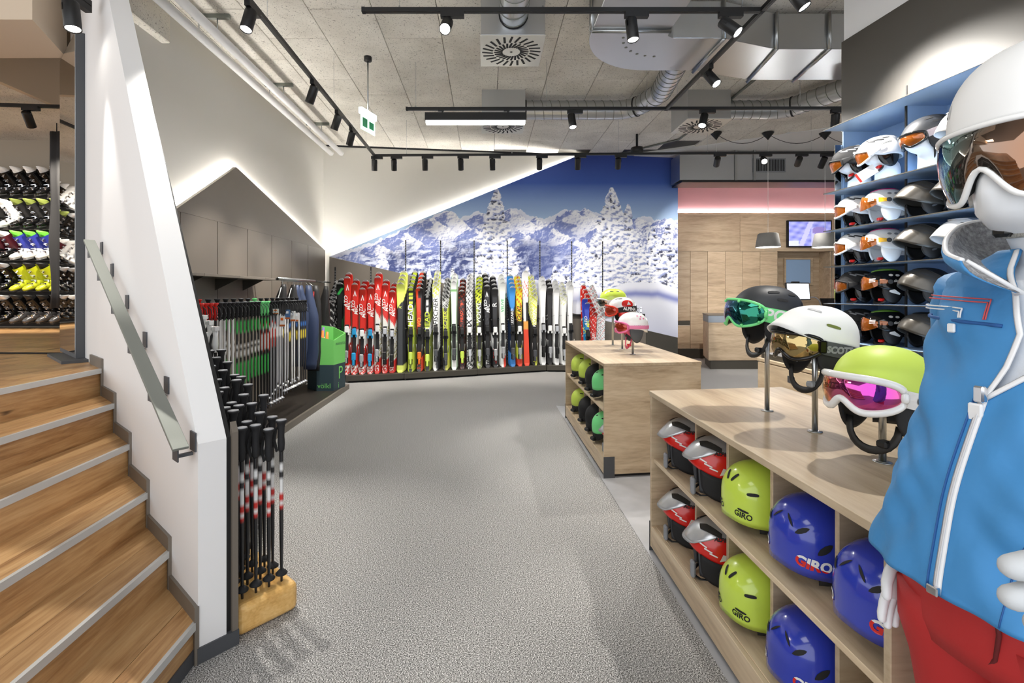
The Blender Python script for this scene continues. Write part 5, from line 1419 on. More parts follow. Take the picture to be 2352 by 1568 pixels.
def hpart(name, me, m, parent, label=None):
    if isinstance(me, MB): me = me.mesh(name)
    me.name = name; me.materials.clear(); me.materials.append(m)
    o = link(name, me, parent, (0, 0, parent['hz']))
    if label: o['label'] = label
    return o
def both(fn):   # mirrored left and right
    for s_ in (1, -1): fn(s_)
def chin_strap(h, t, m=LINER, drop=.205, clip=M['black']):
    z = t['hz']; pts = []
    for k in range(13):
        a = PI * k / 12; pts.append(Vector((.035 + .02 * math.sin(a), .082 * math.cos(a), -.115 - (drop - .115) * math.sin(a) ** .8)))
    mb = MB(); mb.tube(pts, .013, 8, flat=(.3, 1.0), up=(1, 0, 0)); hpart('chin_strap', mb, m, t)
    mb = MB(); mb.cbox(.03, .065, .028, .062, -drop + .018, -drop + .04, .005); hpart('buckle', mb, clip, t)
PROTO = {}
def build_helmet(style, label, group=None):
    """first of a style is built, later ones are copies"""
    if style in PROTO:
        t = dup(PROTO[style], label=label, group=group or ''); 
        if not group and 'group' in t: del t['group']
        return t
    t = thing('ski_helmet', label, 'helmet', group=group)
    S = style.split('/')[0]; V = M['blackm']
    if S in ('bowl_lime', 'bowl_blue', 'bowl_limem', 'bowl_black', 'bowl_mint'):
        big = S == 'bowl_blue'
        h = Hel(rim=(-30, -36, -38), af=.136, ab=.142, c=.130, b=.118, n=2.3, low=.6) if S in ('bowl_lime', 'bowl_blue') else Hel(rim=(0, -16, -24), c=.122)
        c = {'bowl_lime': 'lime', 'bowl_blue': 'blue', 'bowl_limem': 'limem', 'bowl_black': 'blackm', 'bowl_mint': 'mint'}[S]
        t['hz'] = .132 if S in ('bowl_lime', 'bowl_blue') else .145
        if S in ('bowl_limem', 'bowl_black', 'bowl_mint'):
            hpart('shell', h.shell(), M[c], t)
            for a, b in ((52, 128), (-128, -52)): hpart('ear_pad', h.skirt(a, b, lambda f: -22 - 36 * math.sin(PI * f) ** .6), LINER, t)
            hpart('nape_pad', h.skirt(132, 228, lambda f: -30 - 22 * math.sin(PI * f) ** .7, n=14), LINER, t)
            mb = MB(); mb.cbox(-.165, -.125, -.03, .03, -.125, -.095, .008); hpart('size_dial', mb, M['black'], t)
            vents = [(-40, 40), (40, 40), (-75, 30), (75, 30), (140, 35), (-140, 35)]
            if c == 'mint': vents += [(60, 8), (-60, 8), (120, 12), (-120, 12), (180, 40), (0, 48)]
            for az, el in vents: hpart('vent', h.patch(az, el, slot(.03 if c == 'mint' else .038, .011), 20 if c == 'mint' else 0), V, t)
            for az in (70, -70, 110, -110): hpart('rivet', h.patch(az, -12, ell(.005, .005)), V, t)
            if c == 'blackm': hpart('emblem', h.patch(150, -8, ell(.02, .009)), M['silver'], t)
        else:
            ear = lambda az: h.rim(az) - (14 * math.exp(-((abs(((az + 180) % 360) - 180) - 100) / 22) ** 2))
            hpart('shell', h.shell(rimf=ear, NE=16), M[c], t)
            mb = h.skirt(50, 310, lambda f: -46, off=-.012); hpart('liner', mb, LINER, t)
            if S == 'bowl_lime':
                for az, el, r_ in ((40, 16, 6), (-40, 16, -6), (4, 34, 60), (-14, 34, -60), (110, 18, 0), (-110, 18, 0)): hpart('vent', h.patch(az, el, slot(.042, .012), r_), V, t)
                for az in (26, -26): hpart('vent', h.patch(az, -12, slot(.042, .008), 10 if az < 0 else -10), V, t)
                for az in (26, -26): hpart('lettering', h.text(az, -19, 'GIRO', .028, 8 if az < 0 else -8, bold=.0008), M['blackm'], t)
                for az in (98, -98): hpart('rivet', h.patch(az, -34, ell(.006, .006)), V, t)
            else:
                for az, el, l, w_, r_ in ((30, 22, .046, .015, -30), (-12, 30, .046, .008, -50), (57, 4, .054, .021, -36), (92, 30, .05, .018, -20)):
                    for sg in (1, -1): hpart('vent', h.patch(sg * az, el, [(x * sg, y) for x, y in almond(l, w_)], sg * -r_), V, t)
                for az in (44, -44): two_tone(h, az, -18, 'GIRO', .042, 8 if az < 0 else -8, M['whitem'], M['red'], t)
            mb = MB(); mb.tube([(.02, .07, -.10), (.05, .03, -.112), (.06, -.02, -.112), (.03, -.07, -.10)], .010, 6, flat=(.35, 1)); hpart('chin_strap', mb, M['whitem' if big else 'black'], t)
    elif S == 'race':          # silver top, red sides, black ear shells
        h = Hel(rim=(6, -18, -26), peak=.020, c=.122, af=.146); t['hz'] = .142
        top = lambda az: 22 - 10 * math.cos(R(az)) + 0
        topf = lambda az: 12 + 26 * min(1, max(0, abs(((az + 180) % 360) - 180) - 28) / 42)
        sp_, h.peak = h.peak, 0
        hpart('side_shell', h.shell(rimf=lambda az: h.rim(az), top=60, off=-.002), M['red'], t)
        h.peak = sp_; hpart('top_shell', h.shell(rimf=topf, off=.002), M['silver'], t)
        both(lambda s_: hpart('mesh_panel', h.patch(s_ * 52, 48, [(-.055, -.012), (.04, -.018), (.062, .004), (.03, .016), (-.045, .012)] if s_ < 0 else [(.055, -.012), (-.04, -.018), (-.062, .004), (-.03, .016), (.045, .012)], -8 * s_, .0058), mat('carbon_mesh', srgb(52, 50, 46), .25, .5, bump=.6, bscale=420), t))
        both(lambda s_: hpart('lettering', h.text(s_ * 84, 35, 'ALPINA', .022, 0, .0065, .3, .0008), M['blackm'], t))
        for k, (az, el) in enumerate(((44, 16), (54, 9), (64, 2))):
            both(lambda s_: hpart('stripe', h.patch(s_ * az, el, rect(.034, .006), -18 * s_, .0012), M['whitem'], t))
        both(lambda s_: hpart('emblem', h.patch(s_ * 84, -2, [(-.02, -.012), (.022, -.006), (.02, .010), (0, .018)], 10 * s_, .0014), mat('cream_print', srgb(214, 212, 196), .4), t))
        for a, b in ((40, 140), (-140, -40)): hpart('ear_shell', h.skirt(a, b, lambda f: -36 - 22 * math.sin(PI * f) ** .5, off=.003, up=1), M['blackm'], t)
        hpart('nape_pad', h.skirt(134, 226, lambda f: -44, n=12), M['grey'], t)
        both(lambda s_: hpart('cheek_pad', h.skirt(s_ * 36 - 8, s_ * 36 + 8, lambda f: -50, off=-.02, n=6), M['grey'], t))
        mb = MB(); mb.cbox(.118, .138, .03, .066, -.13, -.055, .007); hpart('chin_pad', mb, M['midgrey'], t)
        mb = MB(); mb.tube([(.06, .09, -.115), (.10, .075, -.125), (.125, .045, -.12), (.12, .0, -.13), (.07, -.085, -.125)], .008, 6, flat=(.35, 1)); hpart('chin_strap', mb, M['black'], t)
    elif S in ('visor_black', 'visor_white'):       # full visor helmets
        h = Hel(rim=(14, -22, -34), c=.122, b=.112); t['hz'] = .150; c = M['blackm'] if 'black' in S else M['whiteg']
        hpart('shell', h.shell(), c, t)
        mb = MB(); rings = []
        for i in range(17):
            az = -40 + 5 * i; a = abs(az) / 40; rings.append([h.pt(az, e, .012 - .003 * a) for e in np.linspace(16 - 8 * a, -22 + 10 * a ** 2, 6)])
        mb.loft(rings, cap=False, closed=False); hpart('visor', mb, AMBER, t, 'amber visor')
        outl = [r_[0] for r_ in rings] + [p_ for p_ in rings[-1][1:]] + [r_[-1] for r_ in rings[::-1][1:]] + [p_ for p_ in rings[0][::-1][1:-1]]
        mb = MB(); mb.tube(outl, .0075, 6, closed=True); hpart('visor_frame', mb, c, t)
        for sg in (1, -1):
            mb = MB(); mb.loft([[h.pt(sg * a_, e, .009) for e in np.linspace(12, -14 + (a_ - 40) * .5, 5)] + [h.pt(sg * a_, e, -.002) for e in np.linspace(-14 + (a_ - 40) * .5, 12, 5)] for a_ in (40, 48, 56, 64, 72)]); hpart('visor_wing', mb, c, t)
        both(lambda s_: hpart('visor_hinge', h.patch(s_ * 78, 8, ell(.028, .017), 0, .004), c, t))
        for a, b in ((58, 132), (-132, -58)): hpart('ear_pad', h.skirt(a, b, lambda f: -26 - 32 * math.sin(PI * f) ** .6), M['blackg'], t)
        for az, el, l in ((50, 40, .05), (78, 42, .07), (30, 50, .03), (110, 44, .05)):
            both(lambda s_: hpart('vent', h.patch(s_ * az, el, slot(l, .013), -14 * s_), M['midgrey'] if 'black' in S else V, t))
        both(lambda s_: hpart('lettering', h.text(s_ * 98, 24, 'slokker', .026, 0, .002, .1, .0006), M['whitem'] if 'black' in S else M['grey'], t))
        chin_strap(h, t, M['black'], .143, M['red'])
    elif S in ('flip_pink', 'flip_green'):
        h = Hel(rim=(10, -22, -34), c=.122); t['hz'] = .150; pk = 'pink' in S
        hpart('shell', h.shell(), M['whiteg'] if pk else M['blackg'], t)
        hpart('crown_cap', h.shell(rimf=lambda az: 46 + 16 * abs(math.sin(R(az))), off=.003, NE=8), mat('magenta_lacquer', srgb(190, 30, 110), .2, coat=.4) if pk else mat('apple_green_lacquer', srgb(120, 176, 60), .2, coat=.4), t)
        mb = MB(); rings = []
        for i in range(15):
            az = -46 + 46 / 7 * i; a = abs(az) / 46; rings.append([h.pt(az, e, .018 - .010 * a) for e in np.linspace(24 - 10 * a, -16 + 12 * a ** 2, 6)])
        mb.loft(rings, cap=False, closed=False); hpart('visor', mb, AMBER, t, 'amber flip-up visor')
        ym = mat('yellow_bracket', srgb(240, 186, 20), .3) if pk else AMBER
        both(lambda s_: hpart('visor_arm', h.patch(s_ * 70, 10, [(-.04, -.014), (.03, -.01), (.03, .01), (-.04, .02)] if s_ > 0 else [(.04, -.014), (-.03, -.01), (-.03, .01), (.04, .02)], 0, .006), ym, t))
        both(lambda s_: hpart('hinge_cap', h.patch(s_ * 80, 10, ell(.016, .016), 0, .009), M['grey'], t))
        for k in range(3): both(lambda s_: hpart('visor_stripe', h.patch(s_ * 34, 16 - 4 * k, rect(.036, .005), 10 * s_, .019), M['whitem'], t))
        for az, el in ((84, 36), (108, 34)): both(lambda s_: hpart('vent', h.patch(s_ * az, el, ell(.014, .010), 0), M['whitem'] if not pk else M['midgrey'], t))
        both(lambda s_: hpart('lettering', h.text(s_ * 112, 14, 'slokker', .030, 0, .002, .1, .001), M['whitem'] if not pk else M['midgrey'], t))
        for a, b in ((56, 128), (-128, -56)): hpart('ear_pad', h.skirt(a, b, lambda f: -26 - 34 * math.sin(PI * f) ** .6), M['whitem'] if pk else M['black'], t)
        if not pk: both(lambda s_: hpart('ear_trim', h.patch(s_ * 92, -26, [(-.03, .0), (.035, -.02), (.04, -.012), (0, .02), (-.03, .012)], 0, .006), M['whitem'], t))
        chin_strap(h, t, M['black'], .143, M['red'])
    elif S in ('peak_graphite', 'peak_white', 'plain_graphite'):
        h = Hel(rim=(5, -28, -34), c=.122, low=.24, peak=.032 if 'peak' in S else .008, af=.15); t['hz'] = .140
        hpart('shell', h.shell(), M['graph'] if 'graph' in S else M['whiteg'], t)
        hpart('rear_cap', h.shell(rimf=lambda az: 62 if abs(((az + 180) % 360) - 180) < 70 else 62 - 50 * min(1, (abs(((az + 180) % 360) - 180) - 70) / 60), off=.003, NE=10), M['black'] if 'graph' in S else M['silver'], t)
        for az, el, r_ in ((70, 34, 24), (80, 20, 18)): both(lambda s_: hpart('crease', h.patch(s_ * az, el, slot(.085, .006), -r_ * s_), M['grey'], t))
        for a, b in ((56, 130), (-130, -56)): hpart('ear_pad', h.skirt(a, b, lambda f: -26 - 30 * math.sin(PI * f) ** .6), M['black'], t)
        both(lambda s_: hpart('ear_vent', h.patch(s_ * 92, -30, slot(.03, .012), 20 * s_, .004), M['grey'], t))
        hpart('nape_pad', h.skirt(132, 228, lambda f: -44, n=12), M['black'], t)
    elif S == 'stand_black':
        h = Hel(rim=(14, -8, -22), c=.125, af=.148, ab=.152, b=.118, peak=.012); t['hz'] = .0
        hpart('shell', h.shell(), mat('charcoal_matte', srgb(44, 46, 50), .5), t)
        for az, el, l, r_ in ((74, 46, .05, 10), (92, 28, .05, -6), (124, 40, .04, -10), (140, 14, .045, 70)): both(lambda s_: hpart('vent', h.patch(s_ * az, el, slot(l, .014), r_ * s_), V, t))
        for a, b in ((56, 128), (-128, -56)): hpart('ear_pad', h.skirt(a, b, lambda f: -32 - 34 * math.sin(PI * f) ** .6), LINER, t)
        hpart('nape_pad', h.skirt(130, 230, lambda f: -54, n=12), LINER, t); chin_strap(h, t, M['black'], .205)
    elif S == 'stand_white':
        h = Hel(rim=(22, -10, -24), c=.128, af=.150, ab=.152, b=.118, peak=.04); t['hz'] = .0
        hpart('shell', h.shell(), M['whitem'], t)
        hpart('brow_pad', h.skirt(-56, 56, lambda f: 4, off=-.012, n=14), LINER, t)
        for az, el, l, r_ in ((82, 24, .055, 16), (50, 56, .05, 20)): both(lambda s_: hpart('vent', h.patch(s_ * az, el, slot(l, .012), r_ * -s_), olive if az == 82 else M['midgrey'], t))
        for a, b in ((54, 128), (-128, -54)): hpart('ear_pad', h.skirt(a, b, lambda f: -32 - 34 * math.sin(PI * f) ** .6), LINER, t)
        hpart('nape_pad', h.skirt(130, 230, lambda f: -58, n=12), LINER, t)
        both(lambda s_: hpart('side_strap', h.patch(s_ * 96, -36, rect(.012, .06), -24 * s_, .002), M['midgrey'], t)); chin_strap(h, t, M['black'], .205, M['midgrey'])
    elif S == 'stand_lime':
        h = Hel(rim=(10, -14, -26), c=.128, af=.142, ab=.150, b=.118); t['hz'] = .0
        ear = lambda az: h.rim(az) - (13 * math.exp(-((abs(((az + 180) % 360) - 180) - 96) / 14) ** 2))
        hpart('shell', h.shell(rimf=ear), M['limem'], t)
        for a, b in ((54, 130), (-130, -54)): hpart('ear_pad', h.skirt(a, b, lambda f: -36 - 34 * math.sin(PI * f) ** .6), LINER, t)
        hpart('nape_pad', h.skirt(128, 232, lambda f: -62, n=14), LINER, t)
        both(lambda s_: hpart('rivet', h.patch(s_ * 96, -22, ell(.006, .006)), V, t)); chin_strap(h, t, M['black'], .205)
    elif S == 'far_lime':
        h = Hel(rim=(4, -12, -20), c=.115); t['hz'] = .0
        hpart('shell', h.shell(), M['lime'], t)
        for az in (-70, -115, 70, 115): hpart('vent', h.patch(az, 44, slot(.04, .009)), V, t)
        hpart('liner', h.skirt(50, 310, lambda f: -40), LINER, t)
    elif S in ('far_red', 'far_white'):
        h = Hel(rim=(10, -16, -28), c=.118, af=.134, ab=.134); t['hz'] = .0; rd = S == 'far_red'
        hpart('shell', h.shell(), M['whiteg'], t)
        if rd:
            both(lambda s_: hpart('red_panel', h.patch(s_ * 104, 26, ell(.062, .045), 0, .0015), M['red'], t))
            both(lambda s_: hpart('emblem', h.patch(s_ * 110, 28, [(-.02, -.015), (.02, -.015), (.004, .02)], 0, .003), M['whitem'], t))
            both(lambda s_: hpart('crown_vent', h.patch(s_ * 50, 55, slot(.07, .02), 20 * s_), M['grey'], t))
            hpart('lower_band', h.skirt(60, 300, lambda f: -30, off=.002), M['red'], t)
        else:
            for az, el in ((100, 46), (118, 40), (128, 30), (110, 30)): both(lambda s_: hpart('flower_print', h.patch(s_ * az, el, ell(.009, .008), 0), mat('rose_print', srgb(224, 120, 160), .4), t))
            both(lambda s_: hpart('lettering', h.text(s_ * 100, -4, 'ALPINA', .034, 0, .002, .25, .0008), M['midgrey'], t))
        for a, b in ((60, 126), (-126, -60)): hpart('ear_pad', h.skirt(a, b, lambda f: -28 - 36 * math.sin(PI * f) ** .6), LINER if rd else M['grey'], t)
        pc = LINER if rd else mat('pink_strap', srgb(206, 60, 100), .5)
        chin_strap(h, t, pc, .205, M['red'])
        if not rd: hpart('cheek_lining', h.skirt(-62, 62, lambda f: -10 - 30 * abs(2 * f - 1), off=-.02, n=12), mat('pink_lining', srgb(216, 84, 120), .6), t)
    elif S == 'mannequin':
        h = Hel(rim=(14, -6, -22), c=.135, af=.155, ab=.165, b=.128, n=2.3); t['hz'] = 0.0
        hpart('shell', h.shell(NA=72, NE=22), M['whitem'], t)
        hpart('brow_lining', h.skirt(-150, 150, lambda f: 6 - 26 * abs(2 * f - 1) ** 1.5, off=-.010, n=30), LINER, t)
        both(lambda s_: hpart('lettering', h.text(s_ * 42, 30, 'ALPINA', .042, -4 * s_, .0008, .3, .001), mat('pale_grey_print', srgb(196, 198, 200), .4), t))
    else: raise ValueError(style)
    t['_h'] = 1
    PROTO[style] = t; t_h[style] = h
    return t
t_h = {}
def place_helmet(style, loc, yaw, label, group=None, tilt=0, roll=0):
    t = build_helmet(style, label, group); t.location = loc; t.rotation_euler = (R(roll), R(tilt), R(yaw)); return t

# ------------------------------------------------------------------ goggles
def goggles(label, h, lens_m, frame_m, strap_m, loc, yaw, tilt=0, el=-8, hh=19, wd=60, rg=.014, txt=None, tcol=None, dots=None, nose=13, backel=-12, strap_h=.042, frame_r=.009, txtaz=112, tsize=.04, notch=.2):
    t = thing('ski_goggles', label, 'goggles', loc, (0, R(tilt), R(yaw)))
    N = 48; rows = 9; rings = []
    for i in range(N + 1):
        s_ = -1 + 2 * i / N; az = s_ * wd; e_ = (1 - abs(s_) ** 3.2) ** .5 if abs(s_) < 1 else 0
        up = el + hh * (.25 + .75 * e_) ; lo = el - hh * (.25 + .75 * e_) + nose * math.exp(-(s_ / notch) ** 2)
        rings.append([h.pt(az, lo + (up - lo) * j / rows, rg + .006 * math.sin(PI * j / rows) - .010 * abs(s_) ** 4) for j in range(rows + 1)])
    mb = MB(); mb.loft(rings, cap=False, closed=False); part('lens', mb, lens_m, t)
    outl = [r_[-1] for r_ in rings] + rings[-1][::-1][1:-1] + [r_[0] for r_ in rings[::-1]] + rings[0][1:-1]
    mb = MB(); mb.tube(outl, frame_r, 8, closed=True); part('frame', mb, frame_m, t)
    mb = MB(); n_ = len(outl); mb.loft([[p_ * .995 for p_ in outl], [p_ * .86 for p_ in outl], [p_ * .80 for p_ in outl]], cap=False); part('face_foam', mb, M['blackm'], t)
    # strap round the back of the helmet
    outer = []
    K = 40
    for k in range(K + 1):
        az = wd - 3 + (360 - 2 * wd + 6) * k / K; f = math.sin(PI * k / K); e_c = el + (backel - el) * f ** .8
        d = h.pt(az, e_c, .0); half = math.degrees(strap_h / 2 / d.length)
        o_ = .006; outer.append([h.pt(az, e_c - half, o_), h.pt(az, e_c, o_ + .001), h.pt(az, e_c + half, o_), h.pt(az, e_c + half, o_ - .004), h.pt(az, e_c - half, o_ - .004)])
    mb = MB(); mb.loft(outer, cap=True, smooth=False); so = part('strap', mb, strap_m, t)
    if txt:
        for sg in (1, -1):
            f = math.sin(PI * ((txtaz - wd) / (360 - 2 * wd))); e_c = el + (backel - el) * f ** .8
            me = h.text(sg * txtaz, e_c, txt, tsize, -4 * sg, .0085, 0, .002); me.materials.append(tcol); link('strap_lettering', me, so)
    if dots:
        for az, e_ in ((-50, 10), (-20, 17), (20, 17), (50, 10), (-50, -12), (50, -12), (-26, -17), (26, -17)):
            mb = MB(); c = h.pt(az, el + e_, rg + .006); mb.lathe([(.001, -.004), (.006, -.004), (.006, .003), (.001, .005)], 10, Matrix.Translation(c) @ c.to_track_quat('Z', 'Y').to_matrix().to_4x4()); part('lens_pin', mb, dots, t)
    for sg in (1, -1):
        mb = MB(); c = h.pt(sg * (wd - 1), el, .008); q = c.to_track_quat('Z', 'Y').to_matrix().to_4x4()
        mb.cbox(-.012, .012, -.024, .024, -.006, .006, .004, Matrix.Translation(c) @ q); part('outrigger', mb, frame_m, t)
    return t
def iri(name, c0, c1, rough=.04):
    m, nt, b = new_mat(name); lw = nt.nodes.new('ShaderNodeLayerWeight'); lw.inputs[0].default_value = .35
    r = ramp(nt, lw.outputs['Facing'], [(0.0, c0), (.45, c1[0]), (.85, c1[1])]); nt.links.new(r.outputs[0], b.inputs['Base Color'])
    b.inputs['Metallic'].default_value = .92; b.inputs['Roughness'].default_value = rough; b.inputs['Coat Weight'].default_value = .5; return m
L_GREEN = iri('green_mirror_lens', srgb(20, 120, 92), (srgb(22, 70, 130), srgb(90, 50, 150)))
L_GOLD = iri('gold_mirror_lens', srgb(180, 158, 104), (srgb(150, 120, 70), srgb(120, 84, 40)))
L_PINK = iri('pink_mirror_lens', srgb(190, 60, 170), (srgb(206, 110, 60), srgb(170, 150, 40)))
L_BRON = iri('bronze_mirror_lens', srgb(150, 110, 84), (srgb(70, 130, 140), srgb(110, 80, 130)))
L_RED = mat('red_lens', srgb(170, 54, 30), .06, .4, coat=.6)

# ================================================================== OAK COUNTERS
def counter(label, y0, y1, dividers, loc_label):
    X0, X1, SKW = .925, 1.735, .135
    t = thing('display_counter', label, 'counter', (X0, y0, 0))
    def sk(x, y): return (x, y + SKW * x)
    def bx_(name, x0, x1, ya, yb, z0, z1, m='oak_y', bv=.002):
        p = MB(); p.prism([sk(x0, ya), sk(x1, ya), sk(x1, yb), sk(x0, yb)], z0, z1); o = part(name, p, M[m], t); bev(o, bv, 1); return o
    L = y1 - y0; W = X1 - X0
    bx_('worktop', -.004, W + .004, -.004, L + .004, .878, .904)
    bx_('end_panel', 0, W, L - .022, L, .03, .878, 'oak_x'); bx_('end_panel', 0, W, 0, .022, .03, .878, 'oak_x')
    bx_('back_panel', W - .022, W, .022, L - .022, .03, .878)
    bx_('middle_shelf', .012, W - .024, .023, L - .023, .508, .53); bx_('bottom_shelf', .020, W - .024, .023, L - .023, .13, .153)
    bx_('kick_board', .001, .02, .023, L - .023, .03, .151)
    bx_('inner_back', .40, .42, .023, L - .023, .154, .877, 'oak_y')
    for yd in dividers:
        for (z0, z1) in ((.531, .877), (.154, .507)): bx_('divider', .10, .399, yd - y0 - .009, yd - y0 + .009, z0, z1, 'oak_x')
    for ya in (-.004, L - .001):
        p = MB(); p.prism([sk(-.004, ya), sk(.085, ya), sk(.085, ya + .005), sk(-.004, ya + .005)], .0, .17); part('corner_plate', p, M['grey'], t)
    bx_('recessed_plinth', .03, W - .03, .03, L - .03, 0, .03, 'blackm', .001)
    return t
c1 = counter('near oak display counter with helmet pigeonholes, beside the mannequin', 1.115, 2.755, (2.376, 2.061, 1.740, 1.413), '')
c2 = counter('far oak display counter with lime, black and mint helmets', 3.83, 5.70, (5.10, 4.76, 4.42, 4.135), '')
gN = 'helmets in the near counter'
Z1, Z0 = .53, .153
race = (('race', 2.575, Z1, 'silver, red and black race helmet on the upper shelf, at the counter end'), ('race', 2.24, Z1, 'silver, red and black race helmet on the upper shelf, beside the lime one'),
        ('race', 2.575, Z0, 'silver, red and black race helmet on the bottom shelf, at the counter end'), ('race', 2.24, Z0, 'silver, red and black race helmet on the bottom shelf, beside the lime one'))
for st_, y, z, lab in race: place_helmet(st_, (1.075, y, z), 168, lab, gN)
place_helmet('bowl_lime', (1.075, 1.922, Z1), 192, 'glossy lime helmet on the upper shelf of the near counter', gN)
place_helmet('bowl_lime', (1.065, 1.920, Z0), 192, 'glossy lime helmet on the bottom shelf of the near counter', gN)
place_helmet('bowl_blue', (1.08, 1.598, Z1), 190, 'royal blue helmet on the upper shelf, beside the lime one', gN)
place_helmet('bowl_blue', (1.07, 1.596, Z0), 190, 'royal blue helmet on the bottom shelf of the near counter', gN)
place_helmet('bowl_blue', (1.08, 1.290, Z1), 186, 'royal blue helmet half hidden by the mannequin hand', gN)
gF = 'helmets in the far counter'
for st_, y, z, yaw, lab in (('bowl_limem', 5.36, Z1, 25, 'matt lime helmet at the far end of the upper shelf'), ('bowl_limem', 4.95, Z1, 30, 'matt lime helmet on the upper shelf beside the black one'), ('bowl_black', 4.61, Z1, 25, 'matt black helmet on the upper shelf of the far counter'), ('bowl_mint', 4.297, Z1, 14, 'mint green helmet on the upper shelf of the far counter'),
                           ('bowl_limem', 5.36, Z0, 25, 'matt lime helmet on the bottom shelf of the far counter'), ('bowl_black', 4.95, Z0, 25, 'matt black helmet on the bottom shelf beside the lime one'), ('bowl_black', 4.61, Z0, 25, 'matt black helmet on the bottom shelf beside the mint one'), ('bowl_mint', 4.297, Z0, 14, 'mint green helmet on the bottom shelf of the far counter')):
    place_helmet(st_, (1.075, y, z), yaw, lab, gF)
place_helmet('race', (1.09, 4.012, Z0), 172, 'red and black helmet peeking out at the bottom corner of the far counter', gF)
# ---- stands with helmets and goggles on the counters
def stand(x, y, ztop, label):
    t = thing('helmet_stand', label, 'stand', (x, y, .904))
    p = MB(); p.cyl((0, 0, .002), (0, 0, ztop - .904), .0105, 14); part('pole', p, M['steel'], t)
    p = MB(); p.lathe([(.001, 0), (.026, 0), (.026, .003), (.012, .004)], 20); part('base_disc', p, M['steel'], t)
    p = MB(); p.lathe([(.04, ztop - .904 - .012), (.04, ztop - .904)], 16); part('top_pad', p, M['black'], t)
SN = [(1.314, 2.282, 1.49, 'stand_black', 'matt charcoal helmet with green goggles on the tallest near stand', 180), (1.304, 1.935, 1.405, 'stand_white', 'white peaked helmet with gold goggles on the middle near stand', 186), (1.287, 1.584, 1.283, 'stand_lime', 'matt lime helmet with white-framed goggles on the lowest near stand', 192)]
SNL = ('tall steel stand under the charcoal helmet', 'steel stand under the white peaked helmet', 'low steel stand under the lime helmet with pink goggles')
for (x, y, zt, st_, lab, yaw), sl_ in zip(SN, SNL):
    c = .125 if st_ == 'stand_black' else .128
    place_helmet(st_, (x, y, zt - c), yaw, lab, tilt=-4 if st_ == 'stand_black' else 0); stand(x, y, zt - .028, sl_)
h = t_h['stand_black']; goggles('green-framed goggles with blue-green mirror lens and lettered strap', h, L_GREEN, M['mint'], M['mint'], (1.314, 2.282, 1.365), 180, -4, el=-4, hh=20, wd=58, rg=.03, txt='POC', tcol=M['whitem'], dots=M['mint'], backel=-14, strap_h=.062, tsize=.07, txtaz=88, frame_r=.0065)
h = t_h['stand_white']; goggles('black goggles with gold mirror lens and grey lettered strap', h, L_GOLD, M['blackg'], M['grey'], (1.304, 1.935, 1.277), 186, 0, el=-10, hh=19, wd=62, rg=.004, txt='SCOTT', tcol=M['midgrey'], backel=-26, strap_h=.05, tsize=.032, txtaz=90, frame_r=.008)
h = t_h['stand_lime']; gl3 = goggles('white-framed goggles with pink mirror lens and white strap', h, L_PINK, M['whiteg'], mat('white_fleck_strap', srgb(226, 224, 220), .7, bump=.3, bscale=60), (1.287, 1.584, 1.155), 192, 0, el=-6, hh=19, wd=60, rg=.022, backel=-24, strap_h=.05, frame_r=.012)
for sg in (1, -1):
    me = h.patch(sg * 84, -12, ell(.011, .011), 0, .009); me.materials.append(M['grey']); o = link('strap_button', me, gl3)
SF = [(1.352, 5.213, 1.508, 'far_lime', 'small lime helmet on the tallest stand of the far counter', 178, .115), (1.348, 4.838, 1.42, 'far_red', 'white and red helmet with red goggles on the far counter', 178, .118), (1.328, 4.422, 1.286, 'far_white', 'white flower-print helmet with pink goggles on the far counter', 180, .118)]
FL = ('slim steel stand under the small lime helmet', 'slim steel stand under the white and red helmet', 'short slim steel stand under the white flower-print helmet')
for (x, y, zt, st_, lab, yaw, c), sl_ in zip(SF, FL):
    place_helmet(st_, (x, y, zt - c), yaw, lab); stand(x, y, zt - .028, sl_)
goggles('white mesh-strap goggles on the small lime helmet', t_h['far_lime'], L_BRON, M['whiteg'], M['whitem'], (1.352, 5.213, 1.393), 178, el=-14, hh=16, wd=56, rg=.02, backel=-10, strap_h=.045)
goggles('red goggles with black lettered strap', t_h['far_red'], L_RED, mat('red_frame', srgb(226, 56, 30), .35), M['blackm'], (1.348, 4.838, 1.302), 178, el=-6, hh=18, wd=56, rg=.03, txt='ALPINA', tcol=M['whitem'], backel=4, strap_h=.048, tsize=.04)
goggles('pink child goggles with red lens', t_h['far_white'], L_RED, mat('pink_frame', srgb(230, 110, 160), .35), mat('rose_strap', srgb(226, 130, 170), .6), (1.328, 4.422, 1.168), 180, el=-6, hh=18, wd=56, rg=.022, backel=-6, strap_h=.03)

# ================================================================== HELMET WALL
EY = 3.84                                        # far end of the shelves
yawh = math.atan2(.092, 1) ; 
hw_ = thing('helmet_wall', 'tall helmet shelving with blue back panels, thin shelves and dark fascia', 'shelving', (hx(EY), EY, 0))
def P2(y, off): return (hx(y, off) - hx(EY), y - EY)
def hp(name, ya, yb, o0, o1, z0, z1, m):
    p = MB(); p.prism([P2(ya, o0), P2(yb, o0), P2(yb, o1), P2(ya, o1)], z0, z1); return part(name, p, M[m], hw_)
rows = [1.09, 1.377, 1.664, 1.942, 2.235, 2.73]
YE = .3
hp('back_panel', YE, EY, .27, .30, .98, 2.75, 'blueshelf')
for z in rows: hp('shelf', YE, EY - .02, -.155, .27, z - .006, z, 'blueshelf'); hp('shelf_edge', YE, EY - .02, -.16, -.155, z - .006, z, 'brown_d')
for yd in (3.303, 2.776, 2.24, 1.70, 1.16):
    for a, b in zip(rows[:-1], rows[1:]): hp('divider', yd - .006, yd + .006, 0, .27, a + .001, b - .007, 'blueshelf'); hp('divider_edge', yd - .007, yd + .007, -.006, 0, a + .001, b - .007, 'black')
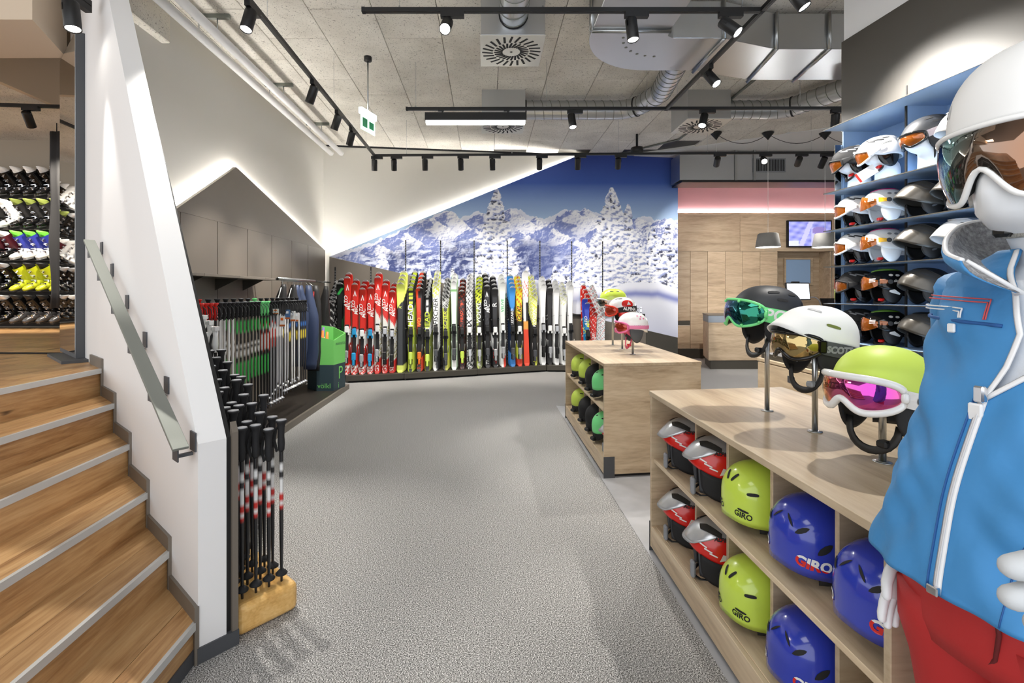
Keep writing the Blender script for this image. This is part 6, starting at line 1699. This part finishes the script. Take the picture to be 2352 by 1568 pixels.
for a, b in zip(rows[:-1], rows[1:]): hp('end_cheek', EY - .02, EY - .008, 0, .27, a + .001, b - .007, 'blueshelf')
hp('mirror_cheek', EY - .006, EY, -.055, .31, .98, 2.62, 'mirror')
hp('fascia', YE, EY, .0, .30, 2.725, 3.43, 'fascia'); hp('fascia', YE, EY, .02, .30, 3.44, CEIL, 'white')
for yd in (3.3, 2.6): hp('fascia_groove', yd - .004, yd + .004, -.003, 0, 2.731, 2.86, 'black')
# oak base cabinet below the shelves
bc_ = thing('base_cabinet', 'low oak cabinet with drawers running under the helmet shelves', 'cabinet', (2.22, 4.0, 0))
def cb(name, x0, x1, y0, y1, z0, z1, m='oak_y'):
    p = MB(); p.cbox(x0, x1, y0 - 4.0, y1 - 4.0, z0, z1, .002); return part(name, p, M[m], bc_)
cb('carcass', .025, .70, 1.0, 4.0, .08, .93, 'oak_x'); cb('top_rail', .03, .70, 1.0, 3.99, .93, .972, 'brown_d'); cb('worktop', .0, .70, 1.0, 4.0, .905, .93)
for ya, yb in ((3.30, 3.99), (2.60, 3.29), (1.9, 2.59), (1.2, 1.89)):
    d = cb('drawer_front', .0, .022, ya + .003, yb - .003, .10, .898)
    p = MB(); p.cbox(-.004, .001, 3.55 - 4 + (ya - 3.3) - .04, 3.55 - 4 + (ya - 3.3) + .04, .80, .85, .001); part('lock_plate', p, M['grey'], d)
cb('plinth', .06, .68, 1.0, 3.97, 0, .08, 'brown_d')
# head forms and helmets
def head_form(x, y, z, yaw, label):
    t = thing('head_form', label, 'head form', (x, y, z), (0, 0, R(yaw)), 'white head forms')
    rings = []
    for zz, rx, ry, ox in ((0, .075, .075, -.02), (.10, .072, .072, -.02), (.13, .070, .068, -.015), (.145, .085, .066, .01), (.165, .098, .070, .022), (.20, .10, .074, .018), (.25, .105, .078, .008), (.29, .10, .076, 0), (.325, .07, .055, 0), (.34, .02, .02, 0)):
        rg = []
        for k in range(24):
            a = 2 * PI * k / 24; r_ = 1.0
            xx = ox + rx * math.cos(a); 
            if abs(((k + 12) % 24) - 12) <= 1 and .19 < zz < .24: xx += .022
            rg.append(Vector((xx, ry * math.sin(a), zz)))
        rings.append(rg)
    p = MB(); p.loft(rings); part('head', p, M['whitem'], t); return t
cols_u = [1967, 2031, 2122, 2217, 2300]
def hpos(u, off=-.02):
    m = (u - PU) / FPX; Y = (3.15 + off) / (m + .092); return hx(Y, off), Y
gH = 'helmets on the helmet wall'
yw = 165
top = [('visor_black', 1967, 'black visor helmet on a head form with a price card'), ('visor_white', 2031, 'white visor helmet on a head form on the top shelf'), ('stand_black', 2133, 'matt black helmet with amber goggles on a head form'), ('peak_white', 2240, 'white helmet on a head form behind the mannequin helmet')]
for st_, u, lab in top:
    x, y = hpos(u, .0); head_form(x, y, rows[4], yw, 'white head form ' + ('under the black visor helmet' if u == 1967 else 'under the white visor helmet' if u == 2031 else 'under the black helmet with amber goggles' if u == 2133 else 'behind the mannequin helmet'))
    t = place_helmet(st_, (x, y, rows[4] + (.21 if st_ != 'stand_black' else .215) - (PROTO[st_]['hz'] if st_ in PROTO else .15) + .03), yw, lab, gH, tilt=14); t.scale = (.92, .92, .92)
    if st_ == 'stand_black':
        t.location.z = rows[4] + .25
        goggles('amber goggles with grey patterned strap on the top helmet shelf', t_h['stand_black'], L_GOLD if False else AMBER, M['blackg'], mat('grey_pattern_strap', srgb(150, 140, 146), .6, bump=.4, bscale=40), tuple(t.location), yw, 14, el=-6, hh=17, wd=56, rg=.014, backel=2, strap_h=.045).scale = (.92, .92, .92)
t = thing('price_card', 'white price card with red edge hanging from the black visor helmet', 'card', (hpos(1990, -.12)[0], hpos(1990, -.12)[1] - .02, rows[4] + .05), (0, R(-30), R(-50)))
p = MB(); p.box(-.06, .06, -.001, .001, -.01, .06); part('card', p, M['paper'], t); p = MB(); p.box(-.06, -.045, -.0022, -.001, -.01, .06); part('red_edge', p, M['red'], t)
plan = {3: [('visor_white', 0, 'white visor helmet on the second shelf'), ('flip_pink', 1, 'white and magenta helmet with yellow visor arm on the second shelf'), ('peak_graphite', 2, 'graphite peaked helmet on the second shelf, beside the magenta one'), ('peak_graphite', 3, 'graphite peaked helmet on the second shelf, beside the mannequin collar')],
        2: [('visor_white', 0, 'white visor helmet on the third shelf'), ('flip_pink', 1, 'white and magenta helmet with yellow visor arm on the third shelf'), ('peak_graphite', 2, 'graphite peaked helmet on the third shelf'), ('peak_white', 3, 'white and silver peaked helmet on the third shelf')],
        1: [('visor_black', 0, 'matt black visor helmet on the fourth shelf'), ('flip_green', 1, 'black and green helmet with amber visor on the fourth shelf'), ('plain_graphite', 2, 'graphite helmet without peak on the fourth shelf')],
        0: [('visor_black', 0, 'matt black helmet on the lowest helmet shelf'), ('flip_green', 1, 'black and green helmet with amber visor on the lowest helmet shelf'), ('plain_graphite', 2, 'graphite helmet without peak on the lowest helmet shelf')]}
for r_, lst in plan.items():
    for st_, c, lab in lst:
        x, y = hpos(cols_u[c] + (3 if r_ < 2 else 0)); place_helmet(st_, (x, y, rows[r_] - .0), yw, lab, gH).scale = (.92, .92, .92)
# ================================================================== MANNEQUIN
MX, MY, MYAW = 1.03, .9, 188
mq = thing('mannequin', 'white shop mannequin in an open blue ski jacket and red trousers', 'mannequin', (MX, MY, 0), (0, 0, R(MYAW)))
JB = mat('blue_softshell', srgb(62, 136, 194), .62, bump=.25, bscale=9, bdist=.03)
JD = mat('blue_seam', srgb(36, 88, 150), .7); RT = mat('red_ski_fabric', srgb(176, 34, 34), .62, bump=.04, bscale=300); RTD = mat('dark_red_seam', srgb(96, 14, 16), .7)
MW = mat('mannequin_white', srgb(226, 228, 230), .35); GLV = mat('white_glove_leather', srgb(192, 195, 197), .6, bump=.15, bscale=40)
ZIP = mat('white_zip_tape', srgb(236, 236, 236), .5)
FUR = speckle('grey_fleece', [(.3, srgb(112, 112, 114)), (.5, srgb(150, 150, 152)), (.7, srgb(186, 186, 188))], 90, .95, 1.0, 4)
SEC = [(.915, .070, .160, .208), (.95, .068, .155, .203), (1.02, .060, .150, .195), (1.10, .047, .146, .185), (1.19, .018, .140, .176), (1.25, -.004, .136, .180), (1.32, -.022, .128, .180), (1.40, -.034, .128, .184), (1.45, -.042, .120, .18), (1.49, -.048, .104, .168), (1.515, -.046, .082, .120), (1.535, -.044, .068, .080)]
def sec(z):
    zs = [s_[0] for s_ in SEC]; e = .035 if z < 1.47 else .006
    return [float(np.mean(np.interp([z - e, z - e / 2, z, z + e / 2, z + e], zs, [s_[i] for s_ in SEC]))) for i in (1, 2, 3)]
def J(th, z, off=0.0, wr=1.0):
    xc, a, b = sec(z); c, s_ = math.cos(R(th)), math.sin(R(th)); n = 2.3
    r_ = 1 / (abs(c / (a + off)) ** n + abs(s_ / (b + off)) ** n) ** (1 / n)
    w = (.0062 * math.sin(th * .062 + z * 21 + 1.6 * math.sin(z * 12 + th * .03)) + .0042 * math.sin(th * .105 - z * 37 + 1.8 * math.sin(th * .045 + z * 5)) + .0025 * math.sin(th * .19 + z * 63 + 2 * math.sin(z * 17))) * min(1, max(0, abs(((th + 180) % 360) - 180) - 6) / 22)
    k = min(1, max(0, (1.50 - z) / .05)) * wr
    r_ += w * k
    return Vector((xc + r_ * c, r_ * s_, z))
# body: head, neck, torso, arms as one continuous surface (skin)
def skin_body(name, verts, edges, m, root=0, sub=2):
    me = bpy.data.meshes.new(name); me.from_pydata([v_[0] for v_ in verts], edges, [])
    o = link(name, me, mq); o.modifiers.new('skin', 'SKIN'); 
    for i, v_ in enumerate(verts):
        sv = me.skin_vertices[0].data[i]; sv.radius = v_[1] if isinstance(v_[1], tuple) else (v_[1], v_[1]); sv.use_root = (i == root)
    sb = o.modifiers.new('sub', 'SUBSURF'); sb.levels = sub; sb.render_levels = sub
    me.materials.append(m); return o
# torso and head as a loft; arms joined in
mb = MB(); rings = []
body_sec = [(.80, .05, .10, .16), (.95, .05, .125, .175), (1.10, .03, .115, .155), (1.25, -.01, .112, .155), (1.38, -.03, .118, .172), (1.44, -.04, .105, .17), (1.48, -.045, .08, .13), (1.505, -.045, .062, .075), (1.53, -.035, .058, .06), (1.56, -.02, .064, .060), (1.575, .010, .082, .056), (1.60, .018, .098, .066), (1.635, .015, .104, .072), (1.66, .008, .108, .076), (1.70, .0, .112, .08), (1.76, -.012, .115, .082), (1.82, -.02, .105, .08), (1.87, -.025, .07, .055), (1.885, -.025, .02, .018)]
for z, xc, a, b in body_sec:
    rg = []
    for k in range(40):
        th = 2 * PI * k / 40; x = xc + a * math.cos(th); y = b * math.sin(th)
        dk = abs(((k + 20) % 40) - 20)
        if dk <= 2 and 1.62 < z < 1.67: x += .018 * (1 - dk / 3)           # nose
        if dk <= 3 and 1.59 < z < 1.615: x += .006
        rg.append(Vector((x, y, z)))
    rings.append(rg)
mb.loft(rings); body = part('body', mb, MW, mq)
shirt = MB(); rs = []
for z in np.linspace(1.0, 1.475, 14): rs.append([J(th, float(z), -.012, .4) for th in np.linspace(0, 351, 40)])
shirt.loft(rs, cap=True); part('white_shirt', shirt, mat('white_jersey', srgb(228, 230, 232), .8, bump=.1, bscale=200), mq)
# jacket
def tR(z): return float(np.interp(z, [1.26, 1.32, 1.38, 1.45, 1.50, 1.535], [0, 9, 14, 6, -8, -16]))
def tL(z): return float(np.interp(z, [1.26, 1.32, 1.38, 1.45, 1.50, 1.535], [.6, 26, 40, 50, 56, 60]))
zs = list(np.linspace(.915, 1.535, 84)); out = []; inn = []
for z in zs:
    a0, a1 = tL(z), 360 + tR(z); hem = 0
    ths = np.linspace(a0, a1, 150)
    out.append([J(t_, z + (.018 * math.cos(R(t_)) if z < .93 else 0) * 0, .004) for t_ in ths]); inn.append([J(t_, z, -.004) for t_ in ths])
mb = MB(); loops = [o_ + i_[::-1] for o_, i_ in zip(out, inn)]; mb.loft(loops, cap=True); part('jacket', mb, JB, mq)
# zip tapes
def ribbon(pts, nrm, w, th=.003):
    rg = []
    for i, p_ in enumerate(pts):
        tg = (pts[min(i + 1, len(pts) - 1)] - pts[max(i - 1, 0)]).normalized(); n_ = nrm[i].normalized(); sd = tg.cross(n_).normalized() * (w / 2)
        rg.append([p_ + sd, p_ + sd * .4 + n_ * th, p_ - sd * .4 + n_ * th, p_ - sd, p_ - n_ * th])
    m_ = MB(); m_.loft(rg, cap=True); return m_
def nrm_at(th, z):
    e = .5; t1 = J(th + e, z, 0, 0) - J(th - e, z, 0, 0); t2 = J(th, z + .004, 0, 0) - J(th, z - .004, 0, 0); n_ = t1.cross(t2).normalized(); return n_ if n_.dot(Vector((math.cos(R(th)), math.sin(R(th)), 0))) > 0 else -n_
zz = np.linspace(.918, 1.262, 26); pts = [J(.3, float(z), .005) for z in zz]; part('front_zip', ribbon(pts, [nrm_at(0, float(z)) for z in zz], .015, .0015), ZIP, mq)
part('zip_teeth', ribbon([p_ + Vector((.0025, 0, 0)) for p_ in pts], [nrm_at(0, float(z)) for z in zz], .004, .0012), mat('zip_teeth', srgb(206, 206, 208), .4), mq)
part('zip_placket', ribbon([J(-5.5, float(z), .0045) for z in zz], [nrm_at(-5, float(z)) for z in zz], .003), JD, mq)
for fn_, sg in ((tR, -1), (tL, 1)):
    zz = np.linspace(1.262, 1.533, 24); pts = [J(fn_(float(z)), float(z), .006) for z in zz]
    part('zip_tape', ribbon(pts, [nrm_at(fn_(float(z)), float(z)) for z in zz], .010, .0015), ZIP, mq)
p0 = J(0, 1.262, .012); mb = MB(); mb.cbox(-.006, .006, -.009, .009, -.008, .022, .003, Matrix.Translation(p0)); part('zip_slider', mb, M['chrome'], mq)
mb = MB(); mb.cbox(-.004, .004, -.012, .012, -.062, -.01, .003, Matrix.Translation(p0 + Vector((.004, -.004, 0)))); part('zip_pull', mb, ZIP, mq)
mb = MB(); mb.cbox(-.005, .005, -.010, .010, -.0, .016, .002, Matrix.Translation(J(0, .916, .01))); part('zip_stop', mb, M['chrome'], mq)
# chest pocket flap with stripes on the right breast
def jline(name, pts, r_, m, off=.0085): mb_ = MB(); mb_.tube([J(a, z, off) for a, z in pts], r_, 6); return part(name, mb_, m, mq)
def seq(a0, z0, a1, z1, n=14): return [(a0 + (a1 - a0) * k / n, z0 + (z1 - z0) * k / n) for k in range(n + 1)]
jline('pocket_flap_edge', seq(-75, 1.405, 2, 1.392), .0035, JD, .005)
for d in (0, .006):
    jline('red_stripe', seq(-62, 1.448 - d, -9 - d * 250, 1.440 - d) + seq(-9 - d * 250, 1.440 - d, -9 - d * 250, 1.402)[1:], .0013, mat('red_print', srgb(214, 84, 84), .6))
    jline('white_stripe', seq(-70, 1.428 - d, -24 - d * 250, 1.422 - d) + seq(-24 - d * 250, 1.422 - d, -24 - d * 250, 1.404)[1:], .0014, ZIP)
mb = MB(); mb.cbox(-.003, .003, -.007, .007, -.018, 0, .002, Matrix.Translation(J(-30, 1.392, .01))); part('pocket_pull', mb, ZIP, mq)
jline('princess_seam', [(float(np.interp(z, [.92, 1.05, 1.12, 1.15], [30, 36, 52, 75])), float(z)) for z in np.linspace(.918, 1.15, 18)], .0012, JD, .005)
# collar of grey fleece, folded open
def wl(x, y, z):       # world -> mannequin local
    v_ = Vector((x - MX, y - MY, 0)); a = R(-MYAW); v_ = Vector((x - 1.0, y - MY, 0)); return Vector((v_.x * math.cos(a) - v_.y * math.sin(a), v_.x * math.sin(a) + v_.y * math.cos(a), z))
topc = [(.838, .882, 1.510), (.872, .945, 1.530), (.94, 1.01, 1.572), (1.03, 1.06, 1.605), (1.12, 1.0, 1.615), (1.16, .91, 1.62), (1.13, .82, 1.615), (1.05, .755, 1.60), (.95, .72, 1.56), (.86, .70, 1.52)]
lowc = [(.895, .842, 1.452), (.912, .875, 1.466), (.962, .925, 1.482), (1.03, .985, 1.497), (1.09, .965, 1.503), (1.115, .905, 1.505), (1.09, .845, 1.503), (1.03, .805, 1.496), (.97, .785, 1.484), (.91, .77, 1.465)]
def smooth_pts(P, n=5):
    P = [Vector(p_) for p_ in P]; o_ = []
    for i in range(len(P) - 1):
        p0, p1, p2, p3 = P[max(i - 1, 0)], P[i], P[i + 1], P[min(i + 2, len(P) - 1)]
        for k in range(n):
            t_ = k / n; o_.append(.5 * ((2 * p1) + (p2 - p0) * t_ + (2 * p0 - 5 * p1 + 4 * p2 - p3) * t_ ** 2 + (3 * p1 - p0 - 3 * p2 + p3) * t_ ** 3))
    o_.append(P[-1]); return o_
tp = [wl(*p_) for p_ in smooth_pts(topc)]; lp = [wl(*p_) for p_ in smooth_pts(lowc)]
ctr = wl(1.0, .88, 1.5)
inner_, outer_ = [], []
for a, b in zip(tp, lp):
    out_d = ((a + b) / 2 - ctr); out_d.z = 0; out_d.normalize(); rI, rO = [], []
    for k in range(7):
        f = k / 6; p_ = b.lerp(a, f) + out_d * (.02 * math.sin(PI * f)); rI.append(p_); rO.append(p_ + out_d * (.009 + .006 * math.sin(PI * f)))
    inner_.append(rI); outer_.append(rO)
mb = MB(); mb.loft([a + b[::-1] for a, b in zip(inner_, outer_)], cap=True); part('fleece_collar', mb, FUR, mq)
mb = MB(); mb.loft([[p_ + (q_ - p_) * 1.02 for p_, q_ in zip(a, b)] + [p_ + (q_ - p_) * 1.5 for p_, q_ in zip(a, b)][::-1] for a, b in zip(inner_, outer_)], cap=True); part('collar_outside', mb, JB, mq)
mb = MB(); mb.tube([a[-1] + Vector((0, 0, .001)) for a in outer_], .0045, 8); part('collar_piping', mb, ZIP, mq)
mb = MB(); mb.tube([a[0] for a in [[x] for x in (tp[0], tp[0].lerp(lp[0], .5), lp[0], J(tR(1.45), 1.45, .006))]], .004, 8); part('collar_edge', mb, ZIP, mq)
# trousers
mb = MB(); rings = []
for z, xc, a, b in ((1.02, .045, .115, .165), (.95, .058, .128, .178), (.88, .060, .130, .184), (.82, .054, .126, .186), (.78, .050, .118, .184)):
    rings.append([Vector((xc + a * math.cos(t_), b * math.sin(t_), z)) for t_ in [2 * PI * k / 40 for k in range(40)]])
mb.loft(rings)
for sg in (-1, 1):
    rings = []
    for z, xc, yc, rx, ry in ((.86, .06, .085, .115, .098), (.78, .052, .092, .112, .096), (.70, .030, .096, .106, .092), (.60, .012, .10, .098, .088), (.48, .0, .10, .088, .082), (.34, -.01, .10, .082, .078), (.20, -.02, .10, .084, .08), (.12, -.02, .10, .086, .082)):
        rings.append([Vector((xc + rx * math.cos(t_) * (1 + .018 * math.sin(5 * t_ + z * 30)), sg * yc + ry * math.sin(t_), z)) for t_ in [2 * PI * k / 28 for k in range(28)]])
    mb.loft(rings)
part('trousers', mb, RT, mq)
mb = MB(); mb.tube([(.190, .06, .925), (.186, .062, .88), (.176, .05, .83), (.165, .02, .79)], .0035, 6); part('fly_seam', mb, RTD, mq)
for sg in (-1, 1):
    rings = []
    for x, hw_2, z1 in ((-.10, .035, .07), (-.06, .042, .13), (0, .044, .13), (.07, .046, .09), (.13, .042, .06), (.165, .02, .045)):
        rings.append([Vector((x - .01, sg * .10 + hw_2 * math.cos(t_), .02 + z1 / 2 + z1 / 2 * math.sin(t_))) for t_ in [2 * PI * k / 14 for k in range(14)]])
    mb = MB(); mb.loft(rings); part('foot', mb, MW, mq)
mb = MB(); mb.lathe([(.001, .0), (.22, .0), (.22, .008), (.001, .010)], 40, Matrix.Translation((0, 0, .0))); part('base_plate', mb, M['steel'], mq)
mb = MB(); mb.cyl((-.02, -.10, .008), (-.02, -.10, .2), .008, 8); part('ankle_rod', mb, M['steel'], mq)
# sleeves
def sleeve(P, r_, nm):
    P = smooth_pts(P, 6); n = len(P); rr_ = [float(np.interp(i / (n - 1), np.linspace(0, 1, len(r_)), r_)) + .002 * math.sin(i * 1.9) for i in range(n)]
    mb_ = MB(); mb_.tube(P, rr_, 20); return part(nm, mb_, JB, mq)
sleeve([(-.05, -.145, 1.46), (-.08, -.185, 1.38), (-.12, -.205, 1.20), (-.05, -.20, 1.02), (.075, -.182, .90)], [.07, .066, .056, .05, .046], 'right_sleeve')
sleeve([(-.05, .145, 1.46), (-.04, .22, 1.38), (.0, .32, 1.22), (.10, .385, 1.13), (.22, .385, 1.125), (.33, .37, 1.13)], [.07, .066, .06, .055, .052, .048], 'left_sleeve')
# right bare hand hanging beside the trousers
def hand(name, m, wrist, fdir, side, palm_n, scale=1.0, thick=.0085, spread=.017, curl=.5, lens=(.072, .082, .076, .058)):
    """fdir finger direction, side from index to little finger, palm_n normal of the palm"""
    fdir, side, pn = Vector(fdir).normalized(), Vector(side).normalized(), Vector(palm_n).normalized(); w = Vector(wrist); s = scale
    mb_ = MB(); rings = []
    for f, hwid, ht in ((-.02, .024, .019), (0.0, .027, .019), (.03, .038, .017), (.06, .042, .015), (.088, .040, .013), (.098, .034, .011)):
        c_ = w + fdir * (f * s); rings.append([c_ + side * (hwid * s * math.cos(t_)) + pn * (ht * s * math.sin(t_)) for t_ in [2 * PI * k / 16 for k in range(16)]])
    mb_.loft(rings)
    for i, L in enumerate(lens):
        off = (i - 1.5) * spread * s; b = w + fdir * (.082 * s) + side * off; L *= s
        a1 = fdir; a2 = (fdir + pn * curl * .5).normalized(); a3 = (fdir + pn * curl * 1.2).normalized()
        e_ = b + a1 * L * .45 + a2 * L * .3; t0 = thick * s; P = [b, b + a1 * L * .22, b + a1 * L * .45, e_, e_ + a3 * (L * .25 - t0 * .7), e_ + a3 * (L * .25 - t0 * .3), e_ + a3 * (L * .25 - t0 * .08), e_ + a3 * L * .25]
        mb_.tube(P, [t0 * 1.05, t0 * 1.08, t0 * 1.04, t0 * 1.0, t0 * .86, t0 * .66, t0 * .4, t0 * .1], 14)
    b = w + fdir * (.022 * s) - side * (.028 * s); d1 = (fdir * .8 - side * .6 + pn * .3).normalized(); d2 = (fdir * 1.0 - side * .1 + pn * .4).normalized()
    mb_.tube([b, b + d1 * .03 * s, b + d1 * .045 * s + d2 * .01 * s, b + d1 * .045 * s + d2 * .038 * s, b + d1 * .045 * s + d2 * .044 * s], [thick * 1.5 * s, thick * 1.3 * s, thick * 1.2 * s, thick * 1.0 * s, thick * .4 * s], 10)
    return part(name, mb_, m, mq)
hand('right_hand', MW, (.088, -.172, .885), (.35, -.02, -1), (-1, 0, -.3), (0, 1, 0), 1.0, curl=.25)
# left gloved hand reaching forward
gfd = wl(MX - .30, MY + .02, 0) - wl(MX, MY, 0); gfd.z = .02
hand('left_glove', GLV, (.345, .365, 1.158), (1.0, -.20, -.2), (-.2, 0, -1), (.15, -1, 0), 1.25, thick=.0115, spread=.0255, curl=.10, lens=(.080, .084, .068, .044))
# helmet, goggles and strap worn by the mannequin
hc = (MX + .02, MY + .0, 1.765)
t_h_m = Hel(rim=(-5, -8, -24), c=.158, af=.158, ab=.165, b=.128, n=2.3, low=.26)
_b = build_helmet
t = thing('ski_helmet', 'large matt white helmet worn by the mannequin', 'helmet', hc, (0, R(0), R(MYAW))); t['hz'] = 0.0
hm = t_h_m; hpart('shell', hm.shell(NA=72, NE=22), M['whitem'], t)
hpart('brow_lining', hm.skirt(-150, 150, lambda f: -14 - 20 * abs(2 * f - 1) ** 1.5, off=-.012, n=30), LINER, t)
both(lambda s_: hpart('lettering', hm.text(s_ * 52, 14, 'ALPINA', .038, -2 * s_, .0008, .3, .001), mat('pale_grey_print', srgb(196, 198, 200), .4), t))
pad = MB(); pad.tube([(.04, .085, -.12), (.05, .066, -.17), (.062, .025, -.198), (.062, -.03, -.198), (.05, -.066, -.17), (.04, -.085, -.12)], .014, 10, flat=(.5, 1)); hpart('chin_pad', pad, mat('grey_mesh_pad', srgb(176, 174, 166), .8, bump=.8, bscale=260), t)
both(lambda s_: hpart('cheek_fleece', hm.skirt(s_ * 74 - 14, s_ * 74 + 14, lambda f: -58, off=-.016, n=8, up=0), M['whitem'], t))
mb = MB(); mb.cbox(.055, .082, -.045, -.015, -.208, -.185, .006); hpart('strap_buckle', mb, M['blackg'], t)
gq = goggles('large white-framed goggles with bronze mirror lens on the mannequin', hm, L_BRON, M['whiteg'], M['whiteg'], hc, MYAW, 0, el=-25, hh=20, wd=66, rg=.012, backel=-2, strap_h=.045, frame_r=.0055, nose=16, notch=.17)

# ================================================================== CASH DESK
dsk = thing('cash_desk', 'oak cash desk with grey band and dark top, angled at one end', 'desk', (4.28, 9.39, 0))
dp = [(0, 0), (2.6, .05), (2.6, .8), (.25, .8)]
def dpr(name, grow, z0, z1, m):
    p = MB(); c = Vector((1.35, .42)); q = [((Vector(a) - c) * (1 + grow) + c) for a in dp]; p.prism([(a.x, a.y) for a in q], z0, z1); return bev(part(name, p, m, dsk), .003, 1)
dpr('plinth', -.03, 0, .17, M['brown_d']); dpr('front_cladding', 0, .17, .90, M['oak_wall']); dpr('grey_band', .004, .90, 1.03, mat('blue_grey_laminate', srgb(138, 146, 156), .5)); dpr('desk_top', .012, 1.03, 1.055, M['brown'])
t = thing('television', 'flat wall television showing a blue-violet ski picture', 'television', at_y(1858, 537, 10.93))
hw2, hh2 = 102 / 2 / FPX * 10.93, 62 / 2 / FPX * 10.93
p = MB(); p.cbox(-hw2, hw2, -.03, .03, -hh2, hh2, .006); part('casing', p, M['blackg'], t)
def tv_col(x, z):
    n = .5 + .5 * math.sin(x * 9 + z * 3) * math.cos(z * 11 - x * 4); b = (x + 1) / 2
    c = [.16 + .25 * n, .18 + .25 * n, .55 + .3 * n]
    if -.3 < x - .25 * z < -.05 or (.1 < x < .3 and z < .5): c = [.5, .5, .85]
    if (x - .45) ** 2 + (z - .25) ** 2 < .12: c = [.26, .2, .5]
    if z < -.55 and x < -.5: c = [.6, .65, .9]
    return (c[0], c[1], c[2], 1)
p = MB(); nx_, nz_ = 40, 26; vs = []; cs = []
for i in range(nx_ + 1):
    for j in range(nz_ + 1):
        x, z = -1 + 2 * i / nx_, -1 + 2 * j / nz_; vs.append(Vector((x * (hw2 - .03), -.031, z * (hh2 - .03)))); cs.append(tv_col(x, z))
p.add(vs, [(i * (nz_ + 1) + j, (i + 1) * (nz_ + 1) + j, (i + 1) * (nz_ + 1) + j + 1, i * (nz_ + 1) + j + 1) for i in range(nx_) for j in range(nz_)], cs)
ms, nt, b = new_mat('tv_screen'); a = nt.nodes.new('ShaderNodeVertexColor'); a.layer_name = 'Col'; nt.links.new(a.outputs['Color'], b.inputs['Base Color']); nt.links.new(a.outputs['Color'], b.inputs['Emission Color']); b.inputs['Emission Strength'].default_value = .7; b.inputs['Roughness'].default_value = .2
part('screen', p, ms, t)
MYD = 9.85
t = thing('computer_monitor', 'black monitor with a bright white screen on the cash desk', 'monitor', at_y(1832, 705, MYD)); t.location.z = 1.055
c = at_y(1832, 669, MYD).z - 1.055; hw3, hh3 = 30 / FPX * MYD, 20 / FPX * MYD; M4 = Matrix.Translation((0, 0, c)) @ Matrix.Rotation(R(8), 4, 'Z') @ Matrix.Rotation(R(-6), 4, 'X')
p = MB(); p.cbox(-hw3, hw3, -.02, .02, -hh3, hh3, .005, M4); part('casing', p, M['black'], t)
p = MB(); p.box(-hw3 + .02, hw3 - .02, -.0215, -.020, -hh3 + .02, hh3 - .02, M4); part('screen', p, mat('white_screen', (.8, .85, .9, 1), .3, emit=(.8, .88, 1, 1), es=1.0), t)
p = MB(); p.cbox(-.12, .05, -.018, .02, hh3, hh3 + .025, .004, M4); part('camera_bar', p, M['black'], t)
p = MB(); p.box(-.03, .03, .01, .04, 0, c); p.cbox(-.12, .12, -.06, .12, 0, .015, .004); part('foot', p, M['blackm'], t)
t = thing('receipt_terminal', 'black tilted touch terminal on the cash desk', 'terminal', at_y(1912, 700, 9.7)); t.location.z = 1.055
M4 = Matrix.Translation((0, .0, .17)) @ Matrix.Rotation(R(-32), 4, 'X'); p = MB(); p.cbox(-.2, .24, -.015, .015, -.15, .16, .005, M4); part('touch_panel', p, M['blackg'], t)
p = MB(); p.cbox(-.1, .1, -.02, .14, 0, .12, .01); part('stand_foot', p, M['blackm'], t)
t = thing('monitor_cable', 'loop of grey cable behind the cash desk monitor', 'cable', at_y(1868, 690, 9.98)); t.location.z = 1.055
p = MB(); p.tube([(.16 * math.cos(a) , .02, .172 + .16 * math.sin(a)) for a in np.linspace(-2.0, 1.9, 16)], .012, 6); part('cable_loop', p, M['midgrey'], t)
t = thing('counter_goods', 'white ring-shaped roll with blue and yellow label at the desk end', 'roll', (hx(EY) - .30, 3.96, .93))
t.location = (2.80, 3.93, .972)
p = MB(); p.lathe([(.045, -.03), (.085, -.03), (.09, 0), (.085, .03), (.045, .03)], 24, Matrix.Translation((0, 0, .09)) @ Matrix.Rotation(R(90), 4, 'X') @ Matrix.Rotation(R(25), 4, 'Y')); part('roll', p, tmat('3a86c8'), t)
p = MB(); p.lathe([(.04, -.034), (.072, -.034), (.072, .034), (.04, .034)], 20, Matrix.Translation((0, 0, .09)) @ Matrix.Rotation(R(90), 4, 'X') @ Matrix.Rotation(R(25), 4, 'Y')); part('core', p, M['whitem'], t)
